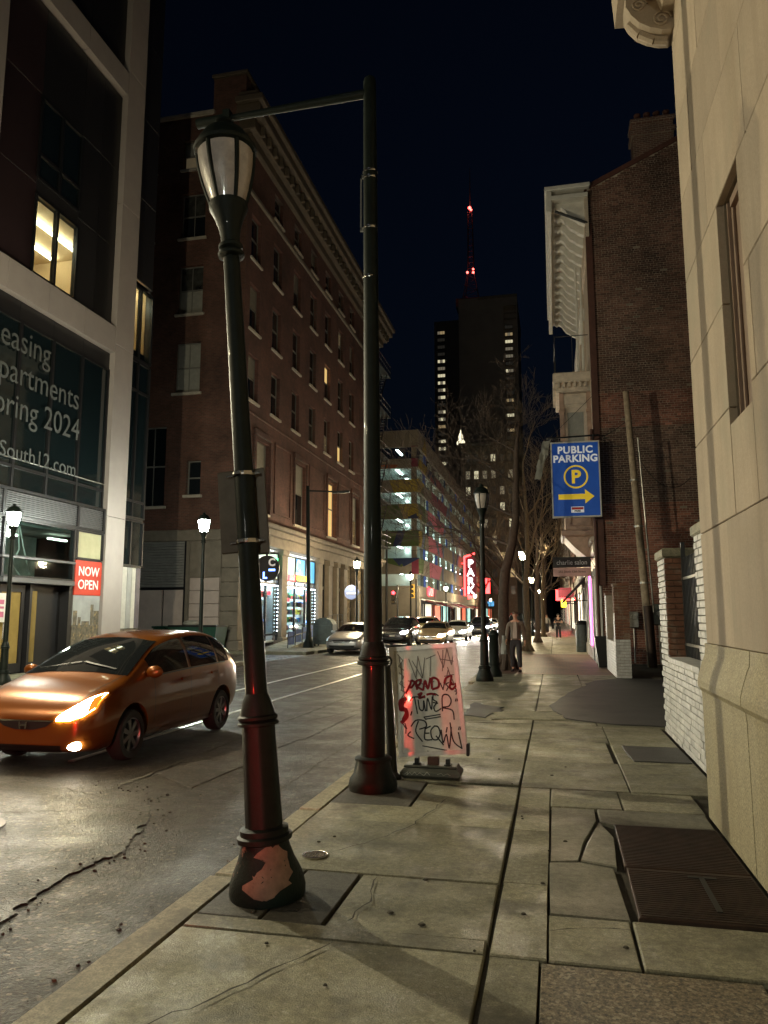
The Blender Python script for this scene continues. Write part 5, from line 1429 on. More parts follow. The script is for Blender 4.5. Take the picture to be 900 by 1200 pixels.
# tall neon blade sign
pk = thing('neon_park_sign', 'tall red neon blade sign reading PARK on the garage', 'neon sign', (-13.4, 121, 4.6))
MAT['neon_red'] = glow('red_neon', (1., .04, .04), 9.); MAT['neon_white'] = glow('white_neon_letters', (1., .93, .93), 3.)
b = MB(); b.bbox(-13.9, 120.8, 4.7, -12.1, 121.2, 11.2, .05); b.build('cabinet', 'm_red', pk)
b = MB(); b.tube([(-13.9, 120.7, 4.8), (-13.9, 120.7, 11.0), (-12.1, 120.7, 11.6)], .17, 6); b.build('neon_tube', 'neon_red', pk)
for k, ch_ in enumerate('PARK'): lettering(ch_, 1.7, 'neon_white', pk, (-12.95, 120.75, 9.9 - k * 1.42), FACE_CAM, bold=.05)
b = MB(); b.prism([(-13.6, 120.7, 5.0), (-12.3, 120.7, 4.7), (-13.4, 120.7, 4.2)], (0, .1, 0)); b.tube([(-14.4, 121, 10), (-13.9, 121, 10)], .08, 5); b.tube([(-14.4, 121, 6), (-13.9, 121, 6)], .08, 5); b.build('arrow', 'neon_red', pk)

# ================================================================== TOWER WITH AN ANTENNA, AND THE OLDER HOTEL IN FRONT
tw = thing('tower', 'tall dark concrete tower with strips of lit windows either side', 'tower', (-23, 245, 0))
TY = 240.
b = MB(); b.box(-28.4, TY, 0, -13.6, TY + 30, 107); b.box(-13.6, TY + 1.2, 0, -9.2, TY + 30, 103.5); b.bbox(-13.6, TY, 103.4, -9.0, TY + 30, 106.5, .1); b.build('core', 'tower', tw)
b = MB(); b.box(-36.9, TY + 1.5, 0, -28.4, TY + 28, 100.5); b.build('side_core', 'tower_dark', tw)
b = MB(); b.box(-9.35, TY, 0, -9.0, TY + .8, 103.4); b.box(-13.9, TY - .2, 0, -13.5, TY + .6, 103.4); b.build('fin', 'tower', tw)
b = MB(); b.box(-22, TY - .05, 106.3, -9, TY + .5, 107.3); b.build('parapet', 'concrete_garage', tw)
MAT['win_cool'] = glow('cool_lit_window', (1., .90, .58), .62); MAT['win_warm'] = glow('warm_lit_window', (1., .72, .36), .26); MAT['win_dim'] = mat('faint_glow_window', (.07, .07, .07), .15, var=.3, coat=.3, emit=(1, .9, .7), es=.012)  # even the dark panes are given a faint glow of their own
MAT['win_half'] = glow('half_lit_window', (1., .85, .6), .12)
q = MB(); q.box(0, -.12, 0, 2.7, .1, 1.5); tf = q.mesh('window', 'tower_dark')
wp = {}
for m in ('win_cool', 'win_warm', 'win_dim', 'win_half'):
    for k in range(3):
        q = MB(); q.box(.15 + k * .82, -.16, .25, .88 + k * .82, -.1, 1.25); wp[(m, k)] = q.mesh('pane', m)
leftp = 'wdddchccccdccwdccdcwcdcdwcccdcdcdcwcdcd'
rightp = 'dwcwcdcdddwdcdwdcwdcddwcdcdcwdcdcdwcdcw'
code = {'c': 'win_cool', 'w': 'win_warm', 'd': 'win_dim', 'h': 'win_half'}
rr = random.Random(21)
for k in range(36):
    z = 95.6 - k * 2.5
    if z < 8: break
    for (x, s) in ((-35.9, leftp), (-13.3, rightp)):
        y = TY + 1.38 if x < -20 else TY + 1.08
        f = inst('window', tf, tw, (x, y, z))
        cde = s[k % len(s)]
        for j in range(3):
            m = code[cde]
            if cde in 'cw' and rr.random() < .4: m = 'win_half'
            o = bpy.data.objects.new('pane', wp[(m, j)]); COL.objects.link(o); o.parent = f
b = MB()
for z in (99.0, 101.0): b.box(-13.4, TY + 1.0, z, -9.4, TY + 1.15, z + .5)
b.build('louvre_band', 'concrete_garage', tw)
an = thing('antenna_mast', 'thin lattice antenna mast with red beacons on the tower roof', 'antenna', (-24.3, 250, 107))
b = MB(); AX, AY = -24.6, 246
for (dx, dy) in ((-1, -1), (1, -1), (1, 1), (-1, 1)):
    b.tube([(AX + dx * 3.0, AY + dy * 2.6, 107), (AX + dx * 1.0, AY + dy * .9, 119), (AX + dx * .7, AY + dy * .6, 141)], .16, 5)
for k in range(16):
    z = 107.5 + k * 2.1; h = 1.0 if z > 119 else 3.0 - (z - 107) / 12 * 2
    h = max(.7, h); s = 1 if k % 2 else -1
    b.tube([(AX - h * s, AY - h * .85, z), (AX + h * s, AY - h * .85, z + 2.1)], .09, 4)
    b.tube([(AX - h, AY - h * .85, z), (AX + h, AY - h * .85, z)], .08, 4)
b.build('lattice', 'iron', an)
b = MB(); b.cyl((AX, AY, 141), (AX + .2, AY, 158), .32, .10, 6); b.build('spire', 'steel', an)
MAT['beacon'] = glow('red_beacon', (1., .10, .08), 7.)
for (x, z, s) in ((-1.1, 118.6, .42), (.9, 118.4, .42), (.9, 119.6, .35), (0, 142.2, .55), (.5, 141.4, .4)):
    q = MB(); q.ball((AX + x, AY - 1.3, z), s, n=8, k=6); q.build('beacon', 'beacon', an)
point_light('beacon_light', an, (AX, AY - 2.5, 142), 500, (1., .1, .08), .4); point_light('beacon_light', an, (AX, AY - 3.2, 119), 500, (1., .1, .08), .4)
b = MB(); b.box(-30, TY + 6, 107, -14, TY + 16, 110); b.build('plant_room', 'tower_dark', tw)

oh = thing('old_hotel', 'older stone hotel with a dark cornice and a few lit windows below the tower', 'building', (-14, 180, 0))
OY = 172.
b = MB()
oo = []; 
for k in range(9):
    for j in range(6): oo.append((1.0 + j * 1.95, 2.0 + j * 1.95, 6.5 + k * 3.8, 8.4 + k * 3.8))
wall_open(b, frame_M((-20.2, OY, 0), RY), 0, 12.2, 0, 41, oo, .3)
b.box(-8.02, OY, 0, -8, OY + 40, 41); b.box(-20.2, OY + .5, 0, -8.05, OY + 40, 40.8); b.build('wall', 'hotel_stone', oh)
b = MB(); b.bbox(-20.8, OY - .8, 40.6, -7.2, OY + 40, 41.6, .15); b.bbox(-20.4, OY - .4, 36.6, -7.6, OY + 40, 37.1, .1); b.build('cornice', 'hotel_stone', oh)
q = MB(); q.bbox(0, 0, 0, .4, .5, .9, .05); qm = q.mesh('cornice_block', 'hotel_stone')
for k in range(14): inst('cornice_block', qm, oh, (-20.3 + k * .92, OY - .5, 39.7))
q = MB(); q.box(0, .2, 0, 1, .28, .9); q.box(0, .2, .98, 1, .28, 1.9)
wmm = {m: q.mesh('pane', m) for m in ('win_cool', 'win_warm', 'win_dim', 'win_half')}
q = MB(); q.box(0, .18, .9, 1, .3, .98); wf_ = q.mesh('window', 'sash')
for (u0, u1, z0, z1) in oo:
    f = inst('window', wf_, oh, (-20.2 + u0, OY, z0)); r_ = rr.random()
    o = bpy.data.objects.new('pane', wmm['win_cool' if r_ < .10 else 'win_warm' if r_ < .2 else 'win_half' if r_ < .42 else 'win_dim']); COL.objects.link(o); o.parent = f
MAT['finial_glow'] = glow('floodlit_finial', (1., .9, .62), 1.6)  # floodlighting put into the dome's material as its own glow
cp_ = thing('lit_cupola', 'small floodlit white cupola glowing above the old hotel cornice', 'cupola', (-20.3, 171, 41.5))
b = MB(); b.lathe([(.95, 41.6), (.95, 42.2), (.6, 42.7), (.5, 43.6), (.25, 44.3), (.0, 45.2)], -20.3, 172.5, 10); b.build('dome', 'finial_glow', cp_)

# lower far buildings, each a thing of its own
def block(name, label, x0, x1, y0, y1, h, m, face, nw, nf, litp=.25, group=None, shop=None):
    t = thing(name, label, 'building', ((x0 + x1) / 2, y0, 0), group)
    L = y1 - y0; W_ = x1 - x0; rr = random.Random(int(y0 * 7 + x0))
    q = MB(); ops = []
    fh = (h - 4.2) / nf
    for k in range(nf):
        for j in range(nw):
            u = L * (j + .5) / nw; ops.append((u - .55, u + .55, 4.6 + k * fh, 4.6 + k * fh + min(2.1, fh * .6)))
    M_ = frame_M((x1, y0, 0), RX) if face == 'E' else frame_M((x0, y1, 0), RXN)
    wall_open(q, M_, 0, L, 0, h, ops, .22)
    q.box(x0 + (.3 if face == 'W' else 0), y0 + .02, 0, x1 - (.3 if face == 'E' else 0), y1 - .02, h - .02)
    q.box(x0 + .01, y0, 0, x1 - .01, y0 + .02, h)
    q.build('wall', m, t)
    q = MB(); xf = x1 if face == 'E' else x0; s = 1 if face == 'E' else -1
    q.bbox(xf - s * .2, y0, h - .5, xf + s * .5, y1, h, .06); q.bbox(xf - s * .1, y0, 3.6, xf + s * .2, y1, 4.1, .05); q.build('cornice', 'hotel_cornice', t)
    for (u0, u1, z0, z1) in ops:
        y = y0 + u0 if face == 'E' else y1 - u0
        r_ = rr.random()
        window(t, (xf, y, z0), RX if face == 'E' else RXN, round(u1 - u0, 2), round(z1 - z0, 2), .22, ('pane_lit',) * 2 if r_ < litp * .5 else ('pane_dim',) * 2 if r_ < litp else ('glass_dark',) * 2, sill=False)
    for j in range(max(1, int(L / 5))):
        y = y0 + .5 + j * 5
        q = MB(); q.box(xf - s * .05, y, .5, xf + s * .06, y + .12, 3.2); q.box(xf - s * .05, y + 3.6, .5, xf + s * .06, y + 3.72, 3.2); q.box(xf - s * .05, y + .12, 3.08, xf + s * .06, y + 3.6, 3.2)
        f = q.build('shop_window', 'mullion', t)
        q = MB(); q.box(xf - s * .02, y + .12, .5, xf + s * .03, y + 3.6, 3.08); q.build('pane', rr.choice(shop or ('shop_glow', 'glass_dark', 'pane_dim')), f)
    return t
block('row_building', 'low dark brick building directly beyond the salon building', 1.6, 12, 38.7, 46.5, 10.5, 'hotel_front', 'W', 3, 2, .2, shop=('shop_glow', 'pane_dim'))
block('row_building', 'cream fronted building with lit shop behind the standing man in black', 1.7, 12, 46.6, 58, 11.5, 'cream_wood', 'W', 4, 2, .3, shop=('shop_glow', 'shop_glow'))
block('row_building', 'plain brown building behind the second street tree', 1.6, 12, 58.2, 74, 13, 'hotel_front', 'W', 5, 3, .2)
block('row_building', 'far brown building under the red shop sign', 1.8, 12, 90, 130, 15, 'hotel_stone', 'W', 8, 3, .25, shop=('shop_glow', 'shop_glow_red', 'shop_glow_teal'))
block('row_building', 'farthest dark block at the end of the right pavement', 1.8, 14, 132, 230, 20, 'hotel_stone', 'W', 14, 4, .2)
block('row_building', 'narrow pale building between the garage and the old hotel', -26, -13.5, 153, 170, 16, 'hotel_stone', 'E', 4, 3, .3, shop=('shop_glow', 'shop_glow_red', 'shop_glow_teal'))
block('row_building', 'long dark block past the tower on the left kerb', -30, -13.5, 300, 420, 24, 'hotel_stone', 'E', 14, 5, .2)
block('row_building', 'far closing block at the end of the street', -30, -1, 470, 500, 30, 'tower_dark', 'E', 4, 5, .2)
# far neon and red shop signs
for (x, y, z, w_, h_, m, lab) in ((1.0, 92, 3.4, 1.6, 1.3, 'neon_red', 'red glowing shop sign above the far pavement'), (.9, 104, 4.6, 1.2, .5, 'neon_white', 'white glowing strip sign slanting over the far pavement'), (1.0, 64, 3.1, 1.3, .8, 'm_red', 'dull red projecting sign beyond the black-clad person'), (.75, 63.6, 2.3, .4, .6, 'led_yellow', 'small yellow sign under the dull red sign'), (-13.0, 150, 6, 1.4, 3.0, 'neon_red', 'far red vertical sign beyond the neon park sign'), (-13, 158, 3.6, 1.6, 1., 'panel_blue', 'far blue shop sign beyond the garage')):
    t = thing('shop_sign', lab, 'sign', (x, y, z))
    b = MB(); b.bbox(x - w_ / 2, y - .08, z, x + w_ / 2, y + .08, z + h_, .03); b.build('panel', m, t)
    b = MB(); b.tube([(x, y, z + h_ * .5), (x + (1.2 if x > -5 else -1.8), y + .2, z + h_ * .5)], .04, 5); b.build('bracket', 'iron', t)
# ================================================================== LAMP POSTS, POLES, SIGNS
def lamp_post(x, y, label, lit=None, lean=0., leandir=0., flaked=False, group='street lamp posts', scale=1., zb=0.):
    t = thing('lamp_post', label, 'street lamp', (x, y, zb), group)
    n = 24
    body = 'post_flaked' if flaked else 'post_green'
    b = MB(); b.lathe([(.212, 0), (.218, .05), (.21, .10), (.19, .15), (.165, .20), (.145, .26), (.135, .30)], x, y, n); b.build('base', body, t, True)
    b = MB(); b.lathe([(.14, .30), (.158, .31), (.158, .335), (.14, .345), (.14, .355), (.14, .375), (.112, .385)], x, y, n); b.build('base_ring', 'post_green', t, True)
    b = MB()
    vs = []
    m = 24
    for (r, z) in ((.108, .385), (.096, .95)):
        for i in range(m):
            a = 2 * PI * i / m; rr_ = r * (1.0 if i % 3 else .93); vs.append((x + rr_ * math.cos(a), y + rr_ * math.sin(a), z))
    b.add(vs, [(i, (i + 1) % m, m + (i + 1) % m, m + i) for i in range(m)]); b.build('fluted_pedestal', 'post_green', t, True)
    b = MB(); b.lathe([(.098, .945), (.12, .95), (.12, .965), (.105, .975), (.118, .985), (.118, 1.0), (.104, 1.01), (.085, 1.09), (.066, 1.13)], x, y, n); b.build('shoulder', 'post_green', t, True)
    b = MB(); b.cyl((x, y, 1.12), (x, y, 3.98), .066, .052, 16); b.build('shaft', 'post_green', t, True)
    b = MB(); b.lathe([(.055, 3.90), (.085, 3.91), (.085, 3.93), (.06, 3.95), (.078, 3.965), (.078, 3.985), (.06, 4.0)], x, y, n); b.build('collar', 'post_green', t, True)
    b = MB(); b.lathe([(.06, 4.0), (.062, 4.05), (.075, 4.12), (.10, 4.19), (.122, 4.235), (.127, 4.25), (.127, 4.275), (.116, 4.28)], x, y, n); b.build('cup', 'post_green', t, True)
    zb0, zt0 = 4.28, 4.66
    def gr_(z): return .115 + (.186 - .115) * math.sin((z - zb0) / (zt0 - zb0) * PI * .5)
    pm = {None: 'lantern_pane'}.get(lit, lit)
    for k in range(6):
        a0 = 2 * PI * k / 6 + .09 + .3; a1 = 2 * PI * (k + 1) / 6 - .09 + .3
        b = MB(); b.lathe([(gr_(zb0 + (zt0 - zb0) * j / 7) - .004, zb0 + (zt0 - zb0) * j / 7) for j in range(8)], x, y, 5, a0, a1); b.build('lantern_pane', pm, t, True)
        a = 2 * PI * k / 6 + .3
        b = MB(); b.tube([(x + gr_(zb0 + (zt0 - zb0) * j / 7) * math.cos(a), y + gr_(zb0 + (zt0 - zb0) * j / 7) * math.sin(a), zb0 + (zt0 - zb0) * j / 7) for j in range(8)], .013, 6); b.build('lantern_rib', 'post_green', t)
    b = MB(); b.lathe([(.182, 4.64), (.206, 4.65), (.208, 4.675), (.192, 4.69), (.175, 4.73), (.138, 4.785), (.09, 4.82), (.05, 4.835), (.042, 4.85), (.06, 4.865), (.055, 4.885), (.02, 4.90), (.0, 4.92)], x, y, n); b.build('lantern_cap', 'post_green', t, True)
    if scale != 1: t.scale = (scale,) * 3
    if lean: t.rotation_euler = (lean * math.sin(leandir), lean * math.cos(leandir), 0)
    return t
MAT['pane_white_hot'] = glow('lit_white_pane', (.93, 1., .86), 850.)
MAT['pane_warm_hot'] = glow('lit_warm_pane', (1., .80, .47), 1100.)
MAT['pane_garage'] = glow('garage_lit_pane', (1., .84, .56), 1500.)
MAT['pane_far_hot'] = glow('lit_far_pane', (1., .82, .5), 1500.)
lean_lp = lamp_post(-1.64, 4.28, 'unlit dark green lamp post leaning left with flaked brown paint at its foot', lean=rad(-5.0), flaked=True)
# the big patch of peeled paint on the foot
prof_ = [(.212, 0), (.218, .05), (.21, .10), (.19, .15), (.165, .20), (.145, .26), (.135, .30)]
def rad_(z):
    for (r0, z0), (r1, z1) in zip(prof_[:-1], prof_[1:]):
        if z0 <= z <= z1: return r0 + (r1 - r0) * (z - z0) / (z1 - z0)
    return .135
rp = random.Random(5)
rows_p = [(.295, .0, .085), (.272, -.035, .095), (.248, -.05, .11), (.222, -.01, .125), (.195, -.03, .12), (.172, -.075, .13), (.148, -.06, .135), (.122, -.125, .12), (.098, -.135, .125), (.078, -.10, .07), (.06, -.07, .05), (.045, -.03, .0)]
b = MB(); vs = []
for (z, a, c) in rows_p:
    for i in range(11):
        off = (a + (c - a) * i / 10) + (rp.uniform(-.013, .013) if i in (0, 10) else 0); r = rad_(z); th = rad(-69) + math.asin(max(-.95, min(.95, off / r)))
        vs.append((-1.64 + (r + .0022) * math.cos(th), 4.28 + (r + .0022) * math.sin(th), z + (rp.uniform(-.006, .006))))
b.add(vs, [(j * 11 + i, j * 11 + i + 1, (j + 1) * 11 + i + 1, (j + 1) * 11 + i) for j in range(len(rows_p) - 1) for i in range(10)])
b.build('peeled_patch', 'peeled', lean_lp, True, label='large patch of pale brown where the paint has peeled off the foot')
# the two sign backs strapped to the leaning post
def on_lean(px, z): return (px - 1.64 - 0, 4.28, z)
b = MB(); b.bbox(-1.64 - .185, 4.30, 1.98, -1.64 - .02, 4.318, 2.50, .008); 
sbk = b.build('sign_panel', 'sign_back', lean_lp)
b = MB(); b.bbox(-1.64 + .01, 4.33, 1.96, -1.64 + .115, 4.346, 2.50, .008); b.build('sign_panel', 'sign_back', lean_lp)
for z in (2.46, 2.04):
    b = MB(); b.lathe([(.068, z - .012), (.070, z), (.068, z + .012)], -1.64, 4.28, 16, cap=False); b.bbox(-1.64 - .12, 4.285, z - .008, -1.64 + .10, 4.299, z + .008, .003); b.bbox(-1.64 - .03, 4.2, z - .012, -1.64 + .01, 4.225, z + .012, .003); b.build('strap', 'steel_band', lean_lp)

sg = thing('mast_pole', 'tall dark green pole with a long bare mast arm beside the graffiti board', 'pole', (-1.68, 7.0, 0))
X, Y = -1.68, 7.0
b = MB(); b.lathe([(.22, 0), (.225, .05), (.215, .10), (.18, .15), (.165, .22), (.155, .26)], X, Y, 28); b.build('base', 'post_green', sg, True)
b = MB(); b.lathe([(.155, .26), (.172, .265), (.172, .285), (.15, .30)], X, Y, 28); b.build('base_ring', 'post_green', sg, True)
b = MB(); b.lathe([(.112, .29), (.102, 1.13)], X, Y, 28); b.build('pedestal', 'post_green', sg, True)
b = MB(); b.lathe([(.104, 1.12), (.15, 1.13), (.15, 1.16), (.13, 1.17), (.142, 1.18), (.142, 1.20), (.126, 1.21), (.115, 1.29), (.09, 1.34)], X, Y, 28); b.build('shoulder', 'post_green', sg, True)
b = MB(); b.cyl((X, Y, 1.33), (X - .05, Y, 7.15), .088, .066, 20); b.ball((X - .05, Y, 7.15), .066, n=12, k=6); b.build('shaft', 'post_green', sg, True)
b = MB(); b.cyl((X - .05, Y, 7.02), (-3.52, Y - .02, 6.96), .048, .032, 12); b.build('mast_arm', 'post_green', sg, True)
b = MB(); b.cyl((-3.30, Y - .02, 6.97), (-3.68, Y - .02, 6.955), .055, .055, 10); b.bbox(-3.36, Y - .08, 6.88, -3.28, Y + .04, 7.05, .01); b.build('arm_end_bracket', 'post_green', sg, True)
for z in (6.12, 6.05, 5.50, 4.97):
    b = MB(); b.lathe([(.076, z - .012), (.079, z), (.076, z + .012)], X - .04, Y, 18, cap=False); b.build('strap', 'steel_band', sg, True)
b = MB(); b.box(X - .145, Y - .01, 5.50, X - .13, Y + .01, 6.1); b.box(X - .145, Y - .01, 6.06, X - .1, Y + .01, 6.10); b.box(X - .145, Y - .01, 5.48, X - .1, Y + .01, 5.52); b.build('sign_bracket', 'steel', sg)
bp = thing('metal_post', 'plain dark steel post between the mast pole and the graffiti board', 'post', (-1.52, 7.55, 0))
b = MB(); b.cyl((-1.60, 7.50, 0), (-1.655, 7.50, 1.08), .052, .034, 12); b.build('post', 'iron', bp, True)
b = MB(); b.lathe([(.09, 0), (.09, .02), (.05, .06)], -1.60, 7.5, 14); b.build('foot', 'iron', bp, True)
b = MB(); b.tube([(-1.66 + .05 * math.cos(a_ * PI / 6), 7.5, 1.13 + .05 * math.sin(a_ * PI / 6)) for a_ in range(13)], .011, 6); b.build('ring', 'iron', bp)

MAT['pane_white_near'] = glow('near_lit_white_pane', (.96, 1., .84), 950.)
MAT['lens_warm'] = glow('street_light_lens', (1., .83, .55), 20.)
# ---- graffiti board on its weighted base
gb = thing('sandwich_board', 'graffiti-covered white sandwich board standing on a grey weighted base', 'sandwich board', (-1.25, 7.62, 0))
MAT['board_face'] = mat('scuffed_white_board', (.78, .76, .72), .45, var=.16, vs=7, bump=.05, coat=.2)
MAT['board_frame'] = mat('board_frame_aluminium', (.62, .58, .54), .38, metal=.35, var=.15, vs=12)
MAT['marker'] = mat('black_marker', (.012, .012, .014), .5, var=0); MAT['marker_faint'] = mat('faded_marker', (.20, .18, .17), .6, var=.2)
MAT['spray_red'] = mat('red_spray', (.42, .015, .03), .6, var=.3, vs=14); MAT['chalk'] = mat('pale_scrawl', (.4, .4, .36), .7, var=.2)
# board plane: lower-left corner and axes, tilted as it stands
P0 = Vector((-1.555, 7.60, .185)); U = Vector((.685, .03, .055)); V = Vector((-.115, .05, 1.075))
Nn = U.cross(V).normalized()
if Nn.y > 0: Nn = -Nn
def BP(u, v, d=0.): return P0 + U * u + V * v + Nn * d
b = MB(); b.prism([BP(.05, .03), BP(.95, .03), BP(.95, .97), BP(.05, .97)], -Nn * .03); b.build('panel', 'board_face', gb)
for (q1) in ([(0, 0), (1, 0), (.94, .04), (.06, .04)], [(0, 1), (1, 1), (.94, .96), (.06, .96)], [(0, 0), (.06, .04), (.06, .96), (0, 1)], [(1, 0), (1, 1), (.94, .96), (.94, .04)]):
    b = MB(); b.prism([BP(u, v, .012) for u, v in q1], -Nn * .05); b.build('frame_bar', 'board_frame', gb)
def stroke(mb, pts, r, m=None):
    P = [BP(u, v, .0035) for u, v in pts]
    for i in range(len(P) - 1):
        a, c = P[i], P[i + 1]; d = (c - a)
        if d.length < 1e-6: continue
        n = d.normalized().cross(Nn) * r; e = d.normalized() * r * .7
        mb.quad(a - n - e, c - n + e, c + n + e, a + n - e)
def curve(pts, k=5):
    out = []
    n = len(pts)
    for i in range(n - 1):
        p0, p1, p2, p3 = pts[max(0, i - 1)], pts[i], pts[i + 1], pts[min(n - 1, i + 2)]
        for j in range(k):
            t_ = j / k
            out.append(tuple(.5 * ((2 * p1[q]) + (-p0[q] + p2[q]) * t_ + (2 * p0[q] - 5 * p1[q] + 4 * p2[q] - p3[q]) * t_ ** 2 + (-p0[q] + 3 * p1[q] - 3 * p2[q] + p3[q]) * t_ ** 3) for q in (0, 1)))
    out.append(pts[-1]); return out
# tags in board coordinates (0..1 across and up)
blk = MB(); fnt = MB(); red = MB()
for s_ in ([(.24, .50), (.30, .53), (.46, .52)], [(.31, .53), (.33, .38)], [(.25, .40), (.23, .37)],                     # T
           [(.36, .50), (.37, .42), (.42, .41), (.44, .49), (.45, .40)],                                                  # U
           [(.47, .40), (.50, .51), (.54, .41), (.57, .52)],                                                              # N
           [(.66, .53), (.60, .55), (.58, .50), (.63, .47), (.58, .43), (.60, .39), (.68, .41)], [(.58, .47), (.64, .46)],  # E
           [(.70, .39), (.72, .52), (.80, .53), (.84, .48), (.80, .43), (.70, .42), (.84, .39), (.855, .31)]): stroke(blk, curve(s_), .0066)
for s_ in ([(.42, .345), (.66, .36)], [(.44, .325), (.66, .34)], [(.42, .345), (.44, .325)]): stroke(blk, s_, .0055)
for s_ in ([(.22, .27), (.30, .32), (.42, .31), (.44, .26), (.34, .24)], [(.33, .31), (.28, .22), (.36, .13)], [(.20, .22), (.16, .19), (.24, .16)],  # P
           [(.42, .24), (.40, .15), (.50, .14)], [(.41, .20), (.47, .20)], [(.42, .24), (.50, .26)],                        # E
           [(.56, .26), (.50, .22), (.51, .15), (.58, .14), (.63, .19), (.61, .25), (.56, .26)], [(.57, .17), (.66, .09)],   # Q
           [(.65, .22), (.66, .11), (.72, .18), (.74, .06), (.80, .24)],                                                    # U W
           [(.79, .28), (.81, .12), (.92, .05)], [(.92, .05), (.895, .19)], [(.72, .20), (.74, .24)]): stroke(blk, curve(s_), .0066)
for s_ in ([(.36, .09), (.70, .04)], [(.42, .04), (.60, .015)], [(.10, .30), (.14, .25), (.13, .21)], [(.13, .30), (.15, .25)], [(.90, .215), (.915, .24)], [(.925, .215), (.94, .24)], [(.90, .47), (.915, .49)], [(.925, .47), (.94, .49)],
           [(.71, .64), (.74, .58), (.77, .64)], [(.83, .64), (.79, .63), (.82, .60), (.79, .57)], [(.91, .60), (.97, .52)], [(.97, .60), (.92, .53)], [(.91, .56), (.93, .56)]): stroke(blk, s_, .0055)
blk.build('graffiti', 'marker', gb, label='black marker tags')
for s_ in ([(.28, .88), (.36, .70), (.42, .90), (.46, .70), (.52, .88)], [(.54, .87), (.68, .90)], [(.61, .89), (.57, .71)], [(.33, .86), (.45, .70)], [(.24, .68), (.32, .67)], [(.36, .70), (.50, .61)], [(.62, .66), (.55, .64)],
           [(.72, .93), (.78, .78), (.86, .95), (.90, .80), (.95, .9)], [(.74, .86), (.95, .83)], [(.80, .94), (.76, .75)], [(.84, .78), (.88, .66)], [(.78, .70), (.92, .71)], [(.84, .75), (.78, .62)], [(.86, .72), (.92, .61)],
           [(.12, .93), (.19, .87), (.12, .82), (.19, .78)], [(.12, .76), (.18, .72), (.11, .66), (.18, .62)], [(.12, .60), (.18, .58), (.12, .53), (.18, .5)], [(.14, .9), (.16, .7)], [(.17, .85), (.13, .6)], [(.15, .68), (.17, .48)]): stroke(fnt, s_, .0042)
fnt.build('graffiti', 'marker_faint', gb, label='faded scribbles')
for s_ in ([(.19, .57), (.26, .64), (.29, .68), (.33, .66), (.28, .62), (.24, .63)], [(.36, .60), (.36, .67), (.43, .68), (.40, .64), (.35, .63), (.44, .59)], [(.45, .59), (.49, .67), (.52, .60), (.57, .69)], [(.58, .60), (.60, .69), (.68, .67), (.68, .61), (.59, .59)],
           [(.77, .64), (.80, .68), (.88, .70), (.86, .63), (.94, .62), (.88, .58), (.84, .60), (.87, .64)], [(.37, .55), (.42, .56), (.38, .52), (.46, .53)], [(.50, .545), (.56, .55), (.62, .54)]): stroke(red, curve(s_), .011)
for s_ in ([(.18, .52), (.10, .50), (.09, .43), (.16, .42), (.17, .36), (.09, .31)], [(.14, .49), (.11, .45), (.17, .40), (.12, .34)]): stroke(red, curve(s_), .018)
red.build('graffiti', 'spray_red', gb, label='red sprayed letters')
b = MB(); b.bbox(-1.53, 7.50, .0, -.94, 7.80, .10, .035); b.bbox(-1.50, 7.54, .10, -.97, 7.76, .125, .012); base_ = b.build('weighted_base', 'grey_plastic', gb, True)
for x in (-1.38, -1.07):
    b = MB(); b.bbox(x - .02, 7.60, .12, x + .02, 7.66, .185, .005); b.bbox(x - .035, 7.585, .115, x + .035, 7.67, .135, .004); b.build('spring_foot', 'black', gb)
b = MB(); b.bbox(-1.27, 7.60, .10, -1.16, 7.66, .20, .008); b.build('centre_clip', 'rust', gb)
b = MB(); b.bbox(-.885, 7.60, .22, -.855, 7.68, .34, .008); b.build('corner_clip', 'black', gb)
sc_ = MB()
for (x0, seq) in ((-1.48, [(0, .05), (.03, .07), (.02, .04), (.05, .065), (.07, .045), (.10, .07), (.12, .045), (.15, .065), (.19, .04), (.22, .075), (.25, .045)]), (-1.16, [(0, .055), (.04, .07), (.06, .05), (.1, .066), (.13, .05)])):
    for (a, c) in zip(seq[:-1], seq[1:]): sc_.box(x0 + a[0], 7.497, min(a[1], c[1]), x0 + c[0] + .004, 7.503, max(a[1], c[1]) ) if abs(a[1] - c[1]) < .004 else sc_.cyl((x0 + a[0], 7.4995, a[1]), (x0 + c[0], 7.4995, c[1]), .0028, .0028, 5)
sc_.build('graffiti', 'chalk', base_)

# ---- other lamp posts
lamp_post(-1.72, 18.9, 'unlit lamp post with frosted lantern before the street tree, second in its row')
lamp_post(-10.95, 22.2, 'brightly lit white lamp post before the grey roll shutter', 'pane_white_hot')
lamp_post(-12.6, 15.5, 'lit white lamp post before the glass apartment building', 'pane_white_hot', scale=.87)
lamp_post(-10.9, 41.4, 'lit warm lamp post behind the silver car', 'pane_warm_hot')
lamp_post(-11.2, 59.5, 'lit warm lamp post by the traffic signal', 'pane_warm_hot', scale=1.05)
lamp_post(-1.42, 36.8, 'lit yellow lamp post above the walking person in grey', 'pane_warm_hot')
lamp_post(-11.3, 80.5, 'lit lamp post before the parking garage', 'pane_garage', group='distant lit lamp posts')
for i, y in enumerate((112, 140, 175)):
    lamp_post(-11.4, y, ('distant lit lamp post along the garage shopfronts', 'farther lit lamp post past the neon park sign', 'farthest lit lamp post before the old hotel')[i], 'pane_far_hot', group='distant lit lamp posts')
for i, y in enumerate((62, 92, 130)):
    lamp_post(-1.75, y, ('lit lamp post behind the second bare tree on the right pavement', 'smaller lit lamp post near the red shop sign', 'smallest lit lamp post at the end of the right pavement')[i], 'pane_far_hot', group='distant right lamp posts')
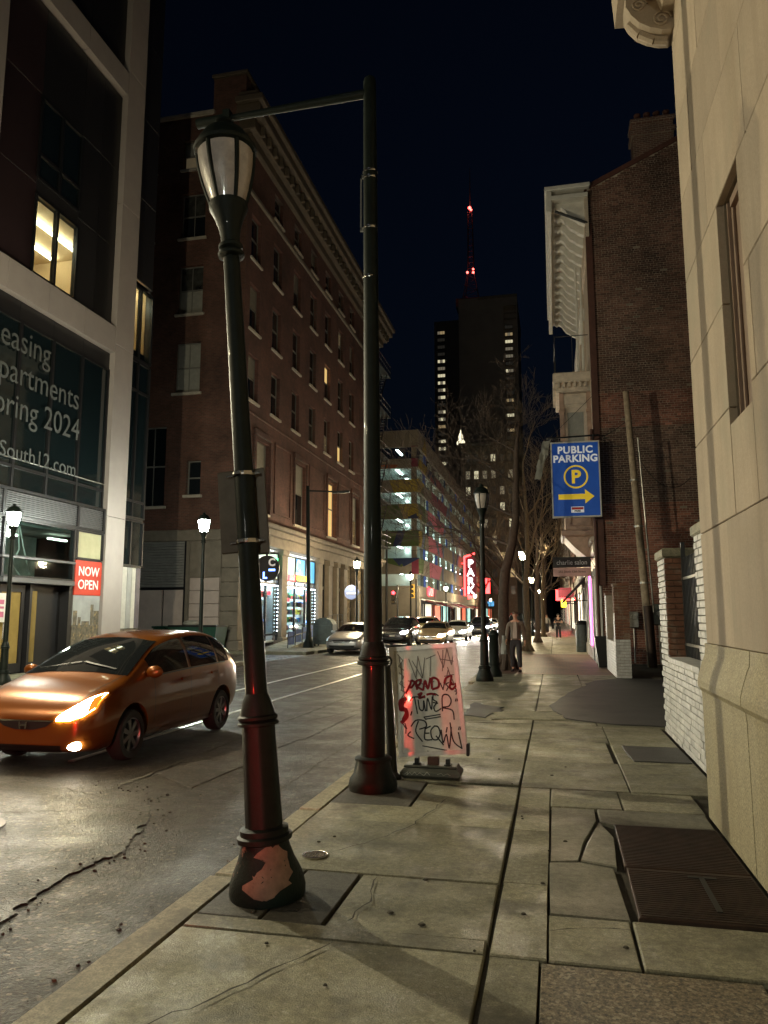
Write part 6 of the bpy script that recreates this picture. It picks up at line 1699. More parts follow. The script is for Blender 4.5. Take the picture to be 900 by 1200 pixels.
# the street light on this side of the apartment building that lights the pavement (out of frame)
cb = thing('street_light', 'tall street light with a curved arm across the road', 'street light', (-10.95, 3.75, 0))
CY_ = 3.75
b = MB(); b.lathe([(.2, 0), (.2, .1), (.12, .3), (.10, .5)], -10.95, CY_, 16); b.cyl((-10.95, CY_, .4), (-10.95, CY_, 5.2), .09, .06, 12); b.tube([(-10.95, CY_, 5.1), (-10.5, CY_, 5.5), (-9.9, CY_, 5.62), (-9.2, CY_, 5.64)], .04, 8); b.build('pole', 'steel', cb, True)
b = MB(); b.bbox(-9.5, CY_ - .14, 5.58, -8.8, CY_ + .14, 5.72, .04); b.build('lamp_head', 'steel', cb)
b = MB(); b.bbox(-9.4, CY_ - .1, 5.54, -8.9, CY_ + .1, 5.578, .01); b.build('lens', 'lens_warm', cb)
point_light('street_light_lamp', cb, (-9.1, CY_, 5.40), 850, (1., .86, .54), .06)
cb2 = dup(cb, (-10.95, 9.5, 0), label='second tall street light with a curved arm, nearer the glass apartment building')
for ch in cb2.children:
    if ch.type == 'LIGHT': ch.data = ch.data.copy(); ch.data.energy = 2500; ch.data.color = (1., .90, .62)
lamp_post(-1.72, -10.3, 'lit white lamp post on the near kerb behind the viewer', 'pane_white_near')
# thin street pole with a short arm in front of the hotel
tp = thing('street_light', 'thin unlit street light pole with a short arm before the lit shops', 'street light', (-12.2, 36.8, 0))
b = MB(); b.lathe([(.28, 0), (.28, .15), (.16, .45), (.13, .8)], -12.2, 36.8, 14); b.cyl((-12.2, 36.8, .7), (-12.35, 36.8, 8.3), .12, .09, 12); b.build('pole', 'post_green', tp, True)
b = MB(); b.tube([(-12.35, 36.8, 8.05), (-10.9, 36.8, 7.95)], .045, 6); b.bbox(-11.0, 36.7, 7.86, -10.1, 36.9, 7.98, .03); b.build('arm', 'iron', tp)
# relay mailbox
ml = thing('mailbox', 'dull green relay mailbox beside the silver car', 'mailbox', (-12.0, 39.3, 0))
b = MB(); pr_ = [(-12.6, 0.1), (-12.6, 1.15), (-12.45, 1.38), (-12.2, 1.48), (-11.9, 1.48), (-11.65, 1.38), (-11.5, 1.15), (-11.5, .1)]
b.prism([(x, 38.7, z) for x, z in pr_], (0, .8, 0)); b.build('body', 'mail_green', ml)
b = MB(); b.bbox(-12.5, 38.68, .3, -11.6, 38.70, 1.1, .008); b.build('door', 'mail_green', ml)
b = MB()
for x in (-12.55, -11.6):
    for y in (38.75, 39.4): b.box(x, y, 0, x + .08, y + .08, .12)
b.build('legs', 'iron', ml)
bl = thing('round_sign', 'round blue sign on a thin post behind the silver car', 'sign', (-11.4, 42.3, 0))
b = MB(); b.cyl((-11.0, 42.3, 0), (-11.0, 42.3, 3.6), .035, .035, 8); b.build('post', 'steel', bl)
MAT['sign_sky'] = mat('round_sign_blue', (.22, .30, .66), .5, var=.05)
b = MB(); b.cyl((-11.45, 42.24, 2.95), (-11.45, 42.30, 2.95), .42, .42, 24); b.box(-11.1, 42.25, 2.9, -11.0, 42.29, 3.0); b.build('disc', 'sign_sky', bl)
b = MB(); b.box(-11.5, 42.225, 3.06, -11.4, 42.24, 3.2); b.box(-11.72, 42.225, 2.84, -11.18, 42.24, 2.93); b.build('mark', 'sign_white_glow', bl)
# two wheelie bins and a dumpster by the shutter
for k, (x, y, lab) in enumerate(((-15.7, 31.6, 'long low green dumpster in the alley behind the orange car'),)):
    dm = thing('dumpster', lab, 'dumpster', (x, y, -.1))
    b = MB(); b.add([(x - 1.0, y - .5, 0), (x + 1.0, y - .5, 0), (x + 1.0, y + .5, 0), (x - 1.0, y + .5, 0), (x - 1.15, y - .6, 1.1), (x + 1.15, y - .6, 1.1), (x + 1.15, y + .6, 1.1), (x - 1.15, y + .6, 1.1)], [(3, 2, 1, 0), (0, 1, 5, 4), (1, 2, 6, 5), (2, 3, 7, 6), (3, 0, 4, 7), (4, 5, 6, 7)]); b.build('body', 'dumpster', dm)
    b = MB(); b.bbox(x - 1.18, y - .63, 1.1, x + 1.18, y + .63, 1.18, .02); b.bbox(x - .9, y - .64, .6, x + .9, y - .56, .7, .01); b.build('lid', 'black', dm)
    b = MB(); b.ball((x - .3, y, 1.25), .45, .4, .16); b.build('bin_bag', 'blind', dm, True)
wb_ = thing('wheelie_bin', 'dark green wheelie bin left of the long dumpster', 'bin', (-17.6, 31.8, 0))
b = MB(); b.bbox(-17.9, 31.5, .06, -17.3, 32.1, 1.05, .04); b.build('body', 'dumpster', wb_); b = MB(); b.bbox(-17.95, 31.45, 1.05, -17.25, 32.15, 1.13, .03); b.build('lid', 'dumpster', wb_)
# traffic signals
MAT['signal_yellow'] = mat('signal_housing_yellow', (.62, .38, .03), .5, var=.1); MAT['signal_red'] = glow('red_signal', (1., .03, .04), 14.); MAT['lens_off'] = mat('unlit_lens', (.04, .03, .02), .2, var=0)
def signal(x, y, z, lit, label, mat_='signal_yellow'):
    t = thing('traffic_signal', label, 'traffic light', (x, y, 0))
    b = MB(); b.cyl((x + .3, y + .2, 0), (x + .3, y + .2, z + 1.0), .09, .07, 10); b.box(x, y + .15, z - .2, x + .3, y + .25, z - .1); b.build('pole', 'iron', t)
    b = MB(); b.bbox(x - .2, y - .1, z - .65, x + .2, y + .15, z + .55, .03); b.build('housing', mat_, t)
    for k in range(3):
        zz = z + .33 - k * .38
        b = MB(); b.cyl((x, y - .16, zz), (x, y - .1, zz), .145, .145, 14); b.build('lens', 'signal_red' if (k == 0 and lit) else 'lens_off', t)
        b = MB(); b.lathe([(.165, 0), (.165, .22)], 0, 0, 10, PI * .02, PI * .98, cap=False)
        b.v = [(x + p[0], y - .1 - p[2], zz + p[1]) for p in b.v]; b.build('visor', mat_, t)
    return t
signal(-13.55, 64, 3.25, True, 'traffic light showing red before the garage corner', 'black')
signal(-11.9, 64, 3.75, False, 'yellow-cased traffic light with its lenses dark')
bnr = thing('banner_pole', 'slim dark pole with a small pale banner before the garage', 'pole', (-15.5, 70, 0))
b = MB(); b.cyl((-15.5, 70, 0), (-15.5, 70, 9.8), .13, .1, 8); b.tube([(-15.5, 70, 9.5), (-13.4, 70, 9.6)], .05, 5); b.build('pole', 'iron', bnr)
b = MB(); b.bbox(-16.9, 69.96, 6.4, -15.7, 70.0, 8.8, .01); b.box(-16.9, 69.95, 8.8, -15.5, 70.02, 8.86); b.build('banner', 'blind', bnr)
# second dark pedestal post beside the unlit lamp post
b2 = thing('bollard', 'stout dark bollard beside the second lamp post', 'bollard', (-1.60, 20.4, 0))
b = MB(); b.lathe([(.2, 0), (.2, .1), (.15, .2), (.135, .3), (.12, 1.05), (.14, 1.08), (.13, 1.14), (.08, 1.2), (.0, 1.23)], -1.60, 20.4, 18); b.build('post', 'post_green', b2, True)
b = MB(); b.lathe([(.155, .3), (.16, .33), (.155, .36)], -1.60, 20.4, 18, cap=False); b.build('ring', 'post_green', b2, True)
# dark bin by the shopfront
bn = thing('litter_bin', 'dark cylinder litter bin by the shopfront pilasters', 'bin', (1.15, 35.0, 0))
b = MB(); b.lathe([(.24, 0), (.26, .05), (.26, 1.25), (.22, 1.32)], 1.15, 35, 16); b.build('body', 'mail_green', bn, True)
b = MB(); b.lathe([(.27, 1.2), (.28, 1.25), (.2, 1.36), (.0, 1.4)], 1.15, 35, 16); b.build('lid', 'iron', bn, True)
# ================================================================== CARS
def car_body(st, wheels, wr, name):
    """one continuous shell lofted along the length, smoothed, wheel arches cut; local: front at y=0, looks to -y"""
    vs = []; fs = []
    np_ = 10
    for (y, zb, zs, zt, w_, wt) in st:
        up = zt - zs
        half = [(0, zb), (w_ * .80, zb), (w_ * .95, zb + .07), (w_ * 1.0, zb + (zs - zb) * .45), (w_ * .985, zb + (zs - zb) * .80), (w_ * .955, zs),
                ((w_ * .95 + wt) / 2 + .025 * min(1, up / .4), zs + up * .52), (wt + .015, zt - min(.07, up * .25)), (wt * .82, zt - min(.015, up * .05)), (0, zt)]
        ring = [(x, y, z) for x, z in half] + [(-x, y, z) for x, z in half[-2:0:-1]]
        vs += ring
    n = 2 * np_ - 2
    for k in range(len(st) - 1):
        for i in range(n):
            j = (i + 1) % n; fs.append((k * n + i, k * n + j, (k + 1) * n + j, (k + 1) * n + i))
    for base, rev in ((0, False), ((len(st) - 1) * n, True)):
        for i in range(np_ - 1):
            a, c = i, i + 1; d, e = (n - i) % n, (n - i - 1) % n
            f = [a, c, e, d]
            f = list(dict.fromkeys(f))
            if len(f) >= 3: fs.append(tuple(base + q for q in (f if rev else reversed(f))))
    me = bpy.data.meshes.new('body'); me.from_pydata(vs, [], fs)
    bm = bmesh.new(); bm.from_mesh(me); bmesh.ops.recalc_face_normals(bm, faces=bm.faces); bm.to_mesh(me); bm.free()
    o = bpy.data.objects.new('body', me); COL.objects.link(o)
    md = o.modifiers.new('s', 'SUBSURF'); md.levels = 2; md.render_levels = 2
    me2 = evalmesh(o); bpy.data.objects.remove(o)
    # bvh of the uncut shell for projecting details
    bvh = BVHTree.FromPolygons([v.co.copy() for v in me2.vertices], [tuple(p.vertices) for p in me2.polygons])
    o = bpy.data.objects.new('body', me2); COL.objects.link(o)
    cm = MB()
    for wy in wheels:
        for s in (-1, 1):
            cm.cyl((s * .52, wy, wr + .01), (s * 1.2, wy, wr + .01), wr + .065, wr + .065, 28)
    cme = cm.mesh('cut', 'black'); co = bpy.data.objects.new('cut', cme); COL.objects.link(co)
    md = o.modifiers.new('b', 'BOOLEAN'); md.operation = 'DIFFERENCE'; md.object = co; md.solver = 'EXACT'
    me3 = evalmesh(o)
    bpy.data.objects.remove(o); bpy.data.objects.remove(co)
    me3.name = name
    me3.polygons.foreach_set('use_smooth', [True] * len(me3.polygons)); me3.set_sharp_from_angle(angle=rad(42))
    return me3, bvh

def ruled(lo, hi, m):
    """grid between two polylines (2-D), m rows"""
    return [[(a[0] + (c[0] - a[0]) * j / m, a[1] + (c[1] - a[1]) * j / m) for a, c in zip(lo, hi)] for j in range(m + 1)]
def resample(P, n):
    L = [0]
    for a, c in zip(P[:-1], P[1:]): L.append(L[-1] + math.hypot(c[0] - a[0], c[1] - a[1]))
    out = []
    for i in range(n + 1):
        s = L[-1] * i / n; k = 0
        while k < len(P) - 2 and L[k + 1] < s: k += 1
        t_ = (s - L[k]) / max(1e-9, L[k + 1] - L[k]); out.append((P[k][0] + (P[k + 1][0] - P[k][0]) * t_, P[k][1] + (P[k + 1][1] - P[k][1]) * t_))
    return out
def patch(bvh, lo, hi, axis, off=.005, n=14, m=6, side=1, thick=.012):
    """thin piece lying on the shell: outline given in front (x,z), side (y,z) or top (x,y) view"""
    G = ruled(resample(lo, n), resample(hi, n), m); b = MB(); P = []; ok = []
    for row in G:
        for (u, v) in row:
            if axis == 'front': o_, d = Vector((u, -3, v)), Vector((0, 1, 0))
            elif axis == 'rear': o_, d = Vector((u, 9, v)), Vector((0, -1, 0))
            elif axis == 'top': o_, d = Vector((u, v, 4)), Vector((0, 0, -1))
            else: o_, d = Vector((3 * side, u, v)), Vector((-side, 0, 0))
            h, nr, _, _ = bvh.ray_cast(o_, d)
            if h is None: P.append(Vector((0, 0, 0))); ok.append(False); continue
            if nr.dot(d) > 0: nr = -nr
            P.append(h + nr * off); ok.append(True)
    k = n + 1
    fs = []
    for j in range(m):
        for i in range(n):
            q = (j * k + i, j * k + i + 1, (j + 1) * k + i + 1, (j + 1) * k + i)
            if all(ok[x] for x in q): fs.append(q)
    b.add(P, fs)
    return b
CARP = {
 'hatch': dict(st=[(0, .30, .50, .56, .53, .43), (.045, .22, .62, .68, .68, .55), (.2, .17, .755, .815, .80, .65), (.45, .16, .835, .90, .84, .69), (.74, .16, .885, .96, .85, .69), (1.15, .16, .92, 1.185, .85, .65), (1.65, .16, .945, 1.405, .85, .605), (2.15, .16, .965, 1.495, .85, .585), (2.75, .16, .98, 1.525, .85, .58), (3.35, .17, .99, 1.50, .85, .57), (3.75, .20, 1.0, 1.42, .84, .555), (3.95, .26, .99, 1.25, .81, .56), (4.06, .32, .94, 1.02, .77, .58), (4.10, .38, .80, .86, .68, .54)], wh=(.86, 3.36), wr=.30),
 'sedan': dict(st=[(0, .34, .50, .55, .58, .48), (.06, .24, .60, .66, .74, .6), (.4, .18, .71, .77, .86, .7), (1.0, .17, .80, .87, .90, .73), (1.38, .17, .85, .95, .90, .72), (1.75, .17, .88, 1.15, .90, .67), (2.2, .17, .90, 1.37, .90, .60), (2.75, .17, .91, 1.45, .90, .585), (3.3, .17, .92, 1.41, .90, .58), (3.75, .18, .93, 1.22, .89, .60), (4.1, .20, .94, 1.05, .88, .66), (4.5, .24, .93, 1.01, .85, .68), (4.72, .32, .86, .93, .78, .62), (4.78, .38, .76, .82, .68, .56)], wh=(.92, 3.68), wr=.325),
 'suv': dict(st=[(0, .40, .66, .72, .62, .5), (.06, .30, .78, .84, .78, .62), (.35, .24, .92, .98, .90, .74), (.95, .23, 1.0, 1.07, .93, .76), (1.25, .23, 1.05, 1.15, .93, .75), (1.6, .23, 1.08, 1.36, .93, .71), (2.0, .23, 1.10, 1.60, .93, .655), (2.5, .23, 1.11, 1.70, .93, .64), (3.3, .23, 1.13, 1.71, .93, .63), (4.0, .25, 1.14, 1.66, .92, .61), (4.4, .28, 1.14, 1.50, .90, .61), (4.58, .34, 1.05, 1.2, .86, .64), (4.64, .42, .9, .96, .76, .58)], wh=(.9, 3.6), wr=.355),
}
_bc = {}
_wheel = {}
def wheel_meshes(r, spokes):
    if (r, spokes) in _wheel: return _wheel[(r, spokes)]
    def turn(b): b.v = [(z, y, x) for x, y, z in b.v]
    b = MB(); b.lathe([(r * .66, -.095), (r * .9, -.10), (r * .985, -.07), (r, 0), (r * .985, .07), (r * .9, .10), (r * .66, .095)], 0, 0, 28, cap=False); turn(b)
    tm = b.mesh('wheel', 'tyre', True)
    b = MB(); b.lathe([(r * .67, -.09), (r * .67, .088), (r * .62, .092), (r * .60, .06)], 0, 0, 28, cap=False); b.lathe([(.0, .07), (r * .16, .07), (r * .17, .05)], 0, 0, 12, cap=False)
    for k in range(spokes):
        a = 2 * PI * k / spokes; c, s = math.cos(a), math.sin(a); pa = a + PI / 2; w0, w1 = r * .08, r * .11
        P = [(c * r * .12 + math.cos(pa) * w0, s * r * .12 + math.sin(pa) * w0), (c * r * .12 - math.cos(pa) * w0, s * r * .12 - math.sin(pa) * w0), (c * r * .63 - math.cos(pa) * w1, s * r * .63 - math.sin(pa) * w1), (c * r * .63 + math.cos(pa) * w1, s * r * .63 + math.sin(pa) * w1)]
        b.prism([(x, y, .045) for x, y in P], (0, 0, .03))
    turn(b); rm = b.mesh('rim', 'alloy', True)
    b = MB(); b.lathe([(.0, -.02), (r * .64, -.02), (r * .64, .0), (.0, .0)], 0, 0, 20, cap=False); turn(b); dm = b.mesh('brake_disc', 'black')
    _wheel[(r, spokes)] = (tm, rm, dm); return _wheel[(r, spokes)]

def make_car(name, label, kind, x, y, paint, heads=None, tails=None, cat='car', spokes=7, group=None, detail=True, fit=False, spots=0., zr=-.13, parking=None, plate=True):
    p = CARP[kind]; st = p['st']; wr = p['wr']
    if kind not in _bc: _bc[kind] = car_body(st, p['wh'], wr, 'body')
    me, bvh = _bc[kind]
    t = thing(name, label, cat, (x, y, zr), group)
    bme = me.copy(); bme.materials.clear(); bme.materials.append(MAT[paint])
    bo = bpy.data.objects.new('body', bme); COL.objects.link(bo); bo.parent = t
    def put(b, nm, m, parent=None, smooth=True, label=None):
        mesh = b.mesh(nm, m, smooth, fix=False)
        o = bpy.data.objects.new(nm, mesh); COL.objects.link(o); o.parent = parent or t
        if label: o['label'] = label
        return o
    L = st[-1][0]
    def at(yy, k):
        for a, c in zip(st[:-1], st[1:]):
            if a[0] <= yy <= c[0]:
                s = (yy - a[0]) / (c[0] - a[0]); return a[k] + (c[k] - a[k]) * s
        return st[-1][k]
    # windscreen, side windows, rear window
    ic = {'hatch': (.81, 1.85), 'sedan': (1.44, 2.15), 'suv': (1.30, 2.02)}[kind]
    z0, z1 = at(ic[0], 3) + .02, at(ic[1], 3) - .03
    w0, w1 = at(ic[0], 5) + .03, at(ic[1], 5) - .03
    ws = put(patch(bvh, [(-w0, z0 - .03), (-w0 * .5, z0 + .005), (0, z0 + .012), (w0 * .5, z0 + .005), (w0, z0 - .03)], [(-w1, z1 - .04), (-w1 * .5, z1), (0, z1 + .01), (w1 * .5, z1), (w1, z1 - .04)], 'front', .006, 18, 8), 'windscreen', 'car_glass')
    if detail:
        for s in (-1, 1):
            b = MB(); q = patch(bvh, [(s * w0 * .75 - .012, z0 + .03), (s * .02 - .012, z0 + .10)], [(s * w0 * .75 + .012, z0 + .035), (s * .02 + .012, z0 + .115)], 'front', .02, 6, 1); put(q, 'wiper', 'black')
    sw = {'hatch': [(1.32, 2.30, .0), (2.38, 3.22, 0), (3.28, 3.66, 0)], 'sedan': [(1.85, 2.72, 0), (2.80, 3.55, 0)], 'suv': [(1.72, 2.5, 0), (2.58, 3.4, 0), (3.48, 4.15, 0)]}[kind]
    for s in (-1, 1):
        for (a, c, _) in sw:
            ys_ = [a + (c - a) * i / 8 for i in range(9)]
            lo = [(yy, at(yy, 2) + .03) for yy in ys_]; hi = [(yy, max(at(yy, 2) + .035, at(yy, 3) - .10)) for yy in ys_]
            put(patch(bvh, lo, hi, 'side', .005, 12, 6, s), 'side_window', 'car_glass')
    ir = {'hatch': (4.02, 3.72), 'sedan': (4.06, 3.42), 'suv': (4.56, 4.22)}[kind]
    zr0, zr1 = at(ir[0], 3) + .02, at(ir[1], 3) - .03; wr0, wr1 = at(ir[0], 5) - .02, at(ir[1], 5) - .05
    put(patch(bvh, [(-wr0, zr0), (wr0, zr0)], [(-wr1, zr1), (wr1, zr1)], 'rear', .006, 12, 6), 'rear_window', 'car_glass')
    # lights, grille, bumper details
    h0 = st[2][2]
    for s in (-1, 1):
        if kind == 'hatch':
            lo = [(s * .39, .555), (s * .55, .56), (s * .68, .605), (s * .75, .68)]; hi = [(s * .41, .595), (s * .56, .70), (s * .68, .785), (s * .765, .83)]
        elif kind == 'sedan':
            lo = [(s * .46, .54), (s * .62, .55), (s * .80, .60)]; hi = [(s * .46, .62), (s * .64, .675), (s * .82, .715)]
        else:
            lo = [(s * .48, .72), (s * .66, .73), (s * .82, .77)]; hi = [(s * .48, .84), (s * .66, .875), (s * .84, .90)]
        on = heads if isinstance(heads, str) or heads is None else heads[0 if s < 0 else 1]
        hl = put(patch(bvh, lo, hi, 'front', .012, 14, 6), 'headlight', on or 'glass_lens')
        cx, cz = (lo[1][0] + hi[1][0]) / 2, (lo[1][1] + hi[1][1]) / 2
        if on:
            h, nr, _, _ = bvh.ray_cast(Vector((cx, -3, cz)), Vector((0, 1, 0)))
            if fit:
                lo2 = [(s * .43, .575), (s * .56, .58), (s * .68, .625), (s * .735, .69)]; hi2 = [(s * .44, .59), (s * .57, .67), (s * .68, .755), (s * .745, .80)]
                put(patch(bvh, lo2, hi2, 'front', .017, 12, 4), 'bulb', on, hl)
            else:
                b = MB(); b.ball((h.x, h.y - .01, h.z), .12, .05, .10, 12, 8); put(b, 'bulb', on, hl)
            if spots:
                so_ = spot_light('headlight_beam', None, (0, 0, 0), (rad(84), 0, 0), spots, (1, .9, .72), 75, .05, .8)
                so_.parent = t; so_.location = (h.x, h.y - .14, h.z); so_.rotation_euler = (rad(84), 0, PI)
        if fit and detail:
            put(patch(bvh, [(s * .70, .63), (s * .752, .685)], [(s * .705, .78), (s * .765, .825)], 'front', .019, 4, 4), 'indicator', 'amber', hl)
            b = MB(); h, nr, _, _ = bvh.ray_cast(Vector((s * .60, -3, .285)), Vector((0, 1, 0)))
            b.ball((h.x, h.y, h.z), .095, .03, .05, 14, 8); put(b, 'fog_light', parking or 'glass_lens')
            put(patch(bvh, [(s * .45, .235), (s * .74, .25)], [(s * .45, .335), (s * .74, .345)], 'front', .004, 8, 3), 'fog_light_recess', paint)
    if kind == 'hatch':
        g_ = put(patch(bvh, [(-.27, .49), (-.12, .455), (.12, .455), (.27, .49)], [(-.36, .55), (-.12, .545), (.12, .545), (.36, .55)], 'front', .006, 16, 4), 'grille', 'black')
        put(patch(bvh, [(-.36, .545), (.36, .545)], [(-.37, .56), (.37, .56)], 'front', .012, 16, 1), 'grille_trim', 'chrome', g_)
        h, nr, _, _ = bvh.ray_cast(Vector((0, -3, .50)), Vector((0, 1, 0)))
        b = MB()
        for sx in (-1, 1): b.prism([(sx * .035 - .009, h.y - .02, .465), (sx * .035 + .009, h.y - .02, .465), (sx * .045 + .009, h.y - .018, .542), (sx * .045 - .009, h.y - .018, .542)], (0, -.015, 0))
        b.box(-.035, h.y - .035, .495, .035, h.y - .02, .512); put(b, 'emblem', 'chrome', g_, False)
        put(patch(bvh, [(-.42, .205), (.42, .205)], [(-.46, .29), (.46, .29)], 'front', .006, 14, 3), 'lower_intake', 'black')
        put(patch(bvh, [(-.70, .175), (-.4, .165), (.4, .165), (.70, .175)], [(-.70, .2), (-.4, .19), (.4, .19), (.7, .2)], 'front', .010, 14, 1), 'bumper_lip', paint)
    else:
        dz = .18 if kind == 'suv' else 0
        gx = .44
        g_ = put(patch(bvh, [(-gx * .8, .50 + dz), (gx * .8, .50 + dz)], [(-gx, .60 + dz * 1.2), (gx, .60 + dz * 1.2)], 'front', .006, 12, 4), 'grille', 'black')
        put(patch(bvh, [(-gx, .595 + dz * 1.2), (gx, .595 + dz * 1.2)], [(-gx - .02, .615 + dz * 1.2), (gx + .02, .615 + dz * 1.2)], 'front', .012, 12, 1), 'grille_trim', 'chrome', g_)
        put(patch(bvh, [(-gx * .9, .54 + dz), (gx * .9, .54 + dz)], [(-gx * .9, .555 + dz), (gx * .9, .555 + dz)], 'front', .014, 12, 1), 'grille_bar', 'chrome', g_)
        put(patch(bvh, [(-.55, .30 + dz * .6), (.55, .30 + dz * .6)], [(-.62, .40 + dz * .8), (.62, .40 + dz * .8)], 'front', .006, 12, 3), 'lower_intake', 'black')
        put(patch(bvh, [(-.11, .47 + dz), (.11, .47 + dz)], [(-.11, .475 + dz), (.11, .475 + dz)], 'front', .02, 4, 1), 'emblem', 'chrome')
        if plate: put(patch(bvh, [(-.15, .40 + dz), (.15, .40 + dz)], [(-.15, .49 + dz), (.15, .49 + dz)], 'front', .018, 4, 2), 'number_plate', 'white_paint')
    for s in (-1, 1):
        zt = {'hatch': (.88, 1.12), 'sedan': (.72, .86), 'suv': (.95, 1.3)}[kind]; wt_ = {'hatch': (.62, .76), 'sedan': (.55, .80), 'suv': (.68, .86)}[kind]
        put(patch(bvh, [(s * wt_[0], zt[0]), (s * wt_[1], zt[0])], [(s * (wt_[0] - .02), zt[1]), (s * (wt_[1] - .03), zt[1])], 'rear', .012, 8, 6), 'tail_light', tails or 'tail_off')
        # mirrors
        my = ic[0] + (.42 if kind == 'hatch' else .38); mz = at(my, 2) + .07
        h, nr, _, _ = bvh.ray_cast(Vector((3 * s, my, mz)), Vector((-s, 0, 0)))
        hx = (h.x if h else s * .85)
        b = MB(); b.ball((hx + s * .11, my + .0, mz + .02), .115, .06, .078, 12, 8); b.tube([(hx - s * .02, my + .01, mz - .03), (hx + s * .06, my, mz - .015)], .025, 6); put(b, 'mirror', paint)
        if detail:
            door = {'hatch': [(1.36, .38), (2.34, .22), (3.22, .60)], 'sedan': [(1.62, .3), (2.76, .28), (3.6, .6)], 'suv': [(1.55, .4), (2.54, .35), (3.45, .7)]}[kind]
            for (dy, zl) in door: put(patch(bvh, [(dy - .004, zl), (dy - .004, at(dy, 2) + .02)], [(dy + .004, zl), (dy + .004, at(dy, 2) + .02)], 'side', .003, 10, 1, s), 'door_seam', 'black')
            put(patch(bvh, [(door[0][0] + .25, .235), (door[2][0] - .1, .235)], [(door[0][0] + .25, .28), (door[2][0] - .1, .28)], 'side', .018, 14, 2, s), 'side_sill', paint)
            for dy in (door[1][0] - .2, door[2][0] - .16):
                hz = at(dy, 2) - .10; h, nr, _, _ = bvh.ray_cast(Vector((3 * s, dy, hz)), Vector((-s, 0, 0)))
                if h: b = MB(); b.bbox(h.x + s * .004, dy - .10, hz - .018, h.x + s * .034, dy + .08, hz + .018, .01); put(b, 'door_handle', paint)
            put(patch(bvh, [(1.5, at(1.5, 2) + .012), (2.4, at(2.4, 2) + .012), (3.5, at(3.5, 2) + .012)], [(1.5, at(1.5, 2) + .028), (2.4, at(2.4, 2) + .028), (3.5, at(3.5, 2) + .028)], 'side', .008, 14, 1, s), 'window_trim', 'black')
    if detail:
        for s in (-1, 1):
            ys_ = [at_ for at_ in (.25, .5, .8, 1.05)]
            put(patch(bvh, [(s * .60 - .004, .2), (s * .70 - .004, 1.02)], [(s * .60 + .004, .2), (s * .70 + .004, 1.02)], 'top', .003, 10, 1), 'bonnet_seam', 'black')
    tm, rm, dm = wheel_meshes(wr, spokes)
    for wy in p['wh']:
        for s in (-1, 1):
            o = bpy.data.objects.new('wheel', tm); COL.objects.link(o); o.parent = t; o.location = (s * (st[4][4] - .115), wy, wr)
            if s < 0: o.rotation_euler = (0, 0, PI)
            r_ = bpy.data.objects.new('rim', rm); COL.objects.link(r_); r_.parent = o; r_.rotation_euler = (R.uniform(0, 1), 0, 0)
            d_ = bpy.data.objects.new('brake_disc', dm); COL.objects.link(d_); d_.parent = o
    b = MB(); b.bbox(-.55, .45, .17, .55, L - .4, .24, .02); put(b, 'underbody', 'black', None, False)
    return t
MAT['car_orange'] = mat('metallic_orange_paint', (.21, .066, .007), .28, metal=.4, var=.03, coat=1.)
MAT['car_silver'] = mat('metallic_silver_paint', (.50, .50, .52), .3, metal=.6, var=.02, coat=1.)
MAT['car_gold'] = mat('metallic_champagne_paint', (.46, .36, .22), .3, metal=.5, var=.02, coat=1.)
MAT['car_black'] = mat('black_car_paint', (.02, .02, .022), .25, metal=.3, var=.02, coat=1.)
MAT['car_navy'] = mat('dark_blue_car_paint', (.02, .03, .055), .25, metal=.3, var=.02, coat=1.)
MAT['car_yellow'] = mat('pale_yellow_car_paint', (.55, .46, .22), .3, metal=.1, var=.02, coat=1.)
MAT['car_white'] = mat('white_car_paint', (.68, .68, .66), .3, var=.02, coat=1.)
MAT['glass_lens'] = mat('headlight_lens', (.42, .42, .42), .08, metal=.6, var=0, coat=1.)
MAT['tail_off'] = mat('red_tail_lens', (.20, .008, .01), .12, var=0, coat=1.)
MAT['amber'] = mat('amber_indicator', (.55, .18, .02), .2, var=0, coat=1., emit=(1., .35, .03), es=.9)
MAT['head_warm'] = glow('warm_headlight', (1., .86, .52), 220.)
MAT['head_white'] = glow('white_headlight', (.92, .97, 1.), 320.)
MAT['fog_on'] = glow('fog_light_on', (1., .88, .70), 60.)
MAT['tail_on'] = glow('tail_light_on', (1., .03, .02), 30.)
make_car('parked_car' if 0 else 'orange_hatchback', 'metallic orange hatchback coming down the road with headlights on', 'hatch', -5.83, 7.56, 'car_orange', 'head_warm', fit=True, spots=260., parking='fog_on', plate=False)
make_car('silver_sedan', 'silver sedan parked by the mailbox across the road', 'sedan', -9.45, 33.2, 'car_silver', spokes=10)
make_car('black_suv', 'black SUV behind the silver sedan with one bright headlight', 'suv', -8.9, 41.6, 'car_black', (None, 'head_white'), spots=1000.)
make_car('yellow_suv', 'pale yellow SUV queued behind the black SUV', 'suv', -8.9, 50.5, 'car_yellow', detail=False)
make_car('champagne_sedan', 'champagne sedan behind the graffiti board with one lit headlight', 'sedan', -6.95, 42.6, 'car_gold', (None, 'head_warm'), spots=1000.)
make_car('white_sedan', 'white sedan half hidden behind the champagne sedan, headlights on', 'sedan', -7.0, 53.5, 'car_white', 'head_white', detail=False, spots=900.)
make_car('dark_suv', 'dark blue SUV driving up the middle of the road, both headlights on', 'suv', -6.2, 63.4, 'car_navy', 'head_white', spots=3500.)
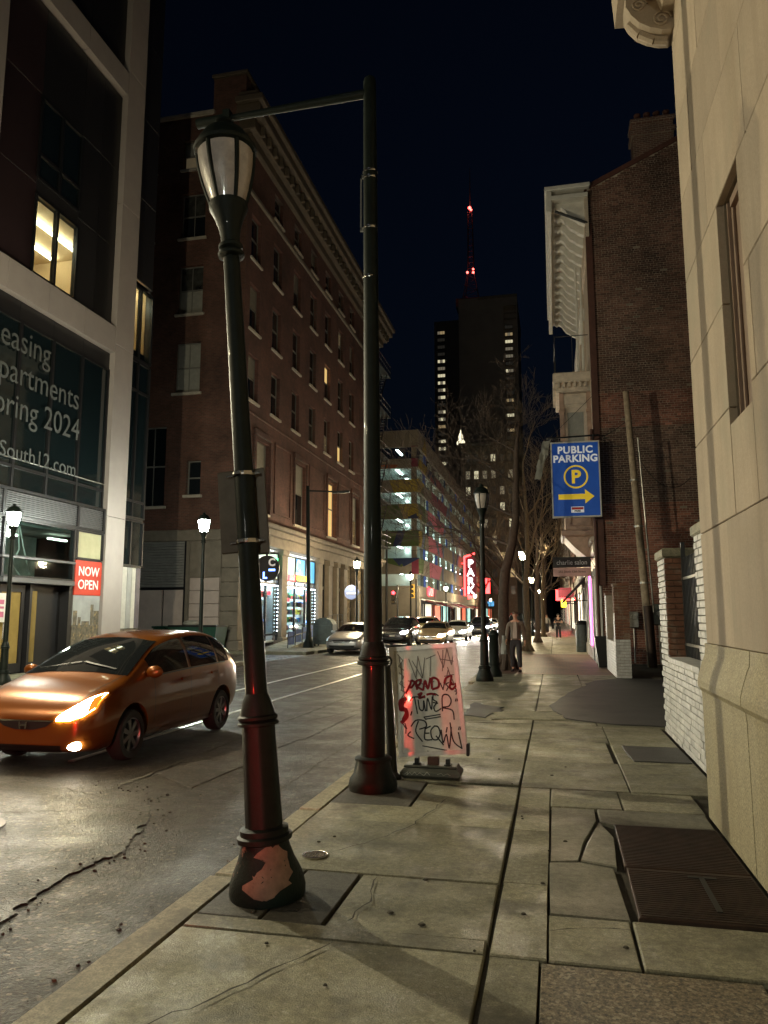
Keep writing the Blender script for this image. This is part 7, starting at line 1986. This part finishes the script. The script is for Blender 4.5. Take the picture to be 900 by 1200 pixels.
for k, (x, y, pt, hd) in enumerate(((-7.6, 92, 'car_white', 'head_white'), (-5.4, 100, 'car_black', 'head_warm'), (-3.4, 96, 'car_navy', 'head_white'), (-7.4, 118, 'car_silver', 'head_white'), (-5.2, 132, 'car_white', 'head_white'))):
    make_car('distant_car', ('distant white car far down the road beyond the dark blue SUV', 'distant black car with warm lights behind the dark blue SUV', 'distant car at the right kerb behind the lamp post base', 'far small car near the neon park sign', 'farthest small white car in the road')[k], 'sedan', x, y, pt, hd, detail=False, spokes=7)
# two headlights seen either side of the walking person
pv = make_car('parked_suv', 'parked car with warm headlights glaring from behind the walking person', 'suv', -2.98, 64, 'car_black', 'head_warm', detail=False, spots=1500.); pv.scale = (1.1, 1.1, 1.18)
# the car just ahead, outside the frame, whose brake lights redden the posts and the board
tc = make_car('braking_car', 'black sedan stopped at the kerb with red brake lights on', 'sedan', -3.28, -7.8, 'car_black', None, 'tail_on')
spot_light('brake_glow', tc, (-2.58, -2.94, .70), (rad(90), 0, 0), 1700, (1., .03, .02), 20, .06, .7)
spot_light('brake_glow', tc, (-3.98, -2.94, .70), (rad(90), 0, rad(6)), 1300, (1., .03, .02), 20, .06, .7)
# ================================================================== PEOPLE
def skin_body(name, pts, edges, m, parent, levels=2, root=0):
    """one continuous surface grown over a posed skeleton; pts: (x,y,z,rx[,ry])"""
    me = bpy.data.meshes.new(name); me.from_pydata([p[:3] for p in pts], edges, [])
    o = bpy.data.objects.new(name, me); COL.objects.link(o)
    o.modifiers.new('skin', 'SKIN'); o.modifiers.new('s', 'SUBSURF').levels = levels
    o.modifiers['s'].render_levels = levels
    sv = me.skin_vertices[0].data if me.skin_vertices else None
    if sv is None:
        bm = bmesh.new(); bm.from_mesh(me); bm.verts.layers.skin.verify(); bm.to_mesh(me); bm.free(); sv = me.skin_vertices[0].data
    for i, p in enumerate(pts):
        sv[i].radius = (p[3], p[4] if len(p) > 4 else p[3]); sv[i].use_root = (i == root)
    me2 = evalmesh(o); bpy.data.objects.remove(o)
    me2.name = name; me2.materials.clear(); me2.materials.append(MAT[m])
    me2.polygons.foreach_set('use_smooth', [True] * len(me2.polygons))
    o2 = bpy.data.objects.new(name, me2); COL.objects.link(o2); o2.parent = parent
    return o2
MAT['skin'] = mat('skin', (.52, .30, .21), .55, var=.05); MAT['hair_brown'] = mat('brown_hair', (.09, .05, .03), .7, var=.2, vs=40); MAT['hair_black'] = mat('black_cap', (.012, .012, .014), .7, var=.1)
MAT['jacket_grey'] = mat('grey_jacket_cloth', (.15, .125, .10), .85, var=.2, vs=9, bump=.2); MAT['shirt_light'] = mat('light_shirt', (.42, .38, .34), .8, var=.1); MAT['trousers_dark'] = mat('dark_trousers', (.03, .03, .035), .85, var=.15, vs=12)
MAT['tshirt_black'] = mat('black_tshirt', (.016, .016, .018), .85, var=.1); MAT['shoe_dark'] = mat('dark_shoes', (.025, .02, .018), .5, var=.1); MAT['shoe_pale'] = mat('pale_shoes', (.45, .42, .4), .6, var=.1); MAT['bag_grey'] = mat('grey_bag', (.28, .29, .28), .8, var=.1); MAT['coat_pale'] = mat('pale_coat', (.30, .29, .27), .8, var=.1)
def person(label, x, y, pose, shirt, trousers, shoe, hair, jacket=True, H=1.78, rz=0.):
    t = thing('person', label, 'person', (x, y, 0))
    # local: faces -y. skeleton joints
    arms = pose['arms']; legs = pose['legs']
    pts = [(0, 0, .98, .145, .105), (0, -.01, 1.15, .135, .095), (0, 0, 1.33, .16, .11), (0, .0, 1.46, .10, .085), (0, -.005, 1.53, .055, .055), (0, -.02, 1.60, .068, .075), (0, -.025, 1.68, .078, .095), (0, -.01, 1.75, .06, .075)]
    ed = [(0, 1), (1, 2), (2, 3), (3, 4), (4, 5), (5, 6), (6, 7)]
    for s, (el, wri) in zip((-1, 1), arms):
        i = len(pts)
        pts += [(s * .17, .0, 1.42, .062), (el[0], el[1], el[2], .044), (wri[0], wri[1], wri[2], .030)]
        ed += [(3, i), (i, i + 1), (i + 1, i + 2)]
        d = (Vector(wri) - Vector(el)).normalized(); side = Vector((s, 0, 0)) - d * d.x * s
        side = side.normalized() if side.length > .05 else Vector((0, 1, 0)); fw_ = d.cross(side)
        pl = Vector(wri) + d * .055; ip = len(pts); pts.append((*pl, .034, .02)); ed.append((i + 2, ip))
        for k, (o_, ln) in enumerate(((-.026, .062), (-.009, .072), (.009, .068), (.026, .055))):
            b0 = pl + d * .035 + fw_ * o_; b1 = b0 + d * ln * .55 - side * .008; b2 = b1 + d * ln * .4 - side * .02
            j = len(pts); pts += [(*b0, .010), (*b1, .009), (*b2, .007)]; ed += [(ip, j), (j, j + 1), (j + 1, j + 2)]
        j = len(pts); b0 = pl + fw_ * -.036 - d * .005; b1 = b0 + fw_ * -.014 + d * .035 - side * .01
        pts += [(*b0, .011), (*b1, .009)]; ed += [(ip, j), (j, j + 1)]
    for s, (kn, an) in zip((-1, 1), legs):
        i = len(pts)
        pts += [(s * .09, 0, .90, .075), (kn[0], kn[1], kn[2], .048), (an[0], an[1], an[2], .036), (an[0], an[1] - .10, an[2] - .05, .038), (an[0], an[1] - .17, an[2] - .055, .03)]
        ed += [(0, i), (i, i + 1), (i + 1, i + 2), (i + 2, i + 3), (i + 3, i + 4)]
    body = skin_body('body', pts, ed, 'skin', t)
    # face
    b = MB(); b.ball((0, -.115, 1.655), .013, .022, .022, 8, 5)
    for s in (-1, 1): b.ball((s * .082, -.02, 1.66), .012, .02, .03, 6, 5)
    b.build('nose_and_ears', 'skin', None, True).parent = body
    b = MB()
    for s in (-1, 1): b.ball((s * .030, -.108, 1.682), .011, .006, .006, 6, 4)
    e_ = b.build('eyes', 'hair_black', None); e_.parent = body
    b = MB(); b.ball((0, -.106, 1.612), .022, .006, .005, 8, 4); m_ = b.build('mouth', 'mouth_red', None); m_.parent = body
    # clothes: torso + sleeves
    k = 1.08 if jacket else 1.05
    tp = [(0, 0, .90, .165 * k, .125 * k), (0, 0, 1.02, .15 * k, .115 * k), (0, -.01, 1.18, .15 * k, .11 * k), (0, 0, 1.34, .17 * k, .12 * k), (0, 0, 1.45, .115 * k, .09 * k), (0, 0, 1.50, .072 * k, .07 * k)]
    te = [(0, 1), (1, 2), (2, 3), (3, 4), (4, 5)]
    for s, (el, wri) in zip((-1, 1), arms):
        i = len(tp); tp += [(s * .185, 0, 1.415, .078 * k), (el[0], el[1], el[2], .062 * k)]; te += [(4, i), (i, i + 1)]
        if jacket: w_ = Vector(wri); tp.append((*w_, .046 * k)); te.append((i + 1, i + 2))
        else: tp[-1] = tuple((Vector(tp[-2][:3]) * .45 + Vector(el) * .55)) + (.066,)
    top = skin_body('jacket' if jacket else 'tshirt', tp, te, shirt, t)
    if jacket:
        b = MB(); b.prism([(-.05, -.135, 1.46), (.05, -.135, 1.46), (.062, -.142, 1.2), (.055, -.14, .98), (-.055, -.14, .98), (-.062, -.142, 1.2)], (0, -.012, 0)); sh_ = b.build('shirt', 'shirt_light', None); sh_.parent = t
        for s in (-1, 1):
            b = MB(); b.prism([(s * .04, -.145, 1.48), (s * .09, -.135, 1.44), (s * .075, -.16, 1.25), (s * .06, -.162, 1.2)], (0, -.012, 0)); lp_ = b.build('lapel', shirt, None); lp_.parent = top
    lp2 = [(0, 0, .99, .15, .115), (0, 0, .90, .15, .12)]; le = [(0, 1)]
    for s, (kn, an) in zip((-1, 1), legs):
        i = len(lp2); lp2 += [(s * .095, 0, .80, .105), (kn[0], kn[1], kn[2], .082), (an[0], an[1], an[2] + .03, .066)]; le += [(1, i), (i, i + 1), (i + 1, i + 2)]
    skin_body('trousers', lp2, le, trousers, t)
    for s, (kn, an) in zip((-1, 1), legs):
        b = MB(); b.ball((an[0], an[1] - .075, an[2] - .045), .05, .145, .045, 12, 8); b.bbox(an[0] - .045, an[1] - .20, an[2] - .085, an[0] + .045, an[1] + .06, an[2] - .065, .008); o = b.build('shoe', shoe, None, True); o.parent = t
    b = MB(); b.ball((0, .0, 1.725), .088, .108, .075, 14, 8); b.ball((0, .05, 1.69), .084, .07, .09, 12, 8)
    if hair == 'hair_black': b.bbox(-.07, -.2, 1.715, .07, -.08, 1.73, .006)
    o = b.build('hair' if hair != 'hair_black' else 'cap', hair, None, True); o.parent = t
    t.rotation_euler = (0, 0, rz); t.scale = (H / 1.80,) * 3
    return t
MAT['mouth_red'] = mat('lips', (.30, .11, .09), .5, var=0)
# walking towards the camera with a bag on the left arm side
p1 = person('person walking in a grey jacket and dark trousers with a pale coat over one arm', -1.12, 22.3, dict(arms=[((-.25, .06, 1.16), (-.27, -.06, .93)), ((.24, .08, 1.16), (.26, .06, .90))], legs=[((-.10, -.05, .52), (-.10, .06, .09)), ((.11, -.14, .53), (.13, -.10, .085))]), 'jacket_grey', 'trousers_dark', 'shoe_dark', 'hair_brown', True, 1.74, rad(-4))
bag = thing('coat', 'pale coat hanging over the arm of the walking person', 'coat', (-1.46, 22.25, .6))
b = MB()
vs = []
for j in range(8):
    for i in range(8):
        a = 2 * PI * i / 8; r_ = .05 + .045 * (j / 7) + .012 * math.sin(i * 2.3 + j); vs.append((-1.46 + r_ * 1.0 * math.cos(a), 22.25 + r_ * .8 * math.sin(a), 1.02 - j * .075))
b.add(vs, [(j * 8 + i, j * 8 + (i + 1) % 8, (j + 1) * 8 + (i + 1) % 8, (j + 1) * 8 + i) for j in range(7) for i in range(8)] + [tuple(range(8)), tuple(reversed(range(56, 64)))])
b.build('cloth', 'coat_pale', bag, True)
p2 = person('person standing in a black t-shirt and black cap looking down at their hands', .22, 53.5, dict(arms=[((-.29, -.03, 1.17), (-.12, -.26, 1.20)), ((.29, -.03, 1.17), (.12, -.26, 1.20))], legs=[((-.10, -.02, .50), (-.11, .02, .085)), ((.10, -.05, .50), (.12, .0, .085))]), 'tshirt_black', 'trousers_dark', 'shoe_pale', 'hair_black', False, 1.76)
ph = thing('phone', 'small phone held by the person in the black t-shirt', 'phone', (.22, 53.2, 1.2))
b = MB(); b.bbox(.16, 53.17, 1.16, .28, 53.19, 1.24, .004); b.build('case', 'black', ph)
sb_ = thing('shoulder_bag', 'dark bag hanging beside the person in the black t-shirt', 'bag', (-.15, 53.5, .8))
b = MB(); b.bbox(-.21, 53.4, .72, -.06, 53.6, 1.0, .03); b.tube([(-.13, 53.5, 1.0), (.02, 53.4, 1.45)], .012, 5); b.build('bag', 'tshirt_black', sb_)
p3 = person('small distant person in pale clothes far up the right pavement', -.75, 73, dict(arms=[((-.29, .04, 1.16), (-.30, -.05, .92)), ((.29, .04, 1.16), (.31, .02, .92))], legs=[((-.10, -.08, .52), (-.10, .04, .09)), ((.10, -.05, .51), (.11, -.04, .085))]), 'coat_pale', 'trousers_dark', 'shoe_dark', 'hair_brown', True, 1.74)

# ================================================================== BARE STREET TREES
def tree(name, label, x, y, seed, H, r0, path, spread=1., m='bark', group='bare street trees', depth=6, twig_m=None, dens=1.):
    t = thing(name, label, 'tree', (x, y, 0), group)
    rr = random.Random(seed); trunk = MB(); crown = MB()
    def limb(p, d, L, r, lev):
        mb = trunk if lev <= 1 else crown
        n = 9 if lev == 0 else 7 if lev == 1 else 5 if lev <= 3 else 3
        k = 5 if lev <= 2 else 3
        pts = [p]; dd = d.copy(); rs = [r]
        for i in range(k):
            dd = (dd + Vector((rr.uniform(-1, 1), rr.uniform(-1, 1), rr.uniform(-.5, .9))) * (.16 + .04 * lev)).normalized()
            pts.append(pts[-1] + dd * (L / k)); rs.append(max(.004, r * (1 - .62 * (i + 1) / k)))
        if lev >= 2 and y < 30 and pts[-1].x > -.35 and pts[-1].z < 10.5: return
        for i in range(k): mb.cyl(pts[i], pts[i + 1], rs[i], rs[i + 1], n, False)
        if lev >= depth: return
        nb = {0: 5, 1: 5, 2: 5, 3: 4, 4: 4, 5: 3}.get(lev, 3)
        for j in range(int(nb * dens + .5)):
            s = .3 + .7 * (j + rr.random()) / nb; i = min(k - 1, int(s * k)); f = s * k - i
            q = pts[i].lerp(pts[i + 1], min(1, f)); axis = (pts[i + 1] - pts[i]).normalized()
            u = axis.orthogonal().normalized(); u.rotate(Matrix.Rotation(rr.uniform(0, 2 * PI), 3, axis))
            ang = rr.uniform(.45, .95) * spread
            nd = (axis * math.cos(ang) + u * math.sin(ang)); nd = (nd + Vector((0, 0, .18))).normalized()
            limb(q, nd, L * rr.uniform(.52, .78), max(.004, rs[i] * rr.uniform(.45, .62)), lev + 1)
    P = [Vector((x + a, y + c, z)) for a, c, z, _ in path]; rs = [q[3] for q in path]
    for i in range(len(P) - 1): trunk.cyl(P[i], P[i + 1], rs[i], rs[i + 1], 12, False)
    for i in range(7):      # root flare
        a = 2 * PI * i / 7; trunk.cyl((x + math.cos(a) * r0 * 1.9, y + math.sin(a) * r0 * 1.9, -.02), (x + math.cos(a) * r0 * .5, y + math.sin(a) * r0 * .5, r0 * 2.4), r0 * .28, r0 * .5, 6, False)
    return t, trunk, crown, limb, P, rs
def finish(t, trunk, crown, m='bark', mt=None):
    trunk.build('trunk', m, t, True, fix=False); o = crown.build('crown', mt or m, t, False, fix=False); return t
t, tr, cr, limb, P, rs = tree('street_tree', 'bare street tree with a leaning trunk beside the unlit lamp post', -1.42, 22.95, 3, 9, .2, [(0, 0, -.05, .27), (-.02, 0, .35, .2), (-.08, 0, 1.2, .165), (-.06, .0, 2.2, .15), (.0, 0, 2.9, .145), (.22, .05, 3.7, .13), (.36, .1, 4.6, .115), (.38, .1, 5.6, .095), (.42, .1, 6.6, .07), (.5, .1, 7.4, .045)])
for (i, d, L, r) in ((3, (-.5, .1, .9), 3.6, .075), (4, (.8, .2, .7), 3.4, .085), (5, (.9, -.2, .6), 2.2, .05), (6, (-.9, .2, .35), 2.6, .06), (6, (.6, .6, .7), 2.2, .05), (7, (-.8, -.3, .5), 2.2, .05), (7, (.8, .3, .5), 2.0, .045), (8, (.6, .2, .7), 1.5, .035), (8, (-.7, .3, .6), 1.6, .04), (9, (.1, 0, 1), 1.2, .03), (5, (-.8, .5, .35), 3.6, .06), (4, (-.7, -.4, .5), 2.8, .05)):
    limb(P[i], Vector(d).normalized(), L * .9, r * .72, 2)
finish(t, tr, cr)
for k, (x, y, sd, lab, m, h) in enumerate(((-1.25, 35.2, 8, 'slim bare tree with pale lamplit branches behind the walking person', 'bark_pale', 4.2), (-1.05, 47, 12, 'third bare street tree, near the black-clad person', 'bark', 4.0), (-.9, 60, 15, 'fourth bare street tree on the right pavement', 'bark_pale', 4.4), (-.9, 78, 19, 'far bare street tree by the red shop sign', 'bark', 4.6))):
    t, tr, cr, limb, P, rs = tree('street_tree', lab, x, y, sd, 9, .16, [(0, 0, -.05, .2), (.03, 0, 1.2, .15), (.0, .05, h * .7, .13), (.1, 0, h, .11), (.12, .1, h + 2.0, .08), (.0, .0, h + 4.4, .04)])
    for (i, d, L, r) in ((2, (-.6, .2, .8), 3.0, .06), (3, (.5, -.3, .8), 3.0, .06), (3, (-.5, .5, .9), 2.8, .05), (4, (.7, .2, .8), 2.6, .05), (4, (-.6, -.2, .9), 2.6, .045), (5, (.1, 0, 1), 2.2, .035), (2, (.7, .1, .7), 2.4, .05)):
        limb(P[i], Vector(d).normalized(), L, r, 2 if k < 2 else 3)
    finish(t, tr, cr, m)
t, tr, cr, limb, P, rs = tree('street_tree', 'bare tree reaching over the road before the old hotel', -12.3, 128, 31, 14, .3, [(0, 0, -.05, .4), (0, 0, 3, .3), (.3, 0, 6, .25), (.2, 0, 10, .16), (.3, .2, 15, .08)])
for (i, d, L, r) in ((1, (.5, .2, .8), 7, .15), (2, (-.6, -.2, .8), 7, .14), (2, (.8, 0, .7), 7, .13), (3, (.4, .3, .9), 6, .1), (3, (-.6, .1, .8), 6, .1), (4, (.1, 0, 1), 5, .07)): limb(P[i], Vector(d).normalized(), L, r, 3)
finish(t, tr, cr)

# lights of the phone-bright shopfronts are the shop fittings themselves; nothing else is added here
